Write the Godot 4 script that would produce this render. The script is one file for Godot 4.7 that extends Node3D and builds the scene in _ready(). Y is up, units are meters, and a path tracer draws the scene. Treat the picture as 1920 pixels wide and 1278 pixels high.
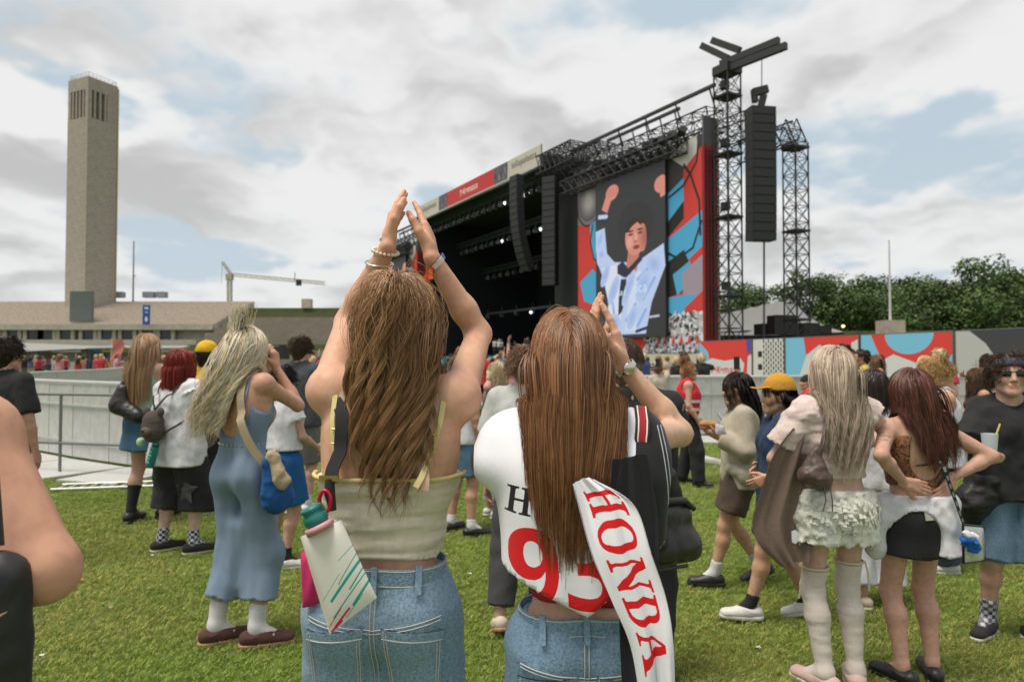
extends Node3D
# A festival field: a crowd on the lawn looks towards an open-air stage. One unit is a metre, the camera looks along -z.
const LENS := 1300.0        # focal length in pixels of a 1920 pixel wide picture
const EYE := 1.57
const HORIZON := 672.0
var tilt := atan((HORIZON - 639.0) / LENS)
var jobs: Array = []        # shapes to be computed, by several threads
var pending: Array = []     # [MeshInstance3D, first job, number of jobs, material]
var taken := {}
var mats := {}
var fold_noise := FastNoiseLite.new()

# ---------------------------------------------------------------- places
func spot(u: float, v: float, depth: float) -> Vector3:      # the point seen at a pixel of the photograph, so many metres ahead
	var c := Vector3((u - 960.0) / LENS, -(v - 639.0) / LENS, -1.0).rotated(Vector3.RIGHT, tilt)
	return Vector3(0, EYE, 0) + c * (depth / -c.z)

func ground_spot(u: float, depth: float) -> Vector3:
	var p := spot(u, HORIZON, depth)
	return Vector3(p.x, 0, -depth)

# ---------------------------------------------------------------- naming and tagging
func numbered(called: String) -> String:
	taken[called] = taken.get(called, -1) + 1
	return called if taken[called] == 0 else "%s_%03d" % [called, taken[called]]

func tag(o: Node, label: String, category: String, group := "", kind := "") -> Node:
	if label: o.set_meta("label", label)
	if category: o.set_meta("category", category)
	if group: o.set_meta("group", group)
	if kind: o.set_meta("kind", kind)
	return o

func thing(called: String, label: String, category: String, at := Vector3.ZERO, turn := 0.0, group := "") -> Node3D:
	var o := Node3D.new()
	o.name = numbered(called)
	add_child(o)
	o.position = at
	o.rotation.y = turn
	tag(o, label, category, group)
	return o

func put_mesh(called: String, mesh: Mesh, mat: Material, parent: Node = null) -> MeshInstance3D:
	var o := MeshInstance3D.new()
	o.name = called if parent else numbered(called)
	o.mesh = mesh
	o.material_override = mat
	(parent if parent else self).add_child(o, true)
	return o

func copy_of(o: Node3D, at: Vector3, turn := 0.0, label := "", group := "") -> Node3D:
	var base: String = o.name
	var re := RegEx.create_from_string("_\\d+$")
	var c: Node3D = o.duplicate()
	c.name = numbered(re.sub(base, ""))
	add_child(c)
	c.position = at
	c.rotation.y = turn
	if label: c.set_meta("label", label)
	if group: c.set_meta("group", group)
	return c

# ---------------------------------------------------------------- materials
func lin(r: float, g: float, b: float) -> Color:             # a real-world base colour as the sRGB value that albedo_color wants
	return Color(r, g, b).linear_to_srgb()

func noise_tex(size: int, freq: float, seed_n: int, as_normal := false, bump := 4.0, ramp: Array = [], octaves := 4, kind := FastNoiseLite.TYPE_SIMPLEX_SMOOTH) -> NoiseTexture2D:
	var n := FastNoiseLite.new()
	n.seed = seed_n
	n.frequency = freq
	n.noise_type = kind
	n.fractal_octaves = octaves
	var t := NoiseTexture2D.new()
	t.width = size
	t.height = size
	t.seamless = true
	t.noise = n
	if as_normal:
		t.as_normal_map = true
		t.bump_strength = bump
	if ramp.size():
		var g := Gradient.new()
		g.offsets = PackedFloat32Array(ramp.map(func(x): return x[0]))
		g.colors = PackedColorArray(ramp.map(func(x): return x[1]))
		t.color_ramp = g
	return t

func paint(called: String, c: Color, rough := 0.7, metal := 0.0) -> StandardMaterial3D:
	if mats.has(called): return mats[called]
	var m := StandardMaterial3D.new()
	m.resource_name = called
	m.albedo_color = c
	m.roughness = rough
	m.metallic = metal
	mats[called] = m
	return m

func cloth(called: String, c: Color, scale := 5.0, rough := 0.9) -> StandardMaterial3D:    # woven cloth: mottled, with a fine weave in relief
	if mats.has(called): return mats[called]
	var m := paint(called, c, rough)
	m.albedo_texture = mats.mottle
	m.uv1_triplanar = true
	m.uv1_scale = Vector3.ONE * scale
	m.normal_enabled = true
	m.normal_texture = mats.weave
	m.normal_scale = 0.2
	m.rim_enabled = true
	m.rim = 0.15
	return m

func skin(called: String, rough := 0.55) -> StandardMaterial3D:
	if mats.has(called): return mats[called]
	var m := paint(called, Color.WHITE, rough)
	m.vertex_color_use_as_albedo = true
	m.albedo_texture = mats.skin_mottle
	m.uv1_triplanar = true
	m.uv1_scale = Vector3.ONE * 3.0
	m.subsurf_scatter_enabled = true
	m.subsurf_scatter_strength = 0.12
	m.metallic_specular = 0.4
	return m

# ---------------------------------------------------------------- plain meshes
class Mesher:
	var v := PackedVector3Array()
	var n := PackedVector3Array()
	var uv := PackedVector2Array()
	var c := PackedColorArray()
	var idx := PackedInt32Array()
	var tint := Color.WHITE
	func vert(p: Vector3, nn: Vector3, t := Vector2.ZERO) -> int:
		v.append(p); n.append(nn); uv.append(t); c.append(tint)
		return v.size() - 1
	func quad(a: Vector3, b: Vector3, cc: Vector3, d: Vector3, t0 := Vector2(0, 1), t1 := Vector2(1, 1), t2 := Vector2(1, 0), t3 := Vector2(0, 0)) -> void:   # anticlockwise as seen from the front
		var nn := (b - a).cross(d - a).normalized()
		var i := vert(a, nn, t0)
		vert(b, nn, t1); vert(cc, nn, t2); vert(d, nn, t3)
		idx.append_array(PackedInt32Array([i, i + 2, i + 1, i, i + 3, i + 2]))
	func tri(a: Vector3, b: Vector3, cc: Vector3) -> void:
		var nn := (b - a).cross(cc - a).normalized()
		var i := vert(a, nn)
		vert(b, nn); vert(cc, nn)
		idx.append_array(PackedInt32Array([i, i + 2, i + 1]))
	func box(mid: Vector3, size: Vector3, b := Basis()) -> void:
		var h := size / 2.0
		var p := []
		for s in [Vector3(-1, -1, 1), Vector3(1, -1, 1), Vector3(1, 1, 1), Vector3(-1, 1, 1), Vector3(-1, -1, -1), Vector3(1, -1, -1), Vector3(1, 1, -1), Vector3(-1, 1, -1)]:
			p.append(mid + b * (h * s))
		quad(p[0], p[1], p[2], p[3]); quad(p[5], p[4], p[7], p[6]); quad(p[1], p[5], p[6], p[2])
		quad(p[4], p[0], p[3], p[7]); quad(p[3], p[2], p[6], p[7]); quad(p[4], p[5], p[1], p[0])
	func tube(a: Vector3, b: Vector3, r0: float, r1: float, sides := 8, caps := true) -> void:
		path([a, b], [r0, r1], sides, caps)
	func path(ps: Array, rs: Array, sides := 8, caps := true, flat := 1.0, up := Vector3.ZERO) -> void:   # a swept tube
		var first := v.size()
		var count := ps.size()
		var u := up
		for i in count:
			var t: Vector3 = (ps[mini(i + 1, count - 1)] - ps[maxi(i - 1, 0)]).normalized()
			if u == Vector3.ZERO: u = Vector3.UP if absf(t.y) < 0.9 else Vector3.RIGHT
			var s := t.cross(u).normalized()
			u = s.cross(t).normalized()
			for k in sides:
				var a := TAU * k / sides
				var o := s * cos(a) + u * sin(a) * flat
				var nn := (s * cos(a) * flat + u * sin(a)).normalized()
				vert(ps[i] + o * rs[i], nn, Vector2(float(k) / sides, float(i) / count))
		for i in count - 1:
			for k in sides:
				var q := first + i * sides + k
				var w := first + i * sides + (k + 1) % sides
				idx.append_array(PackedInt32Array([q, w, q + sides, w, w + sides, q + sides]))
		if caps:
			for e in [0, count - 1]:
				var t: Vector3 = (ps[0] - ps[1]).normalized() if e == 0 else (ps[count - 1] - ps[count - 2]).normalized()
				var m := vert(ps[e], t)
				var ring := []
				for k in sides: ring.append(vert(v[first + e * sides + k], t))
				for k in sides:
					if e == 0: idx.append_array(PackedInt32Array([m, ring[(k + 1) % sides], ring[k]]))
					else: idx.append_array(PackedInt32Array([m, ring[k], ring[(k + 1) % sides]]))
	func ribbon(ps: Array, ns: Array, width: Array, thick: float) -> void:     # a flat strap: points, outward normals, widths
		var first := v.size()
		var count := ps.size()
		for i in count:
			var t: Vector3 = (ps[mini(i + 1, count - 1)] - ps[maxi(i - 1, 0)]).normalized()
			var nn: Vector3 = (ns[i] - t * t.dot(ns[i])).normalized()
			var s := t.cross(nn).normalized()
			var w: float = width[i] / 2.0
			var q := [ps[i] - s * w, ps[i] - s * w + nn * thick, ps[i] + s * w + nn * thick, ps[i] + s * w]
			var f := float(i) / maxi(count - 1, 1)
			vert(q[0], -nn, Vector2(0, f)); vert(q[3], -nn, Vector2(1, f))
			vert(q[0], -s, Vector2(0, f)); vert(q[1], -s, Vector2(0, f))
			vert(q[1], nn, Vector2(0, f)); vert(q[2], nn, Vector2(1, f))
			vert(q[2], s, Vector2(1, f)); vert(q[3], s, Vector2(1, f))
		for i in count - 1:
			for k in [[1, 0], [2, 3], [4, 5], [6, 7]]:
				var a: int = first + i * 8 + k[0]
				var b: int = first + i * 8 + k[1]
				idx.append_array(PackedInt32Array([a, b, a + 8, b, b + 8, a + 8]))
		for e in [0, count - 1]:
			var o: int = first + e * 8
			idx.append_array(PackedInt32Array([o, o + 3, o + 5, o, o + 5, o + 1]))
	func lathe(rings: Array, sides := 16, mid := Vector3.ZERO, b := Basis()) -> void:    # rings: [radius, height]
		var first := v.size()
		for i in rings.size():
			var a: Array = rings[maxi(i - 1, 0)]
			var z: Array = rings[mini(i + 1, rings.size() - 1)]
			var slope := Vector2(z[1] - a[1], a[0] - z[0]).normalized()
			for k in sides:
				var g := TAU * k / sides
				vert(mid + b * Vector3(cos(g) * rings[i][0], rings[i][1], sin(g) * rings[i][0]), b * Vector3(cos(g) * slope.x, slope.y, sin(g) * slope.x), Vector2(float(k) / sides, float(i) / rings.size()))
		for i in rings.size() - 1:
			for k in sides:
				var q := first + i * sides + k
				var w := first + i * sides + (k + 1) % sides
				idx.append_array(PackedInt32Array([q, w, q + sides, w, w + sides, q + sides]))
	func sheet(rows: Array, thick: float, closed := true) -> void:     # rows of points: a cloth-like sheet with thickness and uv
		var nr := rows.size()
		var nc: int = rows[0].size()
		var first := v.size()
		for side in 2:
			for i in nr:
				for k in nc:
					var du: Vector3 = rows[i][mini(k + 1, nc - 1)] - rows[i][maxi(k - 1, 0)]
					var dv: Vector3 = rows[mini(i + 1, nr - 1)][k] - rows[maxi(i - 1, 0)][k]
					var nn := dv.cross(du).normalized()
					vert(rows[i][k] + nn * (thick / 2.0) * (1 if side == 0 else -1), nn if side == 0 else -nn, Vector2(float(k) / (nc - 1), float(i) / (nr - 1)))
		var half := nr * nc
		for i in nr - 1:
			for k in nc - 1:
				var q := first + i * nc + k
				idx.append_array(PackedInt32Array([q, q + 1, q + nc, q + 1, q + nc + 1, q + nc]))
				q += half
				idx.append_array(PackedInt32Array([q, q + nc, q + 1, q + 1, q + nc, q + nc + 1]))
		var rim := []
		for k in nc: rim.append(k)
		for i in range(1, nr): rim.append(i * nc + nc - 1)
		for k in range(nc - 2, -1, -1): rim.append((nr - 1) * nc + k)
		for i in range(nr - 2, -1, -1): rim.append(i * nc)
		for i in rim.size() - 1:
			var a: int = first + rim[i]
			var b: int = first + rim[i + 1]
			idx.append_array(PackedInt32Array([a, a + half, b, b, a + half, b + half]))
	func mesh() -> ArrayMesh:
		for i in range(0, idx.size(), 3):
			var a := v[idx[i]]
			if (v[idx[i + 2]] - a).cross(v[idx[i + 1]] - a).dot(n[idx[i]] + n[idx[i + 1]] + n[idx[i + 2]]) < 0.0:
				var q := idx[i + 1]
				idx[i + 1] = idx[i + 2]
				idx[i + 2] = q
		var arr := []
		arr.resize(Mesh.ARRAY_MAX)
		arr[Mesh.ARRAY_VERTEX] = v
		arr[Mesh.ARRAY_NORMAL] = n
		arr[Mesh.ARRAY_TEX_UV] = uv
		arr[Mesh.ARRAY_COLOR] = c
		arr[Mesh.ARRAY_INDEX] = idx
		var m := ArrayMesh.new()
		m.add_surface_from_arrays(Mesh.PRIMITIVE_TRIANGLES, arr)
		return m

func pillow(called: String, mat: Material, parent: Node, corners: Array, bulge: float, n := 12) -> MeshInstance3D:      # a soft flat thing between four corners: top left, top right, bottom right, bottom left
	var m := Mesher.new()
	var face := ((corners[3] - corners[0]) as Vector3).cross(corners[1] - corners[0]).normalized()
	for side in [1.0, -1.0]:
		var first := m.v.size()
		for i in n + 1:
			for k in n + 1:
				var a := float(k) / n
				var b := float(i) / n
				var p: Vector3 = (corners[0] as Vector3).lerp(corners[1], a).lerp((corners[3] as Vector3).lerp(corners[2], a), b)
				var h := bulge * pow(maxf(sin(PI * a) * sin(PI * b), 0.0), 0.4) * (1.0 + 0.12 * sin(a * 9.0 + b * 5.0)) + 0.001
				m.vert(p + face * h * side, face * side, Vector2(a, b))
		for i in n + 1:
			for k in n + 1:
				var w := n + 1
				var q := first + i * w + k
				var du := m.v[first + i * w + mini(k + 1, n)] - m.v[first + i * w + maxi(k - 1, 0)]
				var dv := m.v[first + mini(i + 1, n) * w + k] - m.v[first + maxi(i - 1, 0) * w + k]
				m.n[q] = dv.cross(du).normalized() * side
				if i < n and k < n: m.idx.append_array(PackedInt32Array([q, q + 1, q + w, q + 1, q + w + 1, q + w]))
	return put_mesh(called, m.mesh(), mat, parent)

# ---------------------------------------------------------------- shapes from rounded bones (surface nets)
# a bone: [a, b, radius at a, radius at b, scale of the offset (flattening), blend, flat ends (1 at b, 2 at a)]
func bone(a: Vector3, b: Vector3, ra: float, rb := -1.0, sc := Vector3.ONE, k := 0.03, flat := 0) -> Array:
	return [a, b, ra, ra if rb < 0 else rb, sc, k, flat]

func field_at(bones: Array, p: Vector3, grow := 0.0) -> float:
	var d := 10.0
	for b in bones:
		var a: Vector3 = b[0]
		var ax: Vector3 = b[1] - a
		var l2 := maxf(ax.length_squared(), 1e-8)
		var t0 := (p - a).dot(ax) / l2
		var t := clampf(t0, 0.0, 1.0)
		var e: float = ((p - a - ax * t) * b[4]).length() - (b[2] + (b[3] - b[2]) * t) - grow
		if b[6] & 1 and t0 > 1.0: e = maxf(e, (t0 - 1.0) * sqrt(l2))
		if b[6] & 2 and t0 < 0.0: e = maxf(e, -t0 * sqrt(l2))
		var h := maxf(b[5] - absf(d - e), 0.0)
		d = minf(d, e) - (h * h * 0.25 / b[5] if h > 0.0 else 0.0)
	return d

func slope_at(bones: Array, p: Vector3) -> Vector3:
	var h := 0.004
	return Vector3(field_at(bones, p + Vector3(h, 0, 0)) - field_at(bones, p - Vector3(h, 0, 0)), field_at(bones, p + Vector3(0, h, 0)) - field_at(bones, p - Vector3(0, h, 0)), field_at(bones, p + Vector3(0, 0, h)) - field_at(bones, p - Vector3(0, 0, h))).normalized()

func land(bones: Array, p: Vector3, towards: Vector3, off := 0.0) -> Vector3:     # marches from p to the surface
	for i in 40:
		var d := field_at(bones, p) - off
		if absf(d) < 0.0008: break
		p += towards * d * 0.8
	return p

func settle(bones: Array, p: Vector3, off := 0.0) -> Vector3:                      # moves p along the slope onto the surface
	for i in 6:
		p -= slope_at(bones, p) * (field_at(bones, p) - off) * 0.9
	return p

func compute_bones(j: Dictionary) -> void:
	var bones: Array = j.bones
	var cell: float = j.cell
	var grow: float = j.get("grow", 0.0)
	var lo := Vector3.ONE * 1e9
	var hi := Vector3.ONE * -1e9
	for b in bones:
		for e in 2:
			var r: Vector3 = Vector3.ONE * (b[2 + e] + grow) / b[4]
			lo = lo.min(b[e] - r)
			hi = hi.max(b[e] + r)
	if j.has("low"): lo = lo.max(j.low)
	if j.has("high"): hi = hi.min(j.high)
	lo -= Vector3.ONE * cell * 2.2
	hi += Vector3.ONE * cell * 2.2
	var nx := int((hi.x - lo.x) / cell) + 2
	var ny := int((hi.y - lo.y) / cell) + 2
	var nz := int((hi.z - lo.z) / cell) + 2
	var sy := nx
	var sz := nx * ny
	var D := PackedFloat32Array()
	D.resize(nx * ny * nz)
	D.fill(50.0)
	for b in bones:
		var a: Vector3 = b[0]
		var e: Vector3 = b[1]
		var sc: Vector3 = b[4]
		var k: float = b[5]
		var flat: int = b[6]
		var ra: float = b[2] + grow
		var dr: float = b[3] - b[2]
		var ax := e - a
		var l2 := maxf(ax.length_squared(), 1e-8)
		var ln := sqrt(l2)
		var reach := k + cell * 2.5
		var rm := maxf(b[2], b[3]) + grow + reach
		var ext := Vector3.ONE * rm / sc
		var b0 := ((a.min(e) - ext - lo) / cell).floor()
		var b1 := ((a.max(e) + ext - lo) / cell).ceil()
		var x0 := maxi(0, int(b0.x))
		var x1 := mini(nx, int(b1.x) + 1)
		var y0 := maxi(0, int(b0.y))
		var y1 := mini(ny, int(b1.y) + 1)
		var z0 := maxi(0, int(b0.z))
		var z1 := mini(nz, int(b1.z) + 1)
		var inv := 1.0 / l2
		for iz in range(z0, z1):
			for iy in range(y0, y1):
				var q := lo + Vector3(x0, iy, iz) * cell - a
				var at := iz * sz + iy * sy + x0
				for ix in range(x0, x1):
					var t0 := q.dot(ax) * inv
					var t := clampf(t0, 0.0, 1.0)
					var d := ((q - ax * t) * sc).length() - ra - dr * t
					if flat:
						if flat & 1 and t0 > 1.0: d = maxf(d, (t0 - 1.0) * ln)
						if flat & 2 and t0 < 0.0: d = maxf(d, -t0 * ln)
					if d < reach:
						var o := D[at]
						var h := k - absf(o - d)
						if h > 0.0: D[at] = minf(o, d) - h * h * 0.25 / k
						elif d < o: D[at] = d
					at += 1
					q.x += cell
	var band := cell * 4.0
	var clips: Array = j.get("clips", [])
	var cuts: Array = j.get("cuts", [])
	var amp: float = j.get("fold", 0.0)
	var fs: Vector3 = j.get("fold_scale", Vector3.ONE)
	if clips.size() or cuts.size() or amp > 0.0:
		var at := 0
		for iz in nz:
			for iy in ny:
				for ix in nx:
					var d := D[at]
					if d < band:
						var p := lo + Vector3(ix, iy, iz) * cell
						if amp > 0.0 and d > -band: d += amp * fold_noise.get_noise_3dv(p * fs)
						for c in clips: d = maxf(d, (p - c[0]).dot(c[1]))
						for c in cuts: d = maxf(d, c[1] - ((p - c[0]) * c[2]).length())
						D[at] = d
					at += 1
	var tint: Color = j.get("tint", Color.WHITE)
	var dabs: Array = j.get("dabs", [])
	var speck: Array = j.get("speck", [])
	var xf: Transform3D = j.get("xf", Transform3D())
	var has_uv: bool = j.has("uv")
	var vi := PackedInt32Array()
	vi.resize(D.size())
	vi.fill(-1)
	var V := PackedVector3Array()
	var N := PackedVector3Array()
	var C := PackedColorArray()
	var U := PackedVector2Array()
	var I := PackedInt32Array()
	var offs := [0, 1, sy, sy + 1, sz, sz + 1, sz + sy, sz + sy + 1]
	var edges := [[0, 1], [2, 3], [4, 5], [6, 7], [0, 2], [1, 3], [4, 6], [5, 7], [0, 4], [1, 5], [2, 6], [3, 7]]
	var cor := [Vector3(0, 0, 0), Vector3(1, 0, 0), Vector3(0, 1, 0), Vector3(1, 1, 0), Vector3(0, 0, 1), Vector3(1, 0, 1), Vector3(0, 1, 1), Vector3(1, 1, 1)]
	var f := PackedFloat32Array()
	f.resize(8)
	for iz in nz - 1:
		for iy in ny - 1:
			var at := iz * sz + iy * sy - 1
			for ix in nx - 1:
				at += 1
				if absf(D[at]) > band: continue
				var inside := 0
				for c in 8:
					f[c] = D[at + offs[c]]
					if f[c] < 0.0: inside += 1
				if inside == 0 or inside == 8: continue
				var s := Vector3.ZERO
				var m := 0
				for ed in edges:
					var f0 := f[ed[0]]
					var f1 := f[ed[1]]
					if (f0 < 0.0) != (f1 < 0.0):
						s += (cor[ed[0]] as Vector3).lerp(cor[ed[1]], f0 / (f0 - f1))
						m += 1
				var g := Vector3(f[1] + f[3] + f[5] + f[7] - f[0] - f[2] - f[4] - f[6], f[2] + f[3] + f[6] + f[7] - f[0] - f[1] - f[4] - f[5], f[4] + f[5] + f[6] + f[7] - f[0] - f[1] - f[2] - f[3]).normalized()
				var p := lo + (Vector3(ix, iy, iz) + s / m) * cell
				vi[at] = V.size()
				var col := tint
				for dab in dabs:
					var w: Vector3 = (p - dab[0]) * dab[1]
					var far: float = w.length()
					if far < 1.0: col = col.lerp(dab[2], minf(1.0, (1.0 - far) * 3.0) * dab[2].a)
				if speck.size():
					for sp in speck:
						if (p - sp[0]).length() < sp[1] and fold_noise.get_noise_3dv(p * sp[3]) > sp[4]: col = sp[2]
				if has_uv:
					var w: Array = j.uv
					U.append(Vector2((p - w[0]).dot(w[1]), (p - w[0]).dot(w[2])) if g.dot(w[3]) > 0.0 else Vector2(0.003, 0.003))
				else:
					U.append(Vector2.ZERO)
				V.append(xf * p)
				N.append((xf.basis * g).normalized())
				C.append(Color(col.r, col.g, col.b))
	for iz in range(1, nz - 1):
		for iy in range(1, ny - 1):
			var at := iz * sz + iy * sy
			for ix in range(1, nx - 1):
				at += 1
				if vi[at] < 0: continue
				var ins := D[at] < 0.0
				for ax in 3:
					var st := 1 if ax == 0 else (sy if ax == 1 else sz)
					if (D[at + st] < 0.0) == ins: continue
					var s1 := sy if ax == 0 else (sz if ax == 1 else 1)
					var s2 := sz if ax == 0 else (1 if ax == 1 else sy)
					var q0 := vi[at]
					var q1 := vi[at - s1]
					var q2 := vi[at - s1 - s2]
					var q3 := vi[at - s2]
					if q1 < 0 or q2 < 0 or q3 < 0: continue
					if ins: I.append_array(PackedInt32Array([q0, q2, q1, q0, q3, q2]))
					else: I.append_array(PackedInt32Array([q0, q1, q2, q0, q2, q3]))
	j.out = [V, N, C, U, I]

func compute_hair(j: Dictionary) -> void:
	var rng := RandomNumberGenerator.new()
	rng.seed = j.seed
	var xf: Transform3D = j.xf
	var count: int = j.count
	var segs: int = j.segs
	var long: float = j.long
	var wid: float = j.width
	var colors: Array = j.colors
	var body: Array = j.body
	var wave: float = j.get("wave", 0.0)
	var turns: float = j.get("turns", 3.0)
	var volume: float = j.get("volume", 0.02)
	var stiff: float = j.get("stiff", 0.55)
	var wind: Vector3 = j.get("wind", Vector3.ZERO)
	var crown: Vector3 = (j.get("crown", Vector3(0, 1, 0.25)) as Vector3).normalized()
	var low_cut: float = j.get("low_cut", -0.35)
	var face: float = j.get("face", -0.5)
	var lift: float = j.get("lift", 0.0)
	var rough_len: float = j.get("ragged", 0.15)
	var pinch: float = j.get("pinch", 0.0)
	var coat: float = j.get("coat", 0.014)
	var part_side: float = j.get("part", 0.0)
	var V := PackedVector3Array()
	var N := PackedVector3Array()
	var C := PackedColorArray()
	var U := PackedVector2Array()
	var I := PackedInt32Array()
	var rad := Vector3(0.083, 0.103, 0.104)
	var mid := Vector3(0, 0.028, 0.012)
	for i in count:
		var dir := Vector3.ZERO
		for tries in 30:
			dir = Vector3(rng.randfn(), rng.randfn(), rng.randfn()).normalized()
			if dir.y < low_cut: continue
			if dir.z < face and dir.y < 0.62 + 0.3 * absf(dir.x): continue
			break
		if j.has("tuft"):
			var t: Array = j.tuft
			dir = (t[0] + Vector3(rng.randfn(), rng.randfn(), rng.randfn()) * t[1]).normalized()
		var rise := clampf((dir.y + 0.3) / 1.2, 0.0, 1.0)
		var off := 0.003 + volume * (0.3 * rng.randf() + 0.75 * rise)
		var pl := mid + dir * (rad + Vector3.ONE * off * 0.6)
		var away := (dir - crown * dir.dot(crown))
		if part_side != 0.0 and dir.y > 0.3: away += Vector3(signf(dir.x) * part_side, 0, 0)
		if away.length() < 0.05: away = Vector3(rng.randf_range(-1, 1), 0, rng.randf_range(0, 1))
		away = (away - dir * away.dot(dir)).normalized()
		var vel: Vector3 = (xf.basis * (away + dir * lift + Vector3(rng.randfn(), rng.randfn(), rng.randfn()) * j.get("messy", 0.08))).normalized()
		var p := xf * pl
		var l := long * (1.0 + rough_len * rng.randf_range(-1.0, 0.6))
		var step := l / segs
		var inv := xf.affine_inverse()
		var ps: Array[Vector3] = [p]
		var grav: float = j.get("gravity", 1.0)
		for s in segs:
			vel = (vel * stiff + (Vector3(0, -grav, 0) + wind * (0.4 + rng.randf())) * (1.0 - stiff) * minf(1.0, 0.55 + 1.2 * s / segs)).normalized()
			p += vel * step
			var h := inv * p - mid
			var e := (h / (rad + Vector3.ONE * off)).length()
			if e < 1.0: p = xf * (mid + h / maxf(e, 0.2))
			if body.size() and s > 1:
				var d := field_at(body, p)
				if d < off + coat: p += slope_at(body, p) * (off + coat - d)
			if pinch > 0.0 and s > 2:
				var near := field_at(body, p) if body.size() else 1.0
				p.x -= (p.x - xf.origin.x) * pinch * (1.0 if near > off else 0.5)
			ps.append(p)
		var col: Color = colors[rng.randi() % colors.size()]
		if j.has("sides") and absf(dir.x) > 0.42 + 0.25 * rng.randf(): col = (j.sides as Array)[rng.randi() % j.sides.size()]
		var col2: Color = col
		if j.has("tips"): col2 = (j.tips as Array)[rng.randi() % j.tips.size()]
		var f := 0.8 + 0.4 * rng.randf()
		var phase := rng.randf() * TAU
		if j.has("lock"): phase = floorf(atan2(dir.x, dir.z) * 7.0) * 1.7 + rng.randf() * 0.5     # neighbours curl together
		var side := (ps[segs] - ps[0]).cross(xf.basis.z).normalized()
		if side.length() < 0.5: side = xf.basis.x
		var outw := side.cross((ps[segs] - ps[0]).normalized()).normalized()
		var first := V.size()
		var w0 := wid * rng.randf_range(0.6, 1.3)
		var u := outw
		for s in segs + 1:
			var g := float(s) / segs
			var a := wave * smoothstep(0.15, 0.8, g)
			var swing := phase + g * TAU * turns
			if j.has("lock"): swing = phase + (xf.origin.y - ps[s].y) * TAU * turns / long
			ps[s] += (side * sin(swing) + outw * cos(swing) * 0.7) * a
		for s in segs + 1:
			var g := float(s) / segs
			var t := (ps[mini(s + 1, segs)] - ps[maxi(s - 1, 0)]).normalized()
			var sd := t.cross(u).normalized()
			u = sd.cross(t).normalized()
			var w := w0 * (1.0 - 0.75 * g * g)
			var cc := col.lerp(col2, smoothstep(0.15, 0.75, g))
			cc = Color(minf(cc.r * f, 0.86), minf(cc.g * f, 0.8), minf(cc.b * f, 0.66))
			var outward := Vector3(ps[s].x - xf.origin.x, 0.25 * maxf(0.0, 1.0 - 3.0 * g), ps[s].z - xf.origin.z + 0.07).normalized()
			for k in 3:
				var a := TAU * k / 3.0
				var o := sd * cos(a) + u * sin(a) * 0.5
				V.append(ps[s] + o * w)
				N.append(((sd * cos(a) * 0.6 + u * sin(a)).normalized() * 0.55 + outward * 0.7).normalized())
				C.append(cc)
				U.append(Vector2(k / 3.0, g))
		for s in segs:
			for k in 3:
				var q := first + s * 3 + k
				var w := first + s * 3 + (k + 1) % 3
				if (V[q + 3] - V[q]).cross(V[w] - V[q]).dot(N[q] + N[w]) < 0.0: I.append_array(PackedInt32Array([q, q + 3, w, w, q + 3, w + 3]))
				else: I.append_array(PackedInt32Array([q, w, q + 3, w, w + 3, q + 3]))
	j.out = [V, N, C, U, I]

func compute(i: int) -> void:
	var j: Dictionary = jobs[i]
	if j.kind == "hair": compute_hair(j)
	else: compute_bones(j)

func shaped(called: String, list: Array, mat: Material, parent: Node = null) -> MeshInstance3D:    # a mesh made of one or more jobs, filled in by finish_shapes
	var o := put_mesh(called, null, mat, parent)
	pending.append([o, jobs.size(), list.size()])
	for j in list:
		if not j.has("kind"): j.kind = "bones"
		jobs.append(j)
	return o

func finish_shapes() -> void:
	var work := WorkerThreadPool.add_group_task(compute, jobs.size(), -1, true)
	WorkerThreadPool.wait_for_group_task_completion(work)
	for p in pending:
		var V := PackedVector3Array()
		var N := PackedVector3Array()
		var C := PackedColorArray()
		var U := PackedVector2Array()
		var I := PackedInt32Array()
		for i in p[2]:
			var o: Array = jobs[p[1] + i].out
			var base := V.size()
			V.append_array(o[0]); N.append_array(o[1]); C.append_array(o[2]); U.append_array(o[3])
			if base == 0: I = o[4]
			else:
				for q in o[4]: I.append(q + base)
		if V.is_empty():
			print("empty shape ", p[0].name, " of ", p[0].get_parent().name)
			continue
		var arr := []
		arr.resize(Mesh.ARRAY_MAX)
		arr[Mesh.ARRAY_VERTEX] = V
		arr[Mesh.ARRAY_NORMAL] = N
		arr[Mesh.ARRAY_COLOR] = C
		arr[Mesh.ARRAY_TEX_UV] = U
		arr[Mesh.ARRAY_INDEX] = I
		var m := ArrayMesh.new()
		m.add_surface_from_arrays(Mesh.PRIMITIVE_TRIANGLES, arr)
		p[0].mesh = m
		if p.size() > 3:
			for other in p[3]: other.mesh = m
	jobs = []
	pending = []

# ---------------------------------------------------------------- people
# Built in a frame of their own, 1.70 m tall, facing -z, their own right hand at +x; the node scales and turns them.
func bend(a: Vector3, c: Vector3, l1: float, l2: float, pole: Vector3) -> Array:      # [middle joint, end joint]
	var d := c - a
	var l := clampf(d.length(), absf(l1 - l2) + 0.01, (l1 + l2) * 0.998)
	var dir := d.normalized()
	var x := (l1 * l1 - l2 * l2 + l * l) / (2.0 * l)
	var h := sqrt(maxf(l1 * l1 - x * x, 0.0))
	var perp := (pole - dir * pole.dot(dir)).normalized()
	return [a + dir * x + perp * h, a + dir * l]

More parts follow.
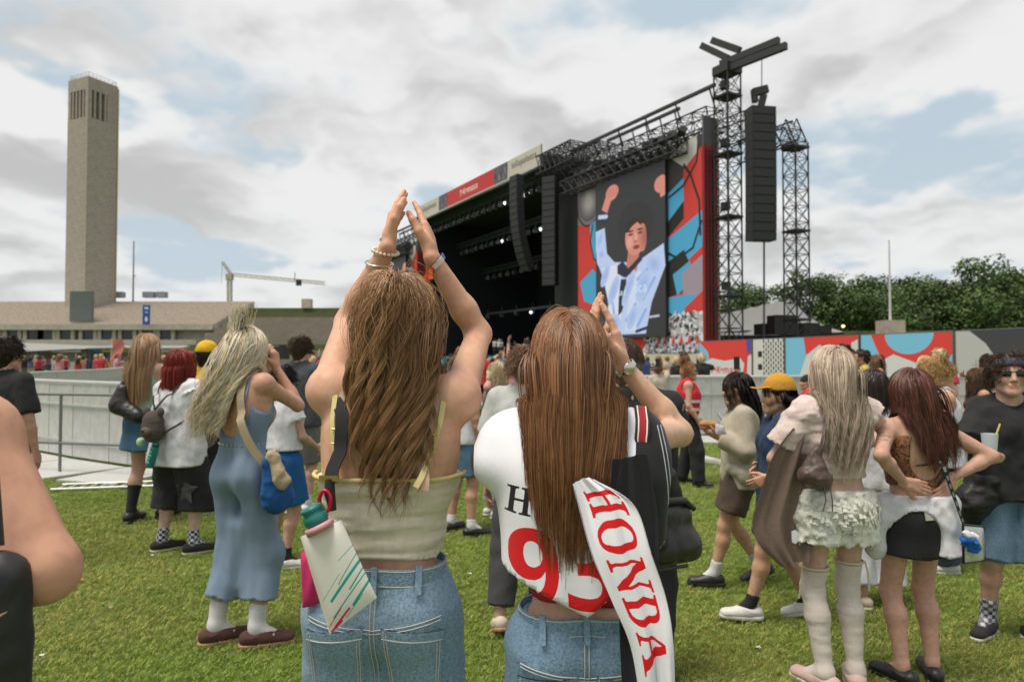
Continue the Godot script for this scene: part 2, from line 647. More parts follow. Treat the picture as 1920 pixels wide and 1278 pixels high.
func hand_bones(w: Vector3, d: Vector3, palm: Vector3, side: float, curl: float, spread := 1.0, thumb_in := 0.0) -> Array:
	d = d.normalized()
	palm = (palm - d * palm.dot(d)).normalized()
	var t := d.cross(palm) * side
	var out := []
	var offs := [0.027, 0.009, -0.009, -0.026]
	var lens := [0.085, 0.088, 0.083, 0.076]
	var seg := [[0.042, 0.026, 0.021], [0.046, 0.029, 0.022], [0.042, 0.027, 0.021], [0.033, 0.021, 0.019]]
	for i in 4:
		var k0: Vector3 = w + d * lens[i] + t * offs[i]
		out.append(bone(w + t * offs[i] * 0.45 - d * 0.01, k0, 0.0165, 0.0125, Vector3.ONE, 0.012))
		var a: float = curl * (0.75 + 0.12 * i)
		var ang := 0.12 + a * 0.6
		var fan: float = offs[i] * 3.0 * (spread - 0.6)
		for s in 3:
			var dir := ((d + t * fan).normalized() * cos(ang) + palm * sin(ang)).normalized()
			var e: Vector3 = k0 + dir * seg[i][s]
			out.append(bone(k0, e, 0.0098 - 0.0011 * s, 0.0088 - 0.0012 * s, Vector3.ONE, 0.004))
			k0 = e
			ang += a * (0.9 if s == 0 else 0.7)
	var b := w + d * 0.022 + t * 0.02
	var m := b + (d * 0.62 + t * (0.72 - thumb_in) + palm * (0.25 + thumb_in)).normalized() * 0.044
	var n := m + (d * 0.85 + t * (0.4 - thumb_in) + palm * (0.2 + curl * 0.25)).normalized() * 0.034
	var e := n + (d * 0.9 + t * (0.15 - thumb_in) + palm * (0.25 + curl * 0.4)).normalized() * 0.026
	out.append(bone(b, m, 0.0165, 0.0125, Vector3.ONE, 0.012))
	out.append(bone(m, n, 0.0115, 0.0105, Vector3.ONE, 0.005))
	out.append(bone(n, e, 0.0105, 0.008, Vector3.ONE, 0.005))
	return out

func head_bones(male: bool) -> Array:
	var j := 1.1 if male else 1.0
	var o := [
		bone(Vector3(0, 0.03, 0.015), Vector3(0, 0.03, 0.015), 0.098, 0.098, Vector3(1.25, 1, 1), 0.02),
		bone(Vector3(0, 0.0, -0.04), Vector3(0, -0.06, -0.045), 0.064, 0.046, Vector3(1.02, 1, 1), 0.03),
		bone(Vector3(0, -0.06, 0.025), Vector3(0, -0.17, 0.035), 0.05 * j, 0.055 * j, Vector3.ONE, 0.03),
		bone(Vector3(0, 0.012, -0.093), Vector3(0, -0.028, -0.112), 0.0105, 0.0125, Vector3.ONE, 0.014),
		bone(Vector3(0, -0.098, -0.072), Vector3(0, -0.098, -0.072), 0.02 * j, 0.02 * j, Vector3.ONE, 0.025),
		bone(Vector3(-0.016, -0.0585, -0.0915), Vector3(0.016, -0.0585, -0.0915), 0.0085, 0.0085, Vector3.ONE, 0.007),
		bone(Vector3(-0.013, -0.0695, -0.089), Vector3(0.013, -0.0695, -0.089), 0.0095, 0.0095, Vector3.ONE, 0.007),
	]
	for s in [-1.0, 1.0]:
		o.append(bone(Vector3(s * 0.05, -0.06, -0.005), Vector3(s * 0.012, -0.098, -0.062), 0.026 * j, 0.02 * j, Vector3.ONE, 0.03))
		o.append(bone(Vector3(s * 0.038, -0.022, -0.06), Vector3(s * 0.05, -0.01, -0.035), 0.026, 0.026, Vector3.ONE, 0.03))
		o.append(bone(Vector3(s * 0.012, 0.03, -0.088), Vector3(s * 0.05, 0.028, -0.066), 0.013, 0.012, Vector3.ONE, 0.02))
		o.append(bone(Vector3(s * 0.0095, -0.033, -0.101), Vector3(s * 0.0095, -0.033, -0.101), 0.009, 0.009, Vector3.ONE, 0.008))
		o.append(bone(Vector3(s * 0.079, 0.02, 0.01), Vector3(s * 0.075, -0.025, 0.004), 0.021, 0.013, Vector3(2.2, 1, 1), 0.01))
	return o

func person(o: Dictionary) -> Dictionary:
	var depth: float = o.depth
	var male: bool = o.get("male", false)
	var tall: float = spot(o.u, o.top, depth).y
	var scale_by := tall / 1.70
	var P := {"depth": depth, "cell": o.get("cell", 0.017), "hand_cell": o.get("hand_cell", 0.0062), "head_cell": o.get("head_cell", 0.0075)}
	var at := ground_spot(o.u, depth)
	at.y = o.get("ground", 0.0)
	P.root = thing("person", o.label, "person", at, deg_to_rad(o.get("yaw", 0.0)), o.get("group", ""))
	P.root.scale = Vector3.ONE * scale_by
	P.tint = o.get("skin", Color(0.55, 0.325, 0.235))
	var w: float = o.get("bulk", 1.0) * 0.96
	var T := Transform3D(Basis(Vector3.UP, deg_to_rad(o.get("twist", 0.0))) * Basis(Vector3.FORWARD, deg_to_rad(o.get("side", 0.0))) * Basis(Vector3.RIGHT, -deg_to_rad(o.get("lean", 0.0))), Vector3.ZERO)
	T.origin = Vector3(0, 0.98, 0) - T.basis * Vector3(0, 0.98, 0)
	P.T = T
	var sh := 0.178 if male else 0.157
	var wa := 0.095 if male else 0.084
	var J := {}
	var legs := {}
	var arms := {}
	var torso := []
	var inside := func(p: Vector3) -> Vector3: return T * p
	# trunk
	torso.append(bone(Vector3(-0.07 * w, 0.905, 0), Vector3(0.07 * w, 0.905, 0), 0.1 * w, -1, Vector3(1, 1, 1.05), 0.05))
	for s in [-1.0, 1.0]:
		torso.append(bone(Vector3(s * 0.07 * w, 0.90, 0.04), Vector3(s * 0.07 * w, 0.93, 0.03), 0.09 * w if not male else 0.082 * w, -1, Vector3.ONE, 0.04))
	torso.append(bone(T * Vector3(-0.046, 1.085, 0.005), T * Vector3(0.046, 1.085, 0.005), wa * w, -1, Vector3.ONE, 0.09))
	var cw := 0.085 if male else 0.064
	torso.append(bone(T * Vector3(-cw, 1.235, 0.005), T * Vector3(cw, 1.235, 0.005), 0.104 * w, -1, Vector3(1, 1, 1.02), 0.09))
	torso.append(bone(T * Vector3(-cw - 0.025, 1.33, 0.012), T * Vector3(cw + 0.025, 1.33, 0.012), 0.083 * w, -1, Vector3.ONE, 0.06))
	if not male:
		for s in [-1.0, 1.0]:
			torso.append(bone(T * Vector3(s * 0.072, 1.235, -0.072), T * Vector3(s * 0.072, 1.235, -0.072), 0.062 * w, -1, Vector3.ONE, 0.05))
	for s in [-1.0, 1.0]:                                                        # shoulder blades, collar
		torso.append(bone(T * Vector3(s * 0.075, 1.34, 0.06), T * Vector3(s * 0.085, 1.24, 0.06), 0.04, 0.03, Vector3.ONE, 0.05))
	var raise := {-1.0: o.get("raise_l", 0.0), 1.0: o.get("raise_r", 0.0)}
	for s in [-1.0, 1.0]:
		torso.append(bone(T * Vector3(s * 0.02, 1.44, 0.022), T * Vector3(s * (sh - 0.03), 1.39 + raise[s], 0.012), 0.046, 0.046, Vector3.ONE, 0.05))
	P.head = Transform3D(T.basis * Basis(Vector3.UP, deg_to_rad(o.get("face_yaw", 0.0))) * Basis(Vector3.RIGHT, deg_to_rad(o.get("face_pitch", 0.0))) * Basis(Vector3.FORWARD, deg_to_rad(o.get("face_roll", 0.0))), T * (Vector3(0, 1.572, -0.012) + (o.get("head_shift", Vector3.ZERO) as Vector3)))
	var neck := [bone(T * Vector3(0, 1.41, 0.018), P.head * Vector3(0, -0.05, 0.025), 0.058 if male else 0.05, 0.05, Vector3.ONE, 0.04)]
	# arms
	for s in [-1.0, 1.0]:
		var c := "l" if s < 0 else "r"
		var S: Vector3 = T * Vector3(s * sh, 1.385 + raise[s], 0.012)
		var W: Vector3 = o.get("w" + c, T * Vector3(s * (sh + 0.07), 0.86, -0.03))
		var E := bend(S, W, 0.285, 0.25, o.get("pole_" + c, Vector3(s * 0.6, -0.2, 1.0)))
		if o.has("e" + c):
			E[0] = S + ((o["e" + c] as Vector3) - S).normalized() * 0.285
			E[1] = E[0] + (W - E[0]).normalized() * 0.25
		J["s" + c] = S
		J["e" + c] = E[0]
		J["w" + c] = E[1]
		var ar: float = (1.08 if male else 0.93) * o.get("arm", 1.0)
		var dir: Vector3 = (E[1] - E[0]).normalized()
		arms[c] = [
			bone(S, S, 0.056 * ar, -1, Vector3.ONE, 0.035),
			bone(S, E[0], 0.049 * ar, 0.037 * ar, Vector3.ONE, 0.03),
			bone(E[0], E[0] + dir * 0.08, 0.037 * ar, 0.038 * ar, Vector3.ONE, 0.02),
			bone(E[0] + dir * 0.08, E[1], 0.038 * ar, 0.0245 * ar, Vector3.ONE, 0.02),
		]
	# legs
	for s in [-1.0, 1.0]:
		var c := "l" if s < 0 else "r"
		var Hp := Vector3(s * 0.088 * w, 0.90, 0.005)
		var A: Vector3 = o.get("a" + c, Vector3(s * 0.1, 0.085, 0.03))
		var K := bend(Hp, A, 0.425, 0.405, o.get("knee_" + c, Vector3(s * 0.15, 0, -1)))
		J["h" + c] = Hp
		J["k" + c] = K[0]
		J["a" + c] = K[1]
		var lg: float = o.get("leg", 1.0) * 0.96
		var dn: Vector3 = (K[1] - K[0])
		legs[c] = [
			bone(Hp, K[0], 0.087 * w * lg, 0.056 * lg, Vector3.ONE, 0.03),
			bone(K[0], K[0] + dn * 0.3 + Vector3(0, 0, 0.014), 0.054 * lg, 0.057 * lg, Vector3.ONE, 0.03),
			bone(K[0] + dn * 0.3 + Vector3(0, 0, 0.014), K[1], 0.057 * lg, 0.035 * lg, Vector3.ONE, 0.03),
		]
		P["foot_" + c] = Transform3D(Basis(Vector3.UP, deg_to_rad(o.get("toe_" + c, -8.0 * s))) * Basis(Vector3.RIGHT, deg_to_rad(-o.get("heel_" + c, 0.0))), K[1])
		legs[c].append(bone(K[1] + Vector3(0, 0.02, 0), P["foot_" + c] * Vector3(0, -0.055, -0.12), 0.034, 0.024, Vector3.ONE, 0.02))
	P.J = J
	P.torso = torso
	P.neck = neck
	P.arms = arms
	P.legs = legs
	P.all = torso + neck + arms.l + arms.r + legs.l + legs.r
	P.trunk = torso + neck
	var tint: Color = P.tint
	var list := [{"bones": P.all, "cell": P.cell, "tint": tint}]
	if o.has("low"): list[0].low = Vector3(-2, o.low, -2)
	if o.has("arm_speck"): list[0].speck = o.arm_speck.map(func(x): return [J[x[0]].lerp(J[x[1]], 0.5), x[2], x[3], 45.0, 0.02])
	var lips := Color(tint.r * 0.95, tint.g * 0.62, tint.b * 0.62, 0.9)
	var brow: Color = o.get("brow", Color(0.05, 0.03, 0.02))
	var dabs := [[Vector3(0, -0.064, -0.098), Vector3(38, 75, 50), lips], [Vector3(0.03, 0.036, -0.09), Vector3(38, 160, 40), brow], [Vector3(-0.03, 0.036, -0.09), Vector3(38, 160, 40), brow],
		[Vector3(0.045, -0.03, -0.075), Vector3(28, 28, 28), Color(tint.r * 1.02, tint.g * 0.85, tint.b * 0.82, 0.5)], [Vector3(-0.045, -0.03, -0.075), Vector3(28, 28, 28), Color(tint.r * 1.02, tint.g * 0.85, tint.b * 0.82, 0.5)]]
	list.append({"bones": head_bones(male), "cell": P.head_cell, "tint": tint, "xf": P.head, "dabs": dabs, "cuts": [[Vector3(0.031, 0.012, -0.1), 0.014, Vector3(0.8, 1.3, 1)], [Vector3(-0.031, 0.012, -0.1), 0.014, Vector3(0.8, 1.3, 1)]]})
	for c in ["l", "r"]:
		if o.get("no_hand_" + c, false): continue
		var s := -1.0 if c == "l" else 1.0
		var dir: Vector3 = o.get("hand_" + c, (J["w" + c] - J["e" + c]).normalized())
		var palm: Vector3 = o.get("palm_" + c, Vector3(-s, 0, 0.25))
		P["hand_" + c] = hand_bones(J["w" + c], dir, palm, s, o.get("curl_" + c, 0.5), o.get("spread_" + c, 1.0), o.get("thumb_" + c, 0.0))
		list.append({"bones": P["hand_" + c], "cell": P.hand_cell, "tint": Color(tint.r * 1.03, tint.g * 0.97, tint.b * 0.95)})
	P.body = shaped("body", list, skin("skin"), P.root)
	if o.get("eyes", false):
		for s in [-1.0, 1.0]:
			var e := Mesher.new()
			var b := Basis(Vector3.RIGHT, -PI / 2)
			e.tint = Color(0.03, 0.018, 0.012)
			e.lathe([[0.0001, 0.0128], [0.0055, 0.0118], [0.0066, 0.011]], 12, Vector3.ZERO, b)
			e.tint = Color(0.7, 0.66, 0.62)
			e.lathe([[0.0064, 0.011], [0.0105, 0.007], [0.0127, 0.0], [0.009, -0.009]], 12, Vector3.ZERO, b)
			var ey := put_mesh("eye", e.mesh(), skin("eye", 0.15), P.root)
			ey.transform = P.head * Transform3D(Basis(), Vector3(s * 0.031, 0.0115, -0.0795))
	return P

func loc(P: Dictionary, u: float, v: float, ahead := 0.0) -> Vector3:      # a pixel of the photograph, at the person's own distance, in the person's frame
	return P.root.transform.affine_inverse() * spot(u, v, P.depth + ahead)

func frame_of(o: Dictionary) -> Transform3D:       # the same frame before the person is built
	var s: float = spot(o.u, o.top, o.depth).y / 1.70
	var at := ground_spot(o.u, o.depth)
	at.y = o.get("ground", 0.0)
	return Transform3D(Basis(Vector3.UP, deg_to_rad(o.get("yaw", 0.0))).scaled(Vector3.ONE * s), at)

func seen_at(o: Dictionary, u: float, v: float, ahead := 0.0) -> Vector3:
	return frame_of(o).affine_inverse() * spot(u, v, o.depth + ahead)

func seen_dir(o: Dictionary, d: Vector3) -> Vector3:       # a direction of the place in the person's frame
	return (frame_of(o).basis.inverse() * d).normalized()

func garment(P: Dictionary, called: String, bones: Array, mat: Material, o := {}) -> MeshInstance3D:
	var j := {"bones": bones, "cell": o.get("cell", P.cell * 0.95), "grow": o.get("grow", 0.01), "clips": o.get("clips", []), "cuts": o.get("cuts", []), "fold": o.get("fold", 0.006), "fold_scale": o.get("fold_scale", Vector3(9, 6, 9))}
	for k in ["low", "high", "uv", "tint", "dabs", "xf"]:
		if o.has(k): j[k] = o[k]
	return shaped(called, [j], mat, o.get("under", P.root))

func between(y0: float, y1: float) -> Dictionary:      # the slice of a shape between two heights
	return {"clips": [[Vector3(0, y0, 0), Vector3(0, -1, 0)], [Vector3(0, y1, 0), Vector3(0, 1, 0)]], "low": Vector3(-2, y0 - 0.02, -2), "high": Vector3(2, y1 + 0.02, 2)}

func sleeve(P: Dictionary, c: String, far: float, r0: float, r1: float) -> Array:      # far: 1 is the elbow, 2 the wrist
	var J: Dictionary = P.J
	var S: Vector3 = J["s" + c]
	var E: Vector3 = J["e" + c]
	var W: Vector3 = J["w" + c]
	if far <= 1.0: return [bone(S, S.lerp(E, far), r0, r1, Vector3.ONE, 0.04, 1)]
	return [bone(S, E, r0, lerpf(r0, r1, 0.6), Vector3.ONE, 0.04), bone(E, E.lerp(W, far - 1.0), lerpf(r0, r1, 0.6), r1, Vector3.ONE, 0.03, 1)]

func shirt(P: Dictionary, called: String, mat: Material, o := {}) -> MeshInstance3D:
	var hem: float = o.get("hem", 0.84)
	var loose: float = o.get("loose", 0.02)
	var bones: Array = P.torso.duplicate()
	var T: Transform3D = P.T
	if o.get("boxy", true):
		bones.append(bone(T * Vector3(-0.075, 1.28, 0.0), T * Vector3(-0.085, hem - 0.05, 0.01), 0.1 + loose * 0.3, 0.1 + loose, Vector3(1, 1, 1.0), 0.06))
		bones.append(bone(T * Vector3(0.075, 1.28, 0.0), T * Vector3(0.085, hem - 0.05, 0.01), 0.1 + loose * 0.3, 0.1 + loose, Vector3(1, 1, 1.0), 0.06))
	for c in ["l", "r"]:
		var sl: float = o.get("sleeve_" + c, o.get("sleeve", 0.6))
		if sl > 0.0: bones += sleeve(P, c, sl, o.get("sleeve_r", 0.056), o.get("sleeve_end", 0.068))
	var clips: Array = [[T * Vector3(0, hem, 0), (T.basis * Vector3(0, -1, 0)).normalized()]] + o.get("clips", [])
	if o.has("top"): clips.append([T * Vector3(0, o.top, 0), (T.basis * Vector3(0, 1, 0)).normalized()])
	var cuts: Array = [[T * Vector3(0, 1.475 + o.get("neck_up", 0.0), -0.025), o.get("neck", 0.078), Vector3(1, 1, 1)]] + o.get("cuts", [])
	if o.get("sleeve", 0.6) == 0.0 and o.get("sleeve_l", 0.0) == 0.0:
		for c in ["l", "r"]: cuts.append([P.J["s" + c] + Vector3(0.03 if c == "r" else -0.03, -0.02, 0), 0.075, Vector3(1, 0.8, 0.8)])
	var g := {"grow": o.get("grow", 0.012), "clips": clips, "cuts": cuts, "low": Vector3(-2, hem - 0.25, -2), "fold": o.get("fold", 0.008)}
	for k in ["uv", "cell", "fold_scale", "under"]:
		if o.has(k): g[k] = o[k]
	return garment(P, called, bones, mat, g)

func trousers(P: Dictionary, called: String, mat: Material, o := {}) -> MeshInstance3D:
	var far: float = o.get("far", 2.0)                 # 1 is the knee, 2 the ankle
	var waist: float = o.get("waist", 1.04)
	var r0: float = o.get("thigh", 0.1)
	var r1: float = o.get("cuff", 0.07)
	var bones := [P.torso[0], P.torso[1], P.torso[2], P.torso[3]]
	for c in ["l", "r"]:
		var Hp: Vector3 = P.J["h" + c]
		var K: Vector3 = P.J["k" + c]
		var A: Vector3 = P.J["a" + c]
		if far <= 1.0: bones.append(bone(Hp, Hp.lerp(K, far), r0, r1, Vector3.ONE, 0.03, 1))
		else:
			bones.append(bone(Hp, K, r0, lerpf(r0, r1, 0.6), Vector3.ONE, 0.03))
			bones.append(bone(K, K.lerp(A, far - 1.0), lerpf(r0, r1, 0.6), r1, Vector3.ONE, 0.03, 1))
	var g := {"grow": o.get("grow", 0.008), "clips": [[Vector3(0, waist, 0), Vector3(0, 1, 0)]] + o.get("clips", []), "high": Vector3(2, waist + 0.02, 2), "fold": o.get("fold", 0.009), "fold_scale": o.get("fold_scale", Vector3(8, 5, 8))}
	for k in ["cell", "low", "under"]:
		if o.has(k): g[k] = o[k]
	return garment(P, called, bones, mat, g)

func sock(P: Dictionary, c: String, up: float, mat: Material) -> void:
	var A: Vector3 = P.J["a" + c]
	var K: Vector3 = P.J["k" + c]
	var X := A.lerp(K, up)
	garment(P, "sock", P.legs[c], mat, {"grow": 0.006, "fold": 0.003, "clips": [[X, (K - A).normalized()]], "low": A - Vector3(0.2, 0.1, 0.3), "high": Vector3(maxf(X.x, A.x) + 0.15, X.y + 0.03, 2)})

func shoe(P: Dictionary, c: String, mat: Material, sole_mat: Material, o := {}) -> MeshInstance3D:
	var f: Transform3D = P["foot_" + c]
	var up: float = o.get("collar", 0.0)
	var fat: float = o.get("fat", 1.0)
	var base := -0.085
	var bones := [
		bone(Vector3(0, base + 0.05, 0.045), Vector3(0, base + 0.05, -0.05), 0.039 * fat, 0.042 * fat, Vector3(1, 1, 1), 0.03),
		bone(Vector3(0, base + 0.045, -0.05), Vector3(0.004, base + 0.035, -0.16), 0.042 * fat, 0.038 * fat, Vector3(0.95, 1.25, 1), 0.03),
		bone(Vector3(0, -0.02 + up, 0.004), Vector3(0, base + 0.05, 0.0), 0.043, 0.04, Vector3(1, 1, 0.9), 0.03, 2),
	]
	var cell: float = minf(P.cell * 0.6, 0.011)
	var sh := shaped("shoe", [{"bones": bones, "cell": cell, "grow": 0.002, "clips": [[Vector3(0, base + 0.022, 0), Vector3(0, -1, 0)]], "xf": f}], mat, P.root)
	var th: float = o.get("sole", 0.026)
	shaped("sole", [{"bones": [
		bone(Vector3(0, base + 0.02, 0.045), Vector3(0, base + 0.02, -0.05), 0.043 * fat, 0.045 * fat, Vector3.ONE, 0.02),
		bone(Vector3(0, base + 0.02, -0.05), Vector3(0.004, base + 0.02, -0.165), 0.045 * fat, 0.038 * fat, Vector3.ONE, 0.02)],
		"cell": cell, "grow": 0.002, "clips": [[Vector3(0, base + th, 0), Vector3(0, 1, 0)], [Vector3(0, base + 0.001, 0), Vector3(0, -1, 0)]], "xf": f}], sole_mat, sh)
	if o.has("lace"):
		var m := Mesher.new()
		for i in 4:
			var z := -0.045 - 0.022 * i
			m.path([f * Vector3(-0.022, base + 0.072 - 0.004 * i, z), f * Vector3(0, base + 0.089 - 0.006 * i, z), f * Vector3(0.022, base + 0.072 - 0.004 * i, z)], [0.005, 0.005, 0.005], 5)
		put_mesh("lace", m.mesh(), o.lace, sh)
	if o.has("stripe"):
		for s in [-1.0, 1.0]:
			var m := Mesher.new()
			for i in 3:
				var z := -0.028 - 0.025 * i
				m.ribbon([f * Vector3(s * 0.043, base + 0.024, z + 0.014), f * Vector3(s * 0.0445, base + 0.045, z), f * Vector3(s * 0.036, base + 0.072, z - 0.014)], [f.basis * Vector3(s, 0, 0), f.basis * Vector3(s, 0, 0), f.basis * Vector3(s, 0.4, 0)], [0.009, 0.009, 0.008], 0.003)
			put_mesh("stripe", m.mesh(), o.stripe, sh)
	return sh

func both_shoes(P: Dictionary, mat: Material, sole_mat: Material, o := {}) -> void:
	shoe(P, "l", mat, sole_mat, o)
	shoe(P, "r", mat, sole_mat, o)

func hair(P: Dictionary, o: Dictionary) -> MeshInstance3D:
	var body := []
	if o.get("long", 0.3) > 0.12:
		body = [P.torso[4], P.torso[5]] + P.torso.slice(-4) + P.neck
		body.append(P.arms.l[0])
		body.append(P.arms.r[0])
	var scalp: Color = o.get("under", o.colors[0])
	var cap := {"bones": [bone(Vector3(0, 0.03, 0.012), Vector3(0, 0.028, 0.014), 0.104, 0.104, Vector3(1.22, 1, 1), 0.02), bone(Vector3(0, -0.02, 0.06), Vector3(0, -0.06, 0.055), 0.06, 0.052, Vector3.ONE, 0.04)],
		"cell": maxf(P.head_cell, 0.006), "tint": scalp, "xf": P.head, "fold": 0.006, "fold_scale": Vector3(30, 12, 30),
		"cuts": [[Vector3(0, -0.03, -0.135), o.get("forehead", 0.11), Vector3(0.95, 0.8, 1)], [Vector3(0.085, -0.03, -0.01), 0.028, Vector3.ONE], [Vector3(-0.085, -0.03, -0.01), 0.028, Vector3.ONE]]}
	var list := [cap]
	for k in o.get("layers", [{}]):
		var j: Dictionary = o.duplicate()
		j.merge(k, true)
		j.kind = "hair"
		j.xf = P.head
		if j.get("long", 0.3) > 0.18 and not j.has("low_cut"): j.low_cut = -0.12
		j.body = body if j.get("long", 0.3) > 0.12 else []
		list.append(j)
	var hm := skin("hair", 0.38)
	hm.subsurf_scatter_enabled = false
	hm.backlight_enabled = true
	hm.backlight = Color(0.3, 0.3, 0.3)
	return shaped("hair", list, hm, P.root)

func cropped(P: Dictionary, colors: Array, count := 900, long := 0.05, o := {}) -> MeshInstance3D:    # a short haircut
	var j := {"colors": colors, "count": count, "segs": 4, "long": long, "width": 0.004, "seed": 11 + jobs.size(), "volume": 0.012, "lift": 0.7, "messy": 0.35, "stiff": 0.8, "low_cut": -0.55, "face": -0.62, "ragged": 0.4}
	j.merge(o, true)
	return hair(P, j)

func strap(parent: Node, called: String, mat: Material, bones: Array, pts: Array, width: float, off := 0.012, thick := 0.004, free: Array = []) -> MeshInstance3D:    # a strap laid over the body through the given points
	var curve := Curve3D.new()
	for i in pts.size():
		var t: Vector3 = (pts[mini(i + 1, pts.size() - 1)] - pts[maxi(i - 1, 0)]) / 6.0
		curve.add_point(pts[i], -t, t)
	var n := maxi(8, int(curve.get_baked_length() / 0.03))
	var ps := []
	var ns := []
	var ws := []
	for i in n + 1:
		var p := curve.sample_baked(curve.get_baked_length() * i / n, true)
		var nn := slope_at(bones, p)
		if field_at(bones, p) < off + 0.05 and not (i in free): p += nn * (off - field_at(bones, p)) if field_at(bones, p) < off or off >= 0 and field_at(bones, p) < off + 0.03 else Vector3.ZERO
		ps.append(p)
		ns.append(nn)
		ws.append(width)
	var m := Mesher.new()
	m.ribbon(ps, ns, ws, thick)
	return put_mesh(called, m.mesh(), mat, parent)

func patch(parent: Node, called: String, mat: Material, bones: Array, mid: Vector3, across: Vector3, up: Vector3, nu: int, nv: int, off: float, thick := 0.003, shape = null) -> MeshInstance3D:     # a piece of cloth laid on the body: a grid pressed onto the surface along -(across x up)
	var dir := -across.cross(up).normalized()
	var rows := []
	for i in nv + 1:
		var row := []
		for k in nu + 1:
			var a := float(k) / nu - 0.5
			var b := 0.5 - float(i) / nv
			if shape != null:
				var q: Vector2 = shape.call(Vector2(a, b))
				a = q.x
				b = q.y
			var p := mid + across * a + up * b - dir * 0.15
			row.append(land(bones, p, dir, off))
		rows.append(row)
	var m := Mesher.new()
	m.sheet(rows, thick)
	return put_mesh(called, m.mesh(), mat, parent)

# ---------------------------------------------------------------- sky, lawn
func sky_picture() -> ImageTexture:
	var w := 2048
	var h := 1024
	var im := Image.create_empty(w, h, false, Image.FORMAT_RGBF)
	var big := FastNoiseLite.new()
	big.seed = 47
	big.frequency = 0.75
	big.fractal_octaves = 6
	big.fractal_gain = 0.55
	var fine := FastNoiseLite.new()
	fine.seed = 90
	fine.frequency = 0.9
	fine.fractal_octaves = 5
	var blue := Color(0.42, 0.51, 0.58)
	for y in h:
		var el := PI / 2.0 - PI * (y + 0.5) / h
		var sy := sin(el)
		if sy < -0.02:
			im.fill_rect(Rect2i(0, y, w, h - y), Color(0.32, 0.33, 0.31))
			break
		var k := 1.0 / (maxf(sy, 0.0) + 0.16)
		var cy := cos(el)
		var low := clampf(1.0 - sy * 3.2, 0.0, 1.0)
		for x in w:
			var az := TAU * (x + 0.5) / w - PI
			var px := sin(az) * cy * k
			var pz := -cos(az) * cy * k
			var c := big.get_noise_2d(px, pz)
			var e := fine.get_noise_2d(px * 1.1 + 3.0, pz * 1.1 + c * 0.9)
			var cover := smoothstep(-0.42, -0.14, c + e * 0.3 + low * 0.1)
			var shade := clampf(0.5 + c * 0.75 - e * 0.75, 0.0, 1.0)
			var g := lerpf(0.70, 0.44, smoothstep(0.35, 1.05, shade))
			var cloud := Color(g, g * 1.003, g * 1.0)
			var col := blue.lerp(cloud, cover)
			col = col.lerp(Color(0.62, 0.64, 0.65), low * low * 0.5)
			im.set_pixel(x, y, col)
	return ImageTexture.create_from_image(im)

func make_world() -> void:
	var cam := Camera3D.new()
	cam.name = "camera"
	cam.position = Vector3(0, EYE, 0)
	cam.rotation.x = tilt
	cam.fov = rad_to_deg(2.0 * atan(639.0 / LENS))
	cam.near = 0.1
	cam.far = 1500.0
	var att := CameraAttributesPhysical.new()
	att.frustum_focal_length = 24.0
	att.frustum_focus_distance = 1.9
	att.exposure_aperture = 4.2
	cam.attributes = att
	add_child(cam)
	cam.current = true
	var env := Environment.new()
	env.background_mode = Environment.BG_SKY
	env.sky = Sky.new()
	var sm := PanoramaSkyMaterial.new()
	sm.panorama = sky_picture()
	env.sky.sky_material = sm
	env.background_energy_multiplier = 1.0
	env.tonemap_mode = Environment.TONE_MAPPER_LINEAR
	env.tonemap_exposure = 1.22
	env.sdfgi_enabled = true
	env.ssao_enabled = true
	env.ssil_enabled = true
	var we := WorldEnvironment.new()
	we.name = "world_environment"
	we.environment = env
	add_child(we)
	var sun := DirectionalLight3D.new()
	sun.name = "sun"
	sun.light_energy = 0.95
	sun.light_color = Color(1.0, 0.96, 0.9)
	sun.light_angular_distance = 26.0
	sun.shadow_enabled = true
	add_child(sun)
	sun.look_at_from_position(Vector3(-3, 9, 1.5), Vector3.ZERO)

func make_materials() -> void:
	fold_noise.seed = 5
	fold_noise.frequency = 1.0
	fold_noise.fractal_octaves = 2
	mats.mottle = noise_tex(256, 0.02, 3, false, 0, [[0.0, Color(0.89, 0.89, 0.89)], [1.0, Color(1, 1, 1)]])
	mats.weave = noise_tex(256, 0.16, 9, true, 5.0)
	mats.skin_mottle = noise_tex(256, 0.03, 21, false, 0, [[0.0, Color(0.88, 0.84, 0.83)], [0.5, Color(0.96, 0.95, 0.95)], [1.0, Color(1, 1, 1)]])

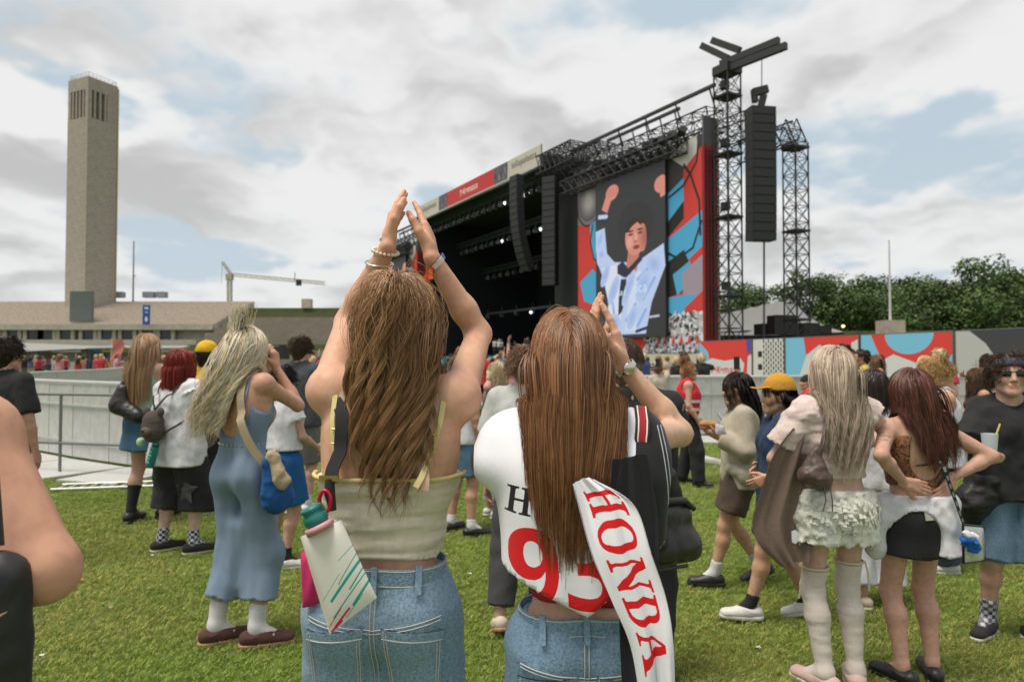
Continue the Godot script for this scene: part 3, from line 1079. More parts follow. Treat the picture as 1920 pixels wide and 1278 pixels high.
func make_lawn() -> void:
	var m := Mesher.new()
	m.quad(Vector3(-700, 0, 60), Vector3(700, 0, 60), Vector3(700, 0, -900), Vector3(-700, 0, -900))
	var mat := paint("lawn", lin(0.22, 0.275, 0.08), 0.95)
	mat.albedo_texture = noise_tex(1024, 0.02, 7, false, 0, [[0.0, Color(0.55, 0.52, 0.40)], [0.35, Color(0.75, 0.78, 0.62)], [0.65, Color(0.88, 0.9, 0.72)], [1.0, Color(1.0, 0.95, 0.72)]], 6)
	mat.uv1_triplanar = true
	mat.uv1_world_triplanar = true
	mat.uv1_scale = Vector3.ONE * 0.45
	mat.detail_enabled = true
	mat.detail_blend_mode = BaseMaterial3D.BLEND_MODE_MUL
	mat.detail_albedo = noise_tex(512, 0.012, 13, false, 0, [[0.0, Color(0.72, 0.75, 0.6)], [1.0, Color(1, 1, 0.95)]], 5)
	mat.detail_uv_layer = BaseMaterial3D.DETAIL_UV_2
	mat.uv2_triplanar = true
	mat.uv2_world_triplanar = true
	mat.uv2_scale = Vector3.ONE * 0.06
	tag(put_mesh("ground", m.mesh(), mat), "mown green lawn of the festival field", "", "", "structure")
	# blades of grass, in tufts, where single blades can still be made out
	var rng := RandomNumberGenerator.new()
	rng.seed = 77
	var t := Mesher.new()
	for i in 11:
		var a := rng.randf() * TAU
		var p := Vector3(cos(a), 0, sin(a)) * 0.02 * sqrt(rng.randf())
		var lean := Vector3(rng.randfn() * 0.5, 1.0, rng.randfn() * 0.5).normalized()
		var hgt := rng.randf_range(0.016, 0.034)
		var s := lean.cross(Vector3(rng.randfn(), 0, rng.randfn())).normalized() * 0.0017
		var p1 := p + lean * hgt * 0.6
		var p2 := p1 + (lean + Vector3(lean.x, -0.2, lean.z)).normalized() * hgt * 0.5
		var f := rng.randf_range(0.75, 1.25)
		t.tint = Color(f * rng.randf_range(0.9, 1.25), f, f * 0.9)
		t.quad(p - s, p + s, p1 + s * 0.8, p1 - s * 0.8)
		t.tri(p1 - s * 0.8, p1 + s * 0.8, p2)
	var mm := MultiMesh.new()
	mm.transform_format = MultiMesh.TRANSFORM_3D
	mm.use_colors = true
	mm.mesh = t.mesh()
	var spots := []
	var cols := []
	var patch_noise := FastNoiseLite.new()
	patch_noise.seed = 3
	patch_noise.frequency = 0.35
	patch_noise.fractal_octaves = 4
	var d := 2.0
	while d < 17.0:
		var step := 0.0085 * sqrt(d) * (1.0 + 0.1 * d)
		var half := d * 0.80 + 0.5
		var nn := int(2.0 * half / (step * 1.6))
		for i in nn:
			var x := rng.randf_range(-half, half)
			var z := -d + rng.randfn() * step
			var c := patch_noise.get_noise_2d(x, z)
			if rng.randf() < smoothstep(0.1, 0.6, c) * 0.25: continue
			spots.append(Transform3D(Basis(Vector3.UP, rng.randf() * TAU).scaled(Vector3.ONE * (1.0 + 0.05 * d) * rng.randf_range(0.7, 1.2)), Vector3(x, 0.0, z)))
			var g := rng.randf_range(0.8, 1.2)
			var dry := clampf(0.3 + c * 0.8 + rng.randfn() * 0.18, 0.0, 1.0)
			cols.append(Color(lerpf(0.25, 0.45, dry) * g, lerpf(0.35, 0.43, dry) * g, lerpf(0.065, 0.14, dry) * g))
		d += step
	mm.instance_count = spots.size()
	for i in spots.size():
		mm.set_instance_transform(i, spots[i])
		mm.set_instance_color(i, cols[i])
	print("tufts ", spots.size())
	var gm := paint("grass_blade", Color.WHITE, 0.7)
	gm.vertex_color_use_as_albedo = true
	gm.backlight_enabled = true
	gm.backlight = Color(0.35, 0.35, 0.2)
	var mi := MultiMeshInstance3D.new()
	mi.name = numbered("grass")
	mi.multimesh = mm
	mi.material_override = gm
	add_child(mi)
	tag(mi, "short blades of grass covering the near lawn", "grass", "", "stuff")

# ---------------------------------------------------------------- the two women in front, clapping
func denim(called: String, c: Color) -> StandardMaterial3D:
	if mats.has(called): return mats[called]
	var m := cloth(called, c, 7.0, 0.85)
	m.albedo_texture = noise_tex(512, 0.03, 31, false, 0, [[0.0, Color(0.55, 0.6, 0.68)], [0.4, Color(0.82, 0.86, 0.9)], [0.7, Color(0.95, 0.97, 0.98)], [1.0, Color(1, 1, 1)]], 6)
	m.detail_enabled = true
	m.detail_blend_mode = BaseMaterial3D.BLEND_MODE_MUL
	m.detail_albedo = noise_tex(256, 0.2, 14, false, 0, [[0.0, Color(0.6, 0.66, 0.75)], [0.6, Color(1, 1, 1)], [1.0, Color(1, 1, 1)]], 3)
	m.detail_uv_layer = BaseMaterial3D.DETAIL_UV_2
	m.uv2_triplanar = true
	m.uv2_scale = Vector3(40, 18, 40)
	m.normal_scale = 0.6
	return m

func jeans_details(P: Dictionary, j: MeshInstance3D, bones: Array, waist: float, mat: Material) -> void:
	var stitch := paint("jeans_stitch", lin(0.52, 0.52, 0.50), 0.8)
	var band := cloth("jeans_band", lin(0.235, 0.335, 0.44), 9.0, 0.85)
	var ring := []
	for i in 41:
		var a := TAU * i / 40.0
		ring.append(Vector3(cos(a) * 0.3, waist - 0.022, sin(a) * 0.25))
	var ps := []
	var ns := []
	var ws := []
	for p in ring:
		var q := land(P.torso, p, -Vector3(p.x, 0, p.z).normalized(), 0.012)
		ps.append(q)
		ns.append(Vector3(p.x, 0, p.z).normalized())
		ws.append(0.042)
	var m := Mesher.new()
	m.ribbon(ps, ns, ws, 0.004)
	var wb := put_mesh("waistband", m.mesh(), mat, j)
	m = Mesher.new()
	for dy in [-0.017, 0.017]:
		var line := []
		for i in 40: line.append(ps[i] + ns[i] * 0.0045 + Vector3(0, dy, 0))
		m.path(line, line.map(func(_x): return 0.0014), 4)
	put_mesh("seam", m.mesh(), stitch, wb)
	for x in [-0.10, 0.0, 0.10]:
		patch(j, "belt_loop", mat, bones, Vector3(x, waist - 0.023, 0), Vector3(0.014, 0, 0), Vector3(0, 0.06, 0), 2, 5, 0.02, 0.004)
	for s in [-1.0, 1.0]:
		var mid := Vector3(s * 0.088, waist - 0.205, 0)
		var shape := func(q: Vector2) -> Vector2: return Vector2(q.x * (1.0 - 0.16 * (0.5 - q.y)), q.y - (0.11 * (1.0 - absf(q.x) * 2.0) if q.y < -0.3 else 0.0) * (-(q.y + 0.3) / 0.2) - q.x * 0.09 * s)
		var pk := patch(j, "back_pocket", mat, bones, mid, Vector3(0.135, 0, 0), Vector3(0, 0.15, 0), 10, 12, 0.0135, 0.008, shape)
		m = Mesher.new()
		for inset in [0.93, 0.84]:
			var line := []
			var loop := [Vector2(-0.5, 0.5), Vector2(-0.5, -0.5), Vector2(0, -0.5), Vector2(0.5, -0.5), Vector2(0.5, 0.5)]
			for e in 4:
				for k in 8:
					var q: Vector2 = shape.call((loop[e] as Vector2).lerp(loop[e + 1], k / 8.0) * inset)
					line.append(land(bones, mid + Vector3(0.135 * q.x, 0.15 * q.y, 0.15), Vector3(0, 0, -1), 0.0182))
			m.path(line, line.map(func(_x): return 0.0014), 4)
		var hem := []
		for k in 9:
			var q: Vector2 = shape.call(Vector2(k / 8.0 - 0.5, 0.36))
			hem.append(land(bones, mid + Vector3(0.135 * q.x, 0.15 * q.y, 0.15), Vector3(0, 0, -1), 0.0182))
		m.path(hem, hem.map(func(_x): return 0.0014), 4)
		put_mesh("seam", m.mesh(), stitch, pk)
	# yoke seam and centre seam
	m = Mesher.new()
	for dy in [0.0, 0.008]:
		var line := []
		for k in 25:
			var x := -0.15 + 0.3 * k / 24.0
			line.append(land(bones, Vector3(x, waist - 0.105 - dy - (0.15 - absf(x)) * 0.16, 0.2), Vector3(0, 0, -1), 0.0145))
		m.path(line, line.map(func(_x): return 0.0014), 4)
	for dx in [-0.006, 0.004]:
		var line := []
		for k in 14: line.append(land(bones, Vector3(dx, waist - 0.05 - 0.018 * k, 0.2), Vector3(0, 0, -1), 0.0145))
		m.path(line, line.map(func(_x): return 0.0014), 4)
	put_mesh("seam", m.mesh(), stitch, j)

func jeans_bones(P: Dictionary) -> Array:
	var b := [P.torso[0], P.torso[1], P.torso[2], P.torso[3]]
	for c in ["l", "r"]:
		b.append(bone(P.J["h" + c], P.J["k" + c], 0.097, 0.09, Vector3.ONE, 0.03))
		b.append(bone(P.J["k" + c], P.J["a" + c], 0.095, 0.11, Vector3.ONE, 0.03))
	return b

func make_clapping_woman() -> void:
	var o := {"label": "woman with wavy brown hair and cream top clapping her hands overhead", "u": 716.0, "side": 3.4, "top": 522.0, "bulk": 0.97, "depth": 1.73, "cell": 0.0125, "hand_cell": 0.0042, "raise_l": 0.035, "raise_r": 0.035, "skin": Color(0.69, 0.41, 0.28), "face_pitch": 6.0, "face_yaw": -8.0}
	o.wl = seen_at(o, 724, 458, 0.12)
	o.wr = seen_at(o, 806, 478, 0.14)
	o.pole_l = Vector3(-0.45, -0.1, -1)
	o.pole_r = Vector3(0.5, -0.1, -1)
	o.hand_l = Vector3(0.05, 1, -0.6)
	o.hand_r = Vector3(-0.2, 1, -0.55)
	o.palm_l = Vector3(1, 0, -0.15)
	o.palm_r = Vector3(-1, 0, -0.25)
	o.curl_l = 0.12
	o.curl_r = 0.1
	var P := person(o)
	var jb := jeans_bones(P)
	var jm := denim("pale_denim", lin(0.36, 0.48, 0.58))
	var j := garment(P, "jeans", jb, jm, {"grow": 0.012, "clips": [[Vector3(0, 1.015, 0), Vector3(0, 1, 0)]], "high": Vector3(2, 1.05, 2), "fold": 0.006, "fold_scale": Vector3(7, 9, 7), "cell": 0.0115})
	jeans_details(P, j, jb, 1.03, jm)
	# ribbed cream camisole
	var cream := cloth("cream_rib", lin(0.75, 0.68, 0.55), 6.0)
	var top := garment(P, "camisole", P.torso, cream, {"grow": 0.011, "clips": [[Vector3(0, 1.045, 0), Vector3(-0.05, -1, 0).normalized()], [Vector3(0, 1.235, 0), Vector3(0, 1, 0.0).normalized()]], "low": Vector3(-1, 1.0, -1), "high": Vector3(1, 1.27, 1), "fold": 0.009, "fold_scale": Vector3(4, 26, 4), "cell": 0.0105})
	var yel := cloth("yellow_trim", lin(0.66, 0.57, 0.25), 9.0)
	var edge := []
	for i in 31:
		var a := PI * i / 30.0
		edge.append(land(P.torso, Vector3(cos(a) * 0.3, 1.233, sin(a) * 0.25), Vector3(-cos(a), 0, -sin(a)), 0.016))
	var m := Mesher.new()
	m.path(edge, edge.map(func(_x): return 0.0055), 6)
	put_mesh("neckline", m.mesh(), yel, top)
	var beige := cloth("beige_strap", lin(0.55, 0.38, 0.27), 9.0)
	var gold := paint("brass_ring", lin(0.5, 0.35, 0.14), 0.3, 1.0)
	for s in [-1.0, 1.0]:
		strap(P.root, "shoulder_strap", yel, P.trunk, [P.T * Vector3(s * 0.085, 1.23, 0.16), P.T * Vector3(s * 0.112, 1.29, 0.13), P.T * Vector3(s * 0.126, 1.35, 0.11), P.T * Vector3(s * 0.124, 1.42, 0.05), P.T * Vector3(s * 0.12, 1.42, -0.03)], 0.013, 0.006, 0.003)
		strap(P.root, "bra_strap", beige, P.trunk, [P.T * Vector3(s * 0.105, 1.222, 0.15), P.T * Vector3(s * 0.104, 1.3, 0.13), P.T * Vector3(s * 0.108, 1.36, 0.11), P.T * Vector3(s * 0.112, 1.43, 0.05)], 0.017, 0.003, 0.002)
		for y in [1.31, 1.345]:
			m = Mesher.new()
			var c := settle(P.trunk, P.T * Vector3(s * (0.115 + (y - 1.3) * 0.2), y, 0.14), 0.011)
			m.tube(c - Vector3(0.009, 0, 0), c + Vector3(0.009, 0, 0), 0.0022, 0.0022, 6)
			put_mesh("strap_ring", m.mesh(), gold, P.root)
	# hair: half of it tied up, the rest in loose curls
	var bro := [Color(0.112, 0.054, 0.027), Color(0.15, 0.075, 0.036), Color(0.203, 0.105, 0.05), Color(0.083, 0.041, 0.022)]  # darker middle: brown hair, with some shade painted into the strand colours
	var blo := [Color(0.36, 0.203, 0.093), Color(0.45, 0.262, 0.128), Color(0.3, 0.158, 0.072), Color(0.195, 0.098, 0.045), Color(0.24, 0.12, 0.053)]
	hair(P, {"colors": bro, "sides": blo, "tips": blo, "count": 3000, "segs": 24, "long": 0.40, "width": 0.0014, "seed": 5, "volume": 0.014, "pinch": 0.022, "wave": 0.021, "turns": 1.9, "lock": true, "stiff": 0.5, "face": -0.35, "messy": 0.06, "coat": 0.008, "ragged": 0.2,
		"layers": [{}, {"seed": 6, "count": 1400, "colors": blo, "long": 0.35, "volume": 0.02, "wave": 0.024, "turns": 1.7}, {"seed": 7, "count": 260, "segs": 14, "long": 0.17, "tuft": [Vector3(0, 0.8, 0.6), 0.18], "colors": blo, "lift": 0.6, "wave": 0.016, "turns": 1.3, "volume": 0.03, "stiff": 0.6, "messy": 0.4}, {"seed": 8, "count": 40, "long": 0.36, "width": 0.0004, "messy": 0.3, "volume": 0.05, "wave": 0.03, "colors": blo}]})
	m = Mesher.new()
	for i in 7:
		var a := TAU * i / 6.0
		m.tube(P.head * Vector3(cos(a) * 0.022, 0.105 + sin(a) * 0.016, 0.095), P.head * Vector3(cos(a + 1.05) * 0.022, 0.105 + sin(a + 1.05) * 0.016, 0.1), 0.006, 0.006, 6)
	put_mesh("hair_tie", m.mesh(), paint("hair_tie", lin(0.25, 0.2, 0.05), 0.8), P.root)
	# bracelets and wristband
	var pearl := paint("pearl", lin(0.72, 0.66, 0.52), 0.3)
	var wl: Vector3 = P.J.wl
	var dl: Vector3 = (P.J.wl - P.J.el).normalized()
	var b0 := thing("bracelet", "string of cream pearls worn on a raised wrist", "bracelet")
	b0.transform = P.root.transform
	var side := dl.cross(Vector3(0, 0, 1)).normalized()
	var front := side.cross(dl).normalized()
	for i in 20:
		var a := TAU * i / 20.0
		var sp := SphereMesh.new()
		sp.radius = 0.0048
		sp.height = 0.0096
		sp.radial_segments = 10
		sp.rings = 6
		var q := put_mesh("bead", sp, pearl, b0)
		q.position = wl - dl * 0.018 + (side * cos(a) * 0.0315 + front * sin(a) * 0.031) + dl * cos(a) * 0.012
	m = Mesher.new()
	var pts := []
	for i in 21:
		var a := TAU * i / 20.0
		pts.append(wl - dl * 0.055 + (side * cos(a) + front * sin(a)) * 0.034 + dl * cos(a) * 0.016)
	m.path(pts, pts.map(func(_x): return 0.0022), 6, false)
	var bangle := tag(put_mesh("bangle", m.mesh(), paint("silver", lin(0.6, 0.56, 0.5), 0.3, 1.0)), "thin metal bangle below the pearl bracelet", "bangle") as MeshInstance3D
	bangle.transform = P.root.transform
	var wr: Vector3 = P.J.wr
	var dr: Vector3 = (P.J.wr - P.J.er).normalized()
	var rs := dr.cross(Vector3(0, 0, 1)).normalized()
	var rf := rs.cross(dr).normalized()
	var wb := thing("festival_wristband", "orange cloth festival wristband with a blue and white stretch", "wristband")
	wb.transform = P.root.transform
	for part in [[0.0, 0.62, "band", lin(0.75, 0.11, 0.025)], [0.62, 0.8, "printed_band", lin(0.12, 0.16, 0.5)], [0.8, 1.0, "pale_band", lin(0.7, 0.66, 0.66)]]:
		var ps := []
		var ns := []
		var ws := []
		for i in 13:
			var a: float = TAU * (lerpf(part[0], part[1], i / 12.0)) + 1.9
			ns.append(rs * cos(a) + rf * sin(a))
			ps.append(wr - dr * 0.022 + ns[i] * 0.029 + dr * cos(a) * 0.008)
			ws.append(0.013)
		m = Mesher.new()
		m.ribbon(ps, ns, ws, 0.002)
		put_mesh(part[2], m.mesh(), cloth("wristband_" + part[2], part[3], 12.0), wb)
	m = Mesher.new()
	var tail := wr - dr * 0.022 + (rs * -0.5 + rf * 0.8).normalized() * 0.031
	for q in [Vector3(-0.008, -0.035, 0.004), Vector3(-0.016, -0.03, 0.008), Vector3(0.0, -0.03, 0.01)]:
		m.ribbon([tail, tail + q], [rf, rf], [0.008, 0.012], 0.0015)
	put_mesh("tail", m.mesh(), cloth("wristband_band", lin(0.75, 0.11, 0.025)), wb)
	# what hangs from her shoulder: strap, soft bottle, pink pouch
	var strap_black := cloth("black_webbing", lin(0.014, 0.015, 0.017), 16.0)
	var sl := thing("shoulder_sling", "black webbing sling with a red carabiner over the clapping woman's shoulder", "sling")
	sl.transform = P.root.transform
	strap(sl, "webbing", strap_black, P.all, [loc(P, 655, 740, 0.16), loc(P, 640, 752, 0.04), loc(P, 632, 775, -0.12), loc(P, 624, 850, -0.15), loc(P, 614, 905, -0.17)], 0.03, 0.012)
	var k0 := loc(P, 612, 905, -0.17)
	m = Mesher.new()
	m.path([k0, loc(P, 612, 930, -0.18), loc(P, 618, 962, -0.19)], [0.016, 0.019, 0.013], 10, true, 0.6)
	put_mesh("grip", m.mesh(), strap_black, sl)
	m = Mesher.new()
	m.box(k0 + Vector3(0, 0.006, 0.005), Vector3(0.042, 0.012, 0.01))
	put_mesh("buckle", m.mesh(), paint("brass_ring", lin(0.5, 0.35, 0.14), 0.3, 1.0), sl)
	m = Mesher.new()
	var ring := []
	for i in 15:
		var a := TAU * i / 14.0
		ring.append(loc(P, 603 + 11 * cos(a), 945 + 21 * sin(a), -0.2))
	m.path(ring, ring.map(func(_x): return 0.0045), 6, false)
	put_mesh("carabiner", m.mesh(), paint("red_anodised", lin(0.6, 0.02, 0.06), 0.3, 0.6), sl)
	var fb := thing("soft_bottle", "white folding bottle with teal lid and teal and pink stripes", "bottle")
	fb.transform = P.root.transform
	var im := Image.create_empty(512, 768, false, Image.FORMAT_RGB8)
	im.fill(Color(0.88, 0.87, 0.84))
	var tealc := Color(0.05, 0.62, 0.58)
	var pinkc := Color(0.85, 0.1, 0.4)
	for q in [[250, 470, 512, 330, 9], [120, 560, 512, 400, 26], [330, 560, 512, 470, 14], [40, 520, 300, 400, 5], [90, 680, 512, 520, 12], [300, 690, 512, 600, 24], [200, 740, 420, 660, 7], [330, 300, 512, 250, 6]]: fill_stroke(im, [Vector2(q[0], q[1]) * Vector2(1, 1), Vector2(q[2], q[3])], q[4], tealc)
	for q in [[20, 720, 190, 650, 8], [70, 750, 260, 690, 20], [20, 765, 150, 740, 20]]: fill_stroke(im, [Vector2(q[0], q[1]), Vector2(q[2], q[3])], q[4], pinkc)
	pillow("pouch", printed("bottle_print", im, 0.4), fb, [loc(P, 556, 1012, -0.21), loc(P, 634, 980, -0.21), loc(P, 702, 1128, -0.21), loc(P, 612, 1198, -0.21)], 0.014)
	var neck := loc(P, 592, 992, -0.21)
	var ax: Vector3 = (loc(P, 575, 955, -0.21) - neck).normalized()
	var bs := Basis(ax.cross(Vector3.BACK).normalized(), ax, Vector3.BACK)
	m = Mesher.new()
	m.lathe([[0.0, -0.01], [0.031, -0.01], [0.031, 0.004], [0.02, 0.006]], 18, neck, bs)
	put_mesh("collar", m.mesh(), paint("pink_collar", lin(0.62, 0.3, 0.34), 0.5), fb)
	m = Mesher.new()
	m.lathe([[0.0, 0.0], [0.022, 0.0], [0.026, 0.008], [0.026, 0.02], [0.021, 0.024], [0.021, 0.03], [0.025, 0.036], [0.02, 0.042], [0.0, 0.044]], 18, neck + ax * 0.004, bs)
	put_mesh("lid", m.mesh(), paint("teal_lid_dark", lin(0.012, 0.17, 0.16), 0.35), fb)
	var pk := thing("pink_pouch", "crumpled pink pouch hanging behind the white folding bottle", "pouch")
	pk.transform = P.root.transform
	pillow("pouch", cloth("hot_pink", lin(0.62, 0.03, 0.16), 9.0), pk, [loc(P, 556, 1040, -0.1), loc(P, 600, 1040, -0.1), loc(P, 604, 1140, -0.1), loc(P, 560, 1148, -0.1)], 0.02)

# ---------------------------------------------------------------- lettering and print, as pictures
func fill_triangle(im: Image, a: Vector2, b: Vector2, c: Vector2, col: Color) -> void:
	var y0 := maxi(0, int(ceil(minf(a.y, minf(b.y, c.y)) - 0.5)))
	var y1 := mini(im.get_height() - 1, int(floor(maxf(a.y, maxf(b.y, c.y)) - 0.5)))
	for y in range(y0, y1 + 1):
		var yy := y + 0.5
		var lo := 1e9
		var hi := -1e9
		for e in [[a, b], [b, c], [c, a]]:
			var p: Vector2 = e[0]
			var q: Vector2 = e[1]
			if (p.y <= yy) != (q.y <= yy):
				var x := p.x + (q.x - p.x) * (yy - p.y) / (q.y - p.y)
				lo = minf(lo, x)
				hi = maxf(hi, x)
		if hi > lo: im.fill_rect(Rect2i(int(round(lo)), y, maxi(1, int(round(hi)) - int(round(lo))), 1), col)

func fill_shape(im: Image, pts: Array, col: Color) -> void:
	var poly := PackedVector2Array(pts)
	var t := Geometry2D.triangulate_polygon(poly)
	for i in range(0, t.size(), 3): fill_triangle(im, poly[t[i]], poly[t[i + 1]], poly[t[i + 2]], col)

func fill_oval(im: Image, mid: Vector2, r: Vector2, col: Color, turn := 0.0) -> void:
	var pts := []
	for i in 40: pts.append(mid + (Vector2(cos(TAU * i / 40.0), sin(TAU * i / 40.0)) * r).rotated(turn))
	fill_shape(im, pts, col)

func fill_stroke(im: Image, pts: Array, width: float, col: Color) -> void:
	for i in pts.size() - 1:
		var d: Vector2 = (pts[i + 1] - pts[i]).normalized().orthogonal() * width / 2.0
		fill_shape(im, [pts[i] + d, pts[i + 1] + d, pts[i + 1] - d, pts[i] - d], col)
		fill_oval(im, pts[i + 1], Vector2.ONE * width / 2.0, col)

func write(im: Image, text: String, box: Rect2, col: Color, font := "Droid Sans", bold := true, turn := 0.0, slant := 0.0) -> void:     # the words fill the box
	var f := SystemFont.new()
	f.font_names = PackedStringArray([font])
	f.font_weight = 700 if bold else 400
	var tm := TextMesh.new()
	tm.text = text
	tm.font = f
	tm.font_size = 96
	tm.pixel_size = 1.0
	tm.depth = 0.0
	tm.curve_step = 2.0
	var a := tm.get_mesh_arrays()
	var vs: PackedVector3Array = a[Mesh.ARRAY_VERTEX]
	if vs.is_empty(): return
	var ix = a[Mesh.ARRAY_INDEX]
	if ix == null or ix.is_empty(): ix = range(vs.size())
	var lo := Vector2(1e9, 1e9)
	var hi := -lo
	for p in vs:
		lo = lo.min(Vector2(p.x, p.y))
		hi = hi.max(Vector2(p.x, p.y))
	var pts := []
	for p in vs:
		var q := Vector2((p.x - lo.x) / (hi.x - lo.x) - 0.5, 0.5 - (p.y - lo.y) / (hi.y - lo.y))
		pts.append(box.get_center() + (Vector2(q.x - slant * q.y, q.y) * box.size).rotated(turn))
	for i in range(0, ix.size(), 3): fill_triangle(im, pts[ix[i]], pts[ix[i + 1]], pts[ix[i + 2]], col)

func printed(called: String, im: Image, rough := 0.75) -> StandardMaterial3D:
	im.generate_mipmaps()
	var m := paint(called, Color.WHITE, rough)
	m.albedo_texture = ImageTexture.create_from_image(im)
	return m

func drape(P: Dictionary, called: String, mat: Material, path: Array, folds := 0.012, cols := 12, rows := 26, phase := 0.0) -> MeshInstance3D:    # a hanging cloth: [u, v, ahead, width in pixels]
	var mid := Curve3D.new()
	var wid := Curve3D.new()
	for q in path:
		mid.add_point(loc(P, q[0], q[1], q[2]))
		wid.add_point(Vector3(q[3] / LENS * P.depth / P.root.scale.x, 0, 0) + Vector3(0, 0.001 * wid.point_count, 0))
	for c in [mid, wid]:
		for i in c.point_count:
			var t: Vector3 = (c.get_point_position(mini(i + 1, c.point_count - 1)) - c.get_point_position(maxi(i - 1, 0))) / 6.0
			c.set_point_in(i, -t)
			c.set_point_out(i, t)
	var list := []
	var n := path.size() - 1
	for i in rows + 1:
		var f := float(i) / rows * n
		var k := mini(int(f), n - 1)
		var c := mid.sample(k, f - k)
		var w := wid.sample(k, f - k).x
		var row := []
		for j in cols + 1:
			var a := float(j) / cols - 0.5
			var z := folds * (sin(a * 11.0 + phase + f * 0.7) * (0.4 + 0.6 * i / rows) + 0.5 * sin(a * 23.0 + f))
			row.append(c + Vector3(a * w, folds * 0.6 * sin(a * 5.0 + phase), z))
		list.append(row)
	var m := Mesher.new()
	m.sheet(list, 0.003)
	return put_mesh(called, m.mesh(), mat, P.root)

func make_jersey_woman() -> void:
	var o := {"label": "woman with long straight auburn hair clapping in a white racing jersey", "u": 1092.0, "side": -2.6, "top": 583.0, "bulk": 0.9, "depth": 1.65, "cell": 0.0125, "hand_cell": 0.0045, "skin": Color(0.70, 0.44, 0.315), "face_pitch": 4.0}
	o.wr = seen_at(o, 1172, 684, 0.2)
	o.wl = seen_at(o, 1112, 672, 0.24)
	o.pole_r = Vector3(0.7, -1, 0.1)
	o.pole_l = Vector3(-0.7, -1, 0.1)
	o.hand_r = Vector3(-0.2, 1, -0.05)
	o.hand_l = Vector3(0.0, 1, -0.05)
	o.palm_r = Vector3(-1, 0, -0.3)
	o.palm_l = Vector3(1, 0, -0.3)
	o.curl_r = 0.12
	o.curl_l = 0.12
	var P := person(o)
	var waist := 0.996
	var jb := jeans_bones(P)
	var jm := denim("mid_denim", lin(0.29, 0.42, 0.53))
	var j := garment(P, "jeans", jb, jm, {"grow": 0.012, "clips": [[Vector3(0, waist - 0.015, 0), Vector3(0, 1, 0)]], "high": Vector3(2, 1.05, 2), "fold": 0.006, "fold_scale": Vector3(7, 9, 7), "cell": 0.0115})
	jeans_details(P, j, jb, waist, jm)
	var red := cloth("red_top", lin(0.42, 0.012, 0.022), 7.0)
	garment(P, "tank_top", P.torso, red, {"grow": 0.008, "clips": [[Vector3(0, 1.012, 0), Vector3(-0.08, -1, 0).normalized()], [Vector3(0, 1.3, 0), Vector3(0, 1, 0)]], "low": Vector3(-1, 0.98, -1), "high": Vector3(1, 1.32, 1), "fold": 0.006})
	# the jersey: lettering and number printed on white, a black panel down one side
	var im := Image.create_empty(1024, 1024, false, Image.FORMAT_RGB8)
	im.fill(Color(0.90, 0.90, 0.93))
	var red_ink := Color(0.83, 0.03, 0.07)
	fill_shape(im, [Vector2(760, 0), Vector2(1024, 0), Vector2(1024, 1024), Vector2(800, 1024), Vector2(770, 700), Vector2(700, 330)], Color(0.035, 0.035, 0.045))
	fill_stroke(im, [Vector2(850, 60), Vector2(900, 500), Vector2(880, 1000)], 5, Color(0.8, 0.8, 0.84))
	fill_stroke(im, [Vector2(870, 60), Vector2(920, 500), Vector2(900, 1000)], 5, Color(0.8, 0.8, 0.84))
	write(im, "HONDA", Rect2(150, 345, 590, 125), Color(0.05, 0.05, 0.09), "Droid Serif", true, 0.12)
	write(im, "93", Rect2(165, 500, 470, 350), red_ink, "Droid Sans", true, 0.04, -0.08)
	fill_stroke(im, [Vector2(160, 870), Vector2(300, 930), Vector2(520, 935)], 16, Color(0.06, 0.06, 0.08))
	fill_stroke(im, [Vector2(150, 810), Vector2(215, 880)], 24, red_ink)
	var jersey := printed("jersey_print", im, 0.8)
	jersey.rim_enabled = true
	jersey.rim = 0.2
	var bones: Array = P.torso.duplicate()
	bones.append(bone(Vector3(-0.1, 1.3, 0.03), Vector3(-0.09, 1.05, 0.045), 0.1, 0.09, Vector3.ONE, 0.06))
	bones.append(bone(Vector3(0.1, 1.3, 0.03), Vector3(0.08, 1.05, 0.045), 0.1, 0.085, Vector3.ONE, 0.06))
	bones.append(bone(P.J.sl, P.J.sl + Vector3(-0.015, -0.04, 0.01), 0.062, 0.06, Vector3.ONE, 0.04))
	bones.append(bone(P.J.sr, P.J.sr + Vector3(0.01, -0.03, 0.01), 0.06, 0.056, Vector3.ONE, 0.04))
	var sc := 1.0 / 0.52
	garment(P, "jersey", bones, jersey, {"grow": 0.014, "cell": 0.011, "fold": 0.022, "fold_scale": Vector3(3.2, 2.2, 3.2), "cuts": [[Vector3(0, 1.5, -0.02), 0.085, Vector3.ONE]],
		"clips": [[Vector3(0, 1.01, 0), Vector3(-0.5, -1, 0).normalized()], [Vector3(0.0, 1.01, 0), Vector3(0.85, -1, 0).normalized()]], "low": Vector3(-1, 0.97, -1), "uv": [Vector3(-0.26, 1.46, 0), Vector3(sc, 0, 0), Vector3(0, -sc, 0), Vector3(0, 0.1, 1)]})
	var white := cloth("jersey_white", lin(0.74, 0.74, 0.78), 5.0)
	var black := cloth("jersey_black", lin(0.012, 0.012, 0.016), 5.0)
	drape(P, "jersey_tail", black, [[1185, 860, -0.16, 60], [1192, 980, -0.17, 84], [1200, 1100, -0.19, 66], [1202, 1200, -0.2, 62], [1208, 1330, -0.2, 62]], 0.009, 10, 24)
	var ti := Image.create_empty(256, 1024, false, Image.FORMAT_RGB8)
	ti.fill(Color(0.90, 0.90, 0.93))
	write(ti, "HONDA", Rect2(-270, 430, 800, 165), red_ink, "Droid Serif", true, PI / 2)
	drape(P, "jersey_sleeve", printed("sleeve_print", ti, 0.8), [[1098, 905, -0.18, 40], [1140, 950, -0.19, 92], [1168, 1040, -0.21, 96], [1202, 1130, -0.22, 88], [1228, 1220, -0.23, 66], [1240, 1330, -0.23, 54]], 0.01, 12, 30, 1.0)
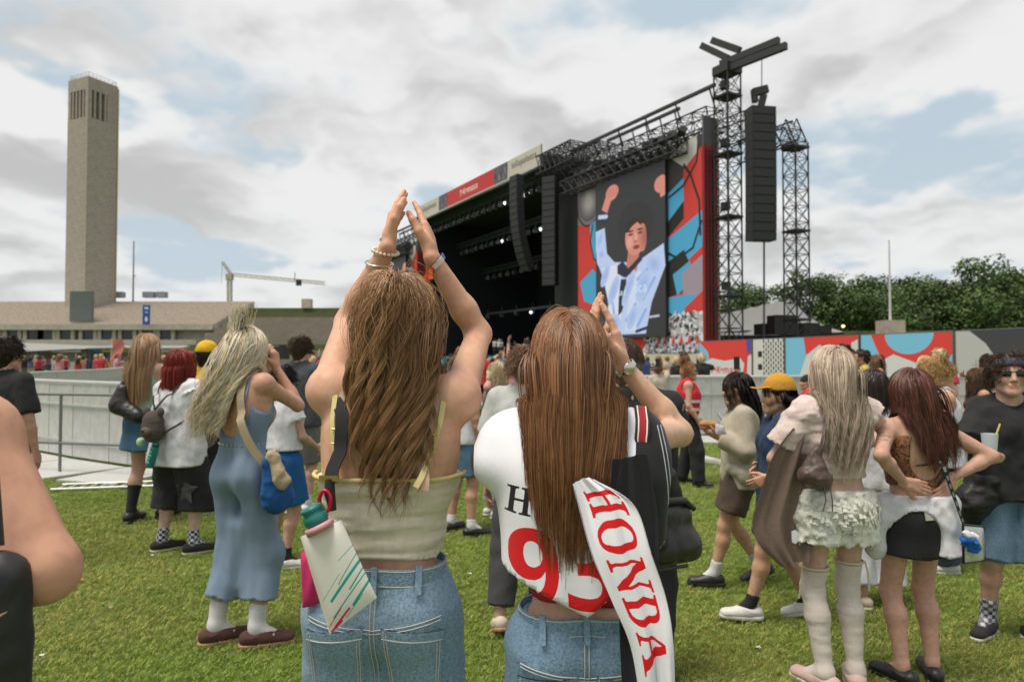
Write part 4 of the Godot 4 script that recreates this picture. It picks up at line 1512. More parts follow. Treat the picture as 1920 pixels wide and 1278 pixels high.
	# long straight hair
	var aub := [Color(0.203, 0.087, 0.036), Color(0.255, 0.114, 0.046), Color(0.15, 0.063, 0.027), Color(0.315, 0.158, 0.068), Color(0.112, 0.048, 0.022)]
	hair(P, {"colors": aub, "count": 3600, "segs": 20, "long": 0.46, "width": 0.0014, "seed": 15, "volume": 0.010, "coat": 0.036, "pinch": 0.03, "wave": 0.004, "turns": 1.2, "stiff": 0.42, "face": -0.35, "messy": 0.03, "ragged": 0.24, "part": 0.3,
		"layers": [{}, {"seed": 16, "count": 40, "width": 0.0004, "messy": 0.15, "volume": 0.02, "wave": 0.008}]})
	# watch and hair ties on the wrist
	var wr: Vector3 = P.J.wr
	var d: Vector3 = (P.J.wr - P.J.er).normalized()
	var s := d.cross(Vector3(0, 0, 1)).normalized()
	var f := s.cross(d).normalized()
	var w := thing("wrist_watch", "silver watch on the wrist beside the auburn hair", "watch")
	w.transform = P.root.transform
	var steel := paint("watch_steel", lin(0.62, 0.6, 0.56), 0.22, 1.0)
	var ps := []
	var ns := []
	var ws := []
	for i in 21:
		var a := TAU * i / 20.0
		ns.append(s * cos(a) + f * sin(a))
		ps.append(wr - d * 0.012 + ns[i] * 0.0275)
		ws.append(0.015)
	var m := Mesher.new()
	m.ribbon(ps, ns, ws, 0.0025)
	put_mesh("band", m.mesh(), steel, w)
	m = Mesher.new()
	var bb := Basis(d.cross(f).normalized(), f, d)
	m.lathe([[0.0, 0.0], [0.0155, 0.0], [0.0165, 0.004], [0.0145, 0.008], [0.0, 0.0082]], 20, wr - d * 0.012 + f * 0.029, bb)
	put_mesh("case", m.mesh(), steel, w)
	for k in 2:
		m = Mesher.new()
		var ring := []
		for i in 17:
			var a := TAU * i / 16.0
			ring.append(wr + d * (0.025 + 0.02 * k) + (s * cos(a) * (0.03 + 0.003 * k) + f * sin(a) * 0.024))
		m.path(ring, ring.map(func(_x): return 0.0018), 5, false)
		var e := tag(put_mesh("hair_band", m.mesh(), paint("black_rubber", lin(0.01, 0.01, 0.01), 0.7)), "thin black hair band above the silver watch", "hair band", "hair bands on one wrist") as MeshInstance3D
		e.transform = P.root.transform
	# the black bowling bag on its striped strap
	var bl := cloth("grained_leather", lin(0.016, 0.014, 0.013), 14.0, 0.42)
	var bag := thing("handbag", "black leather handbag on a red and white striped strap", "handbag")
	bag.transform = P.root.transform
	var c0 := loc(P, 1230, 1010, 0.0)
	var c1 := loc(P, 1285, 1005, 0.05)
	shaped("body", [{"bones": [bone(c0 + Vector3(-0.01, -0.03, 0), c1 + Vector3(0, -0.03, 0), 0.052, 0.05, Vector3(1, 1, 1), 0.04), bone(c0 + Vector3(-0.01, 0.045, 0), c1 + Vector3(-0.012, 0.05, 0), 0.034, 0.03, Vector3(1, 1, 1), 0.05)], "cell": 0.0085, "fold": 0.006, "fold_scale": Vector3(12, 12, 12), "clips": [[c0 + Vector3(0, -0.07, 0), Vector3(0, -1, 0)]]}], bl, bag)
	m = Mesher.new()
	m.path([c0 + Vector3(-0.055, -0.066, 0.045), c0 + Vector3(0.0, -0.066, 0.058), c1 + Vector3(0.0, -0.066, 0.05)], [0.004, 0.004, 0.004], 6)
	put_mesh("piping", m.mesh(), bl, bag)
	m = Mesher.new()
	m.path([c0 + Vector3(-0.05, 0.07, 0.0), c0 + Vector3(-0.02, 0.085, 0.03), c1 + Vector3(0.0, 0.085, 0.02), c1 + Vector3(0.03, 0.06, 0)], [0.007, 0.009, 0.009, 0.007], 8)
	put_mesh("handle", m.mesh(), bl, bag)
	shaped("strap_tab", [{"bones": [bone(c0 + Vector3(0.005, 0.03, 0.05), c0 + Vector3(0.005, -0.005, 0.058), 0.02, 0.02, Vector3(1, 1, 3), 0.01)], "cell": 0.005}], bl, bag)
	m = Mesher.new()
	m.lathe([[0.0, 0.004], [0.007, 0.003], [0.008, 0.0]], 12, c0 + Vector3(0.005, 0.002, 0.064), Basis(Vector3.RIGHT, PI / 2))
	put_mesh("stud", m.mesh(), paint("brass_ring", lin(0.5, 0.35, 0.14), 0.3, 1.0), bag)
	var si := Image.create_empty(64, 16, false, Image.FORMAT_RGB8)
	si.fill(Color(0.05, 0.05, 0.06))
	si.fill_rect(Rect2i(10, 0, 6, 16), Color(0.85, 0.82, 0.76))
	si.fill_rect(Rect2i(48, 0, 6, 16), Color(0.85, 0.82, 0.76))
	si.fill_rect(Rect2i(16, 0, 32, 16), Color(0.55, 0.04, 0.09))
	strap(bag, "strap", printed("striped_strap", si, 0.7), P.all, [loc(P, 1190, 785, 0.1), loc(P, 1200, 790, 0.0), loc(P, 1214, 830, -0.12), loc(P, 1232, 900, -0.1), loc(P, 1238, 985, -0.07)], 0.034, 0.02)

# ---------------------------------------------------------------- the people around them
func make_bag(called: String, label: String, category: String, at: Transform3D, bones: Array, mat: Material, o := {}) -> Node3D:
	var b := thing(called, label, category)
	b.transform = at
	shaped(o.get("part", "body"), [{"bones": bones, "cell": o.get("cell", 0.012), "fold": o.get("fold", 0.006), "fold_scale": Vector3(14, 14, 14), "clips": o.get("clips", [])}], mat, b)
	return b

func make_crowd_near() -> void:
	var white_sole := paint("white_sole", lin(0.66, 0.64, 0.6), 0.6)
	var black_sole := paint("black_sole", lin(0.02, 0.02, 0.02), 0.6)
	var white_leather := cloth("white_leather", lin(0.68, 0.67, 0.64), 8.0, 0.6)
	var black_leather := cloth("black_leather", lin(0.014, 0.013, 0.013), 8.0, 0.45)
	var black := cloth("black_cloth", lin(0.016, 0.016, 0.018))
	var white := cloth("white_cloth", lin(0.70, 0.70, 0.745))
	var black_sock := cloth("black_sock", lin(0.014, 0.014, 0.016), 12.0)
	var white_sock := cloth("white_sock", lin(0.66, 0.65, 0.67), 12.0)
	var m: Mesher
	# --- the bare arm at the edge
	var o := {"label": "person in a dark vest with a bare arm bent at the elbow", "u": -232.0, "top": 486.0, "depth": 1.26, "cell": 0.013, "skin": Color(0.62, 0.345, 0.235), "arm": 1.55, "bulk": 1.1, "low": 0.5}
	o.er = seen_at(o, 40, 1030, -0.06)
	o.wr = seen_at(o, -140, 1040, 0.1)
	var P := person(o)
	shirt(P, "vest", black, {"sleeve": 0.0, "hem": 0.95, "boxy": false})
	trousers(P, "trousers", black, {"cuff": 0.1})
	both_shoes(P, black_leather, black_sole)
	hair(P, {"colors": [Color(0.63, 0.465, 0.255), Color(0.48, 0.33, 0.18)], "count": 700, "segs": 8, "long": 0.16, "width": 0.003, "seed": 210, "volume": 0.02, "stiff": 0.45})
	var bag := make_bag("hip_bag", "black nylon hip bag beside the bare bent arm", "bag", Transform3D(Basis(), spot(-8, 1195, 1.12)), [bone(Vector3(-0.012, 0.085, 0), Vector3(-0.01, -0.13, 0), 0.048, 0.05, Vector3(1, 1, 1.2), 0.02)], cloth("black_nylon", lin(0.014, 0.014, 0.015), 14.0, 0.55), {"fold": 0.004, "cell": 0.008})
	m = Mesher.new()
	m.path([Vector3(-0.012, 0.14, 0), Vector3(-0.05, 0.3, -0.03), Vector3(-0.13, 0.5, -0.05)], [0.013, 0.013, 0.013], 6, true, 0.3)
	put_mesh("strap", m.mesh(), mats.black_nylon, bag)
	m = Mesher.new()
	var tick := []
	for q in [Vector2(-0.016, 0.004), Vector2(-0.011, -0.004), Vector2(0.0, 0.001), Vector2(0.014, 0.009)]: tick.append(Vector3(q.x + 0.02, q.y + 0.04, 0.0425))
	m.path(tick, [0.001, 0.0032, 0.0026, 0.0006], 6)
	put_mesh("emblem", m.mesh(), paint("emblem_tan", lin(0.42, 0.27, 0.16), 0.5), bag)
	# --- the man in black beside it
	P = person({"label": "dark haired man in a black T-shirt by the barrier", "u": -6.0, "top": 636.0, "depth": 5.2, "male": true, "yaw": -12.0})
	shirt(P, "shirt", black, {"sleeve": 0.85, "sleeve_end": 0.075})
	trousers(P, "trousers", black)
	both_shoes(P, black_leather, black_sole)
	cropped(P, [Color(0.03, 0.018, 0.012), Color(0.053, 0.03, 0.019)])
	# --- long straight light brown hair, black bag on the back
	P = person({"label": "woman with long light brown hair and a denim skirt", "u": 262.0, "top": 628.0, "depth": 6.6, "yaw": -12.0, "al": Vector3(-0.1, 0.085, 0.05), "ar": Vector3(0.06, 0.085, -0.18), "skin": Color(0.6, 0.38, 0.29)})
	shirt(P, "top", cloth("mint_top", lin(0.38, 0.56, 0.42)), {"sleeve": 0.0, "hem": 0.98, "boxy": false})
	garment(P, "skirt", [P.torso[0], P.torso[1], P.torso[2], P.torso[3], bone(Vector3(-0.05, 0.9, 0), Vector3(-0.06, 0.66, 0), 0.13, 0.16, Vector3(1, 1, 1.1), 0.05, 1), bone(Vector3(0.05, 0.9, 0), Vector3(0.06, 0.66, 0), 0.13, 0.16, Vector3(1, 1, 1.1), 0.05, 1)], denim("skirt_denim", lin(0.075, 0.17, 0.26)), {"clips": [[Vector3(0, 1.04, 0), Vector3.UP]], "high": Vector3(2, 1.05, 2)})
	for c in ["l", "r"]: sock(P, c, 0.62, black_sock)
	both_shoes(P, black_leather, black_sole, {"collar": 0.03})
	hair(P, {"colors": [Color(0.39, 0.24, 0.128), Color(0.3, 0.173, 0.09), Color(0.495, 0.323, 0.188), Color(0.225, 0.128, 0.068)], "count": 900, "segs": 16, "long": 0.56, "width": 0.004, "seed": 33, "volume": 0.02, "stiff": 0.42, "part": 0.2})
	bag = make_bag("shoulder_bag", "slouchy black bag worn across the back of the woman in denim skirt", "bag", P.root.transform, [bone(Vector3(-0.13, 1.2, 0.13), Vector3(-0.15, 1.07, 0.14), 0.06, 0.085, Vector3.ONE, 0.03), bone(Vector3(-0.15, 1.07, 0.14), Vector3(0.05, 0.97, 0.15), 0.085, 0.06, Vector3.ONE, 0.03)], black_leather)
	strap(bag, "strap", black_leather, P.all, [Vector3(-0.16, 1.15, 0.16), Vector3(-0.1, 1.32, 0.14), Vector3(0.03, 1.42, 0.09), Vector3(0.12, 1.38, -0.08), Vector3(0.1, 1.2, -0.14)], 0.035, 0.014)
	# --- the redhead with the bear backpack
	P = person({"label": "person with a red bob, big white T-shirt and black shorts", "u": 327.0, "top": 660.0, "depth": 5.55, "yaw": -22.0, "bulk": 1.08, "leg": 1.05, "al": Vector3(-0.17, 0.085, 0.02), "ar": Vector3(0.15, 0.085, -0.02), "skin": Color(0.62, 0.42, 0.34), "wl": Vector3(-0.3, 0.92, -0.2), "wr": Vector3(0.27, 0.95, -0.22), "toe_r": -35.0, "toe_l": -25.0})
	shirt(P, "shirt", white, {"hem": 0.745, "sleeve": 0.95, "sleeve_r": 0.075, "sleeve_end": 0.1, "loose": 0.06, "grow": 0.016, "fold": 0.02, "fold_scale": Vector3(6, 5, 6)})
	var shorts := trousers(P, "shorts", black, {"far": 1.32, "thigh": 0.13, "cuff": 0.135, "fold": 0.014})
	var grey := cloth("charcoal_print", lin(0.07, 0.07, 0.072))
	m = Mesher.new()
	for q in [[0.0, 0.85], [1.26, 0.4], [2.51, 0.8], [3.77, 0.5], [5.03, 0.85]]: pass
	var star_at := land(P.legs.r, P.J.hr.lerp(P.J.kr, 0.85) + Vector3(0.03, 0, 0.25), Vector3(0, 0, -1), 0.085)
	var star := []
	for i in 10: star.append(star_at + Vector3(cos(TAU * i / 10.0 + 0.3), sin(TAU * i / 10.0 + 0.3), 0) * (0.13 if i % 2 == 0 else 0.06) + Vector3(0, 0, -0.02 * absf(cos(TAU * i / 10.0))))
	for i in 10: m.tri(star_at + Vector3(0, 0, 0.012), star[i], star[(i + 1) % 10])
	put_mesh("star_print", m.mesh(), grey, shorts)
	var check := Image.create_empty(64, 64, false, Image.FORMAT_RGB8)
	check.fill(Color(0.04, 0.04, 0.05))
	for i in 4:
		for k in 4:
			if (i + k) % 2: check.fill_rect(Rect2i(i * 16, k * 16, 16, 16), Color(0.75, 0.75, 0.8))
	var check_sock := paint("checked_sock", Color.WHITE, 0.9)
	check_sock.albedo_texture = ImageTexture.create_from_image(check)
	check_sock.uv1_triplanar = true
	check_sock.uv1_scale = Vector3.ONE * 11.0
	var skate := cloth("black_canvas", lin(0.02, 0.018, 0.018), 9.0)
	var cream_sole := paint("cream_sole", lin(0.55, 0.48, 0.36), 0.6)
	for c in ["l", "r"]: sock(P, c, 0.3, check_sock)
	both_shoes(P, skate, cream_sole, {"lace": cloth("cream_lace", lin(0.6, 0.53, 0.4), 12.0), "fat": 1.1})
	hair(P, {"colors": [Color(0.255, 0.024, 0.018), Color(0.195, 0.015, 0.013), Color(0.315, 0.051, 0.03), Color(0.15, 0.012, 0.012)], "count": 2200, "segs": 12, "long": 0.235, "width": 0.0026, "seed": 44, "volume": 0.03, "stiff": 0.4, "ragged": 0.05, "face": -0.55, "low_cut": -0.3})
	var bear := cloth("bear_plush", lin(0.085, 0.066, 0.058), 10.0, 1.0)
	bag = thing("bear_backpack", "small grey brown plush bear backpack on a white T-shirt", "backpack")
	bag.transform = P.root.transform * Transform3D(Basis(), Vector3(-0.03, 1.1, 0.235))
	var tinted := skin("plush", 1.0)
	shaped("head", [{"bones": [bone(Vector3(0, 0.02, 0), Vector3(0, -0.04, 0), 0.1, 0.108, Vector3(1, 1, 1.5), 0.03)], "cell": 0.012, "fold": 0.006, "fold_scale": Vector3(50, 50, 50)}], bear, bag)
	for s in [-1.0, 1.0]: shaped("ear", [{"bones": [bone(Vector3(s * 0.075, 0.1, 0), Vector3(s * 0.08, 0.11, 0), 0.036, 0.036, Vector3(1, 1, 1.5), 0.02)], "cell": 0.01}], bear, bag)
	shaped("snout", [{"bones": [bone(Vector3(0, -0.05, 0.06), Vector3(0, -0.055, 0.065), 0.042, 0.04, Vector3(0.8, 1, 1), 0.02)], "cell": 0.009}], cloth("bear_snout", lin(0.11, 0.085, 0.07), 10.0), bag)
	shaped("nose", [{"bones": [bone(Vector3(-0.008, -0.04, 0.103), Vector3(0.008, -0.04, 0.103), 0.01, 0.01, Vector3.ONE, 0.01)], "cell": 0.005}], paint("bear_nose", lin(0.01, 0.01, 0.01), 0.3), bag)
	var down := Transform3D(Basis(), Vector3(0.03, -1.1, -0.235))
	for s in [-1.0, 1.0]:
		var st := strap(bag, "strap", black, P.all, [Vector3(-0.03, 1.22, 0.22), Vector3(s * 0.07 - 0.01, 1.33, 0.19), Vector3(s * 0.11, 1.43, 0.08), Vector3(s * 0.12, 1.40, -0.05)], 0.016, 0.03)
		st.transform = down
		st = strap(bag, "strap", black, P.all, [Vector3(s * 0.05 - 0.03, 1.0, 0.22), Vector3(s * 0.13, 1.07, 0.2), Vector3(s * 0.2, 1.14, 0.1)], 0.016, 0.05)
		st.transform = down
	var charm := tag(shaped("round_charm", [{"bones": [bone(Vector3.ZERO, Vector3(0, -0.01, 0), 0.034, 0.034, Vector3.ONE, 0.01)], "cell": 0.009}], cloth("pale_green_plush", lin(0.4, 0.62, 0.38), 10.0)), "pale green plush ball hanging below the bear backpack", "charm") as MeshInstance3D
	charm.transform = P.root.transform * Transform3D(Basis(), Vector3(-0.15, 0.96, 0.25))
	var teal := paint("teal_bottle", lin(0.01, 0.2, 0.19), 0.25)
	var bt := thing("drinking_bottle", "teal drinking bottle hanging from the bear backpack", "bottle")
	bt.transform = P.root.transform * Transform3D(Basis(Vector3(0, 0, 1), -0.35), Vector3(-0.01, 0.86, 0.25))
	m = Mesher.new()
	m.lathe([[0.0, -0.1], [0.03, -0.1], [0.034, -0.092], [0.034, 0.05], [0.026, 0.07], [0.026, 0.075], [0.0, 0.075]], 18)
	put_mesh("flask", m.mesh(), teal, bt)
	m = Mesher.new()
	m.lathe([[0.0, 0.074], [0.029, 0.074], [0.029, 0.1], [0.02, 0.108], [0.0, 0.108]], 18)
	put_mesh("lid", m.mesh(), paint("teal_lid", lin(0.008, 0.12, 0.12), 0.4), bt)
	m = Mesher.new()
	m.path([Vector3(0, 0.1, 0), Vector3(-0.02, 0.14, 0), Vector3(-0.03, 0.18, -0.01)], [0.005, 0.005, 0.005], 5)
	put_mesh("loop", m.mesh(), teal, bt)
	m = Mesher.new()
	for i in 4: m.box(Vector3(0.004 * (i % 2), 0.03 - 0.03 * i, 0.0345), Vector3(0.022 + 0.006 * (i % 2), 0.012, 0.002))
	put_mesh("print", m.mesh(), paint("pale_teal_print", lin(0.2, 0.5, 0.48), 0.5), bt)
	# --- yellow cap and jersey
	P = person({"label": "person in a bright yellow cap and yellow football shirt", "u": 378.0, "top": 646.0, "depth": 7.0, "yaw": -38.0, "male": true, "skin": Color(0.11, 0.05, 0.03)})
	var yellow := cloth("yellow_shirt", lin(0.72, 0.42, 0.012))
	var jy := shirt(P, "football_shirt", yellow, {"hem": 0.82, "sleeve": 0.8, "sleeve_end": 0.08, "loose": 0.04})
	var im := Image.create_empty(128, 192, false, Image.FORMAT_RGB8)
	im.fill(Color(0.87, 0.68, 0.05))
	write(im, "3", Rect2(20, 16, 88, 160), Color(0.05, 0.38, 0.25))
	patch(jy, "number", printed("number_print", im), P.torso, Vector3(0.05, 1.24, 0), Vector3(0.14, 0, 0), Vector3(0, 0.2, 0), 6, 8, 0.035, 0.003)
	trousers(P, "trousers", black, {"thigh": 0.11, "cuff": 0.09})
	both_shoes(P, black_leather, white_sole)
	make_cap(P, cloth("yellow_cap", lin(0.74, 0.45, 0.01), 8.0))
	cropped(P, [Color(0.018, 0.012, 0.011)], 400, 0.04)
	# --- the blonde in the long blue dress
	o = {"label": "blonde woman in a long blue grey dress holding something to her eyes", "u": 452.0, "top": 617.0, "depth": 3.83, "yaw": -28.0, "cell": 0.015, "skin": Color(0.60, 0.345, 0.24), "al": Vector3(-0.1, 0.085, 0.1), "ar": Vector3(0.12, 0.085, 0.02), "toe_l": -30.0, "toe_r": -42.0, "face_pitch": 5.0, "raise_r": 0.02}
	o.wr = seen_at(o, 510, 690, 0.14)
	o.pole_r = Vector3(0.6, -1, 0.0)
	o.wl = seen_at(o, 492, 690, 0.32)
	o.pole_l = Vector3(-0.6, -1, 0.0)
	o.hand_r = Vector3(-0.1, 1, 0.1)
	o.hand_l = Vector3(0.1, 1, 0.1)
	o.curl_r = 0.75
	o.curl_l = 0.75
	P = person(o)
	var blue := paint("blue_grey_jersey", lin(0.175, 0.24, 0.335), 0.75)
	var db: Array = P.torso.slice(0, 7)
	for c in ["l", "r"]:
		var K: Vector3 = P.J["k" + c]
		var A: Vector3 = P.J["a" + c]
		db.append(bone(P.J["h" + c] + Vector3(0, 0, 0.01), K, 0.086, 0.07, Vector3.ONE, 0.05))
		db.append(bone(K, K.lerp(A, 0.60), 0.066, 0.086, Vector3.ONE, 0.06, 1))
		db.append(bone(Vector3(K.x * 0.3, 0.62, K.z * 0.6 + 0.01), Vector3(K.x * 0.4, K.y - 0.14, K.z + 0.02), 0.066, 0.075, Vector3.ONE, 0.06))
	garment(P, "dress", db, blue, {"grow": 0.008, "fold": 0.018, "fold_scale": Vector3(7, 1.6, 7), "clips": [[Vector3(0, 1.36, -0.02), Vector3(0, 1, 0)]], "cuts": [[Vector3(-0.01, 1.36, 0.2), 0.235, Vector3(1.45, 0.85, 1)], [Vector3(0, 1.5, -0.02), 0.12, Vector3.ONE], [P.J.sl + Vector3(-0.06, -0.05, 0), 0.115, Vector3.ONE], [P.J.sr + Vector3(0.06, -0.05, 0), 0.115, Vector3.ONE]]})
	for s in [-1.0, 1.0]: strap(P.root, "shoulder_strap", blue, P.trunk, [Vector3(s * 0.1, 1.33, -0.12), Vector3(s * 0.105, 1.42, -0.02), Vector3(s * 0.105, 1.40, 0.06), Vector3(s * 0.12, 1.27, 0.12), Vector3(s * 0.13, 1.18, 0.1)], 0.018, 0.005)
	m = Mesher.new()
	for i in 14:
		var a := PI * (0.05 + 0.9 * i / 13.0)
		var c := land(P.torso, Vector3(cos(a) * 0.3, 1.085 - 0.012 * sin(a), sin(a) * 0.25), Vector3(-cos(a), 0, -sin(a)), 0.012)
		m.tube(c - Vector3(0.008, 0, 0), c + Vector3(0.008, 0.002, 0), 0.004, 0.004, 6)
	put_mesh("chain_belt", m.mesh(), paint("chain_steel", lin(0.6, 0.58, 0.56), 0.3, 1.0), P.root)
	for c in ["l", "r"]: sock(P, c, 0.36, white_sock)
	both_shoes(P, cloth("brown_suede", lin(0.085, 0.035, 0.028), 9.0), paint("gum_sole", lin(0.36, 0.2, 0.1), 0.6), {"stripe": paint("pale_pink_leather", lin(0.62, 0.47, 0.44), 0.6), "fat": 1.02})
	var blonde := [Color(0.86, 0.8, 0.66), Color(0.86, 0.8, 0.615), Color(0.86, 0.735, 0.465), Color(0.86, 0.8, 0.66), Color(0.75, 0.57, 0.345)]
	hair(P, {"colors": blonde, "count": 1300, "segs": 20, "long": 0.50, "width": 0.0032, "seed": 52, "volume": 0.022, "wave": 0.016, "turns": 3.0, "lock": true, "stiff": 0.52, "messy": 0.14, "wind": Vector3(-0.34, 0, 0.26), "under": Color(0.24, 0.158, 0.09), "ragged": 0.25, "face": -0.35,
		"layers": [{}, {"seed": 53, "count": 220, "segs": 8, "long": 0.13, "tuft": [Vector3(0, 0.93, 0.36), 0.14], "gravity": -1.0, "wind": Vector3(0.5, 0.6, 0), "lift": 1.2, "messy": 0.4, "wave": 0.006, "volume": 0.02}, {"seed": 54, "count": 110, "segs": 10, "long": 0.2, "tuft": [Vector3(0, 0.7, 0.6), 0.3], "colors": [Color(0.135, 0.083, 0.045), Color(0.195, 0.12, 0.068)], "wave": 0.004}]})
	m = Mesher.new()
	m.box(Vector3.ZERO, Vector3(0.13, 0.07, 0.05))
	m.tube(Vector3(-0.03, 0, -0.02), Vector3(-0.03, 0, -0.09), 0.03, 0.032, 14)
	m.box(Vector3(0.035, 0.042, 0), Vector3(0.03, 0.016, 0.03))
	var cmr := tag(put_mesh("photo_camera", m.mesh(), paint("camera_black", lin(0.012, 0.012, 0.013), 0.4)), "small black camera held up to the blonde woman's eyes", "camera") as MeshInstance3D
	cmr.transform = P.root.transform * Transform3D(Basis(), (P.J.wl + P.J.wr) / 2.0 + Vector3(0, 0.085, -0.05))
	var canvas := cloth("beige_canvas", lin(0.46, 0.37, 0.24), 9.0)
	bag = thing("crossbody_bag", "blue and beige bag on a wide strap at the hip of the blue dress", "bag")
	bag.transform = P.root.transform
	strap(bag, "strap", canvas, P.all, [Vector3(-0.02, 1.42, -0.1), Vector3(0.07, 1.44, 0.0), Vector3(0.085, 1.40, 0.08), Vector3(0.12, 1.25, 0.14), Vector3(0.17, 1.1, 0.12), Vector3(0.22, 0.98, 0.06)], 0.042, 0.012)
	shaped("pouch", [{"bones": [bone(Vector3(0.245, 0.98, 0.02), Vector3(0.255, 0.8, 0.0), 0.06, 0.085, Vector3(1.5, 1, 0.8), 0.03)], "cell": 0.012, "fold": 0.012, "fold_scale": Vector3(12, 12, 12)}], cloth("royal_blue", lin(0.005, 0.085, 0.28), 8.0), bag)
	shaped("flap", [{"bones": [bone(Vector3(0.26, 1.03, 0.05), Vector3(0.3, 0.9, 0.02), 0.03, 0.045, Vector3(1, 1, 1), 0.03)], "cell": 0.012, "fold": 0.014, "fold_scale": Vector3(12, 12, 12)}], canvas, bag)
	# --- partly hidden behind her: white top, blue skirt
	P = person({"label": "dark haired person in a white top and bright blue shorts behind the blonde woman", "u": 522.0, "top": 690.0, "depth": 5.2, "yaw": -35.0, "skin": Color(0.55, 0.34, 0.25), "wr": Vector3(0.16, 1.0, -0.25), "toe_l": -40.0, "toe_r": -40.0})
	shirt(P, "top", white, {"hem": 1.0, "sleeve": 0.5})
	trousers(P, "shorts", cloth("bright_blue", lin(0.006, 0.10, 0.30)), {"far": 0.85, "thigh": 0.12, "cuff": 0.125})
	for c in ["l", "r"]: sock(P, c, 0.25, black_sock)
	both_shoes(P, white_leather, white_sole)
	cropped(P, [Color(0.022, 0.015, 0.012)], 700, 0.07)
	# --- the man in the grey T-shirt
	P = person({"label": "dark haired man in a charcoal T-shirt and grey shorts", "u": 556.0, "top": 633.0, "depth": 7.0, "yaw": -14.0, "male": true, "skin": Color(0.6, 0.37, 0.28), "wr": Vector3(0.26, 1.08, -0.3)})
	shirt(P, "shirt", cloth("charcoal_tee", lin(0.062, 0.068, 0.078)), {"hem": 0.84, "sleeve": 0.75, "sleeve_end": 0.078, "loose": 0.035})
	trousers(P, "shorts", cloth("grey_shorts", lin(0.16, 0.155, 0.15)), {"far": 0.98, "thigh": 0.11, "cuff": 0.105})
	for c in ["l", "r"]: sock(P, c, 0.25, white_sock)
	both_shoes(P, white_leather, white_sole)
	cropped(P, [Color(0.068, 0.038, 0.022), Color(0.045, 0.026, 0.015)], 900, 0.055)
	# --- bare legs in denim shorts beyond the clapping woman
	P = person({"label": "man in denim shorts and black shoes beyond the clapping woman", "u": 862.0, "top": 668.0, "depth": 6.2, "yaw": -42.0, "male": true, "skin": Color(0.52, 0.30, 0.2), "ar": Vector3(0.2, 0.085, 0.05), "toe_r": -25.0})
	shirt(P, "shirt", white, {"hem": 0.86})
	trousers(P, "shorts", denim("short_denim", lin(0.13, 0.25, 0.34)), {"far": 0.82, "thigh": 0.112, "cuff": 0.11})
	for c in ["l", "r"]: sock(P, c, 0.2, white_sock)
	both_shoes(P, black_leather, black_sole)
	cropped(P, [Color(0.21, 0.12, 0.06)], 700, 0.05)
	# --- blonde woman looking down, taupe dress over grey trousers
	o = {"label": "blonde woman in a taupe sleeveless dress looking down at her hands", "u": 930.0, "top": 682.0, "depth": 6.8, "yaw": -62.0, "skin": Color(0.62, 0.38, 0.30), "face_pitch": -28.0, "bulk": 1.1, "wl": Vector3(-0.1, 1.15, -0.3), "wr": Vector3(0.12, 1.15, -0.28)}
	P = person(o)
	var taupe := cloth("taupe", lin(0.19, 0.15, 0.125))
	garment(P, "dress", P.torso + [bone(Vector3(-0.05, 0.95, 0), Vector3(-0.06, 0.62, 0), 0.14, 0.17, Vector3(1, 1, 1.05), 0.06, 1), bone(Vector3(0.05, 0.95, 0), Vector3(0.06, 0.62, 0), 0.14, 0.17, Vector3(1, 1, 1.05), 0.06, 1)], taupe, {"cuts": [[Vector3(0, 1.5, -0.02), 0.11, Vector3.ONE], [P.J.sl, 0.07, Vector3.ONE], [P.J.sr, 0.07, Vector3.ONE]]})
	trousers(P, "trousers", cloth("pale_grey", lin(0.3, 0.29, 0.27)), {"thigh": 0.1, "cuff": 0.085, "far": 1.85})
	both_shoes(P, white_leather, white_sole)
	hair(P, {"colors": [Color(0.86, 0.75, 0.48), Color(0.75, 0.57, 0.33), Color(0.6, 0.435, 0.24)], "count": 700, "segs": 10, "long": 0.2, "width": 0.004, "seed": 61, "volume": 0.02, "stiff": 0.45, "wave": 0.006})
	bag = make_bag("crossbody_pouch", "small dark pouch against the taupe dress", "bag", P.root.transform, [bone(Vector3(-0.2, 1.06, 0.03), Vector3(-0.2, 0.98, 0.02), 0.06, 0.06, Vector3(1.5, 1, 1), 0.02)], black_leather)
	strap(bag, "strap", black_leather, P.all, [Vector3(0.1, 1.42, 0.06), Vector3(0.0, 1.3, 0.15), Vector3(-0.13, 1.15, 0.12), Vector3(-0.2, 1.06, 0.03)], 0.02, 0.012)
	# --- curly brown hair, pale grey T-shirt
	o = {"label": "man with curly brown hair and a pale grey T-shirt between the two clapping women", "u": 986.0, "top": 652.0, "depth": 4.1, "yaw": -8.0, "male": true, "skin": Color(0.6, 0.38, 0.29), "al": Vector3(-0.13, 0.1, 0.2), "heel_l": 22.0, "toe_l": 15.0}
	P = person(o)
	shirt(P, "shirt", cloth("pale_grey_tee", lin(0.50, 0.51, 0.50)), {"hem": 0.84, "sleeve": 0.8, "sleeve_end": 0.08, "loose": 0.035})
	trousers(P, "trousers", cloth("dark_trousers", lin(0.05, 0.05, 0.055)), {"thigh": 0.1, "cuff": 0.075, "far": 1.85})
	both_shoes(P, cloth("cream_leather", lin(0.6, 0.53, 0.42), 8.0), paint("gum_sole", lin(0.36, 0.2, 0.1), 0.6), {"lace": white})
	cropped(P, [Color(0.18, 0.098, 0.05), Color(0.128, 0.068, 0.036), Color(0.24, 0.135, 0.075)], 1300, 0.075, {"wave": 0.012, "turns": 2.0, "segs": 8, "width": 0.003})
	# --- the man with the undercut, a hand at his ear
	o = {"label": "man with an undercut and black T-shirt holding a hand to his ear", "u": 1196.0, "top": 640.0, "depth": 3.35, "yaw": -20.0, "male": true, "skin": Color(0.5, 0.3, 0.215), "cell": 0.016, "face_yaw": 14.0, "head_shift": Vector3(-0.06, 0, -0.02), "bulk": 1.0}
	o.wr = seen_at(o, 1216, 742, 0.08)
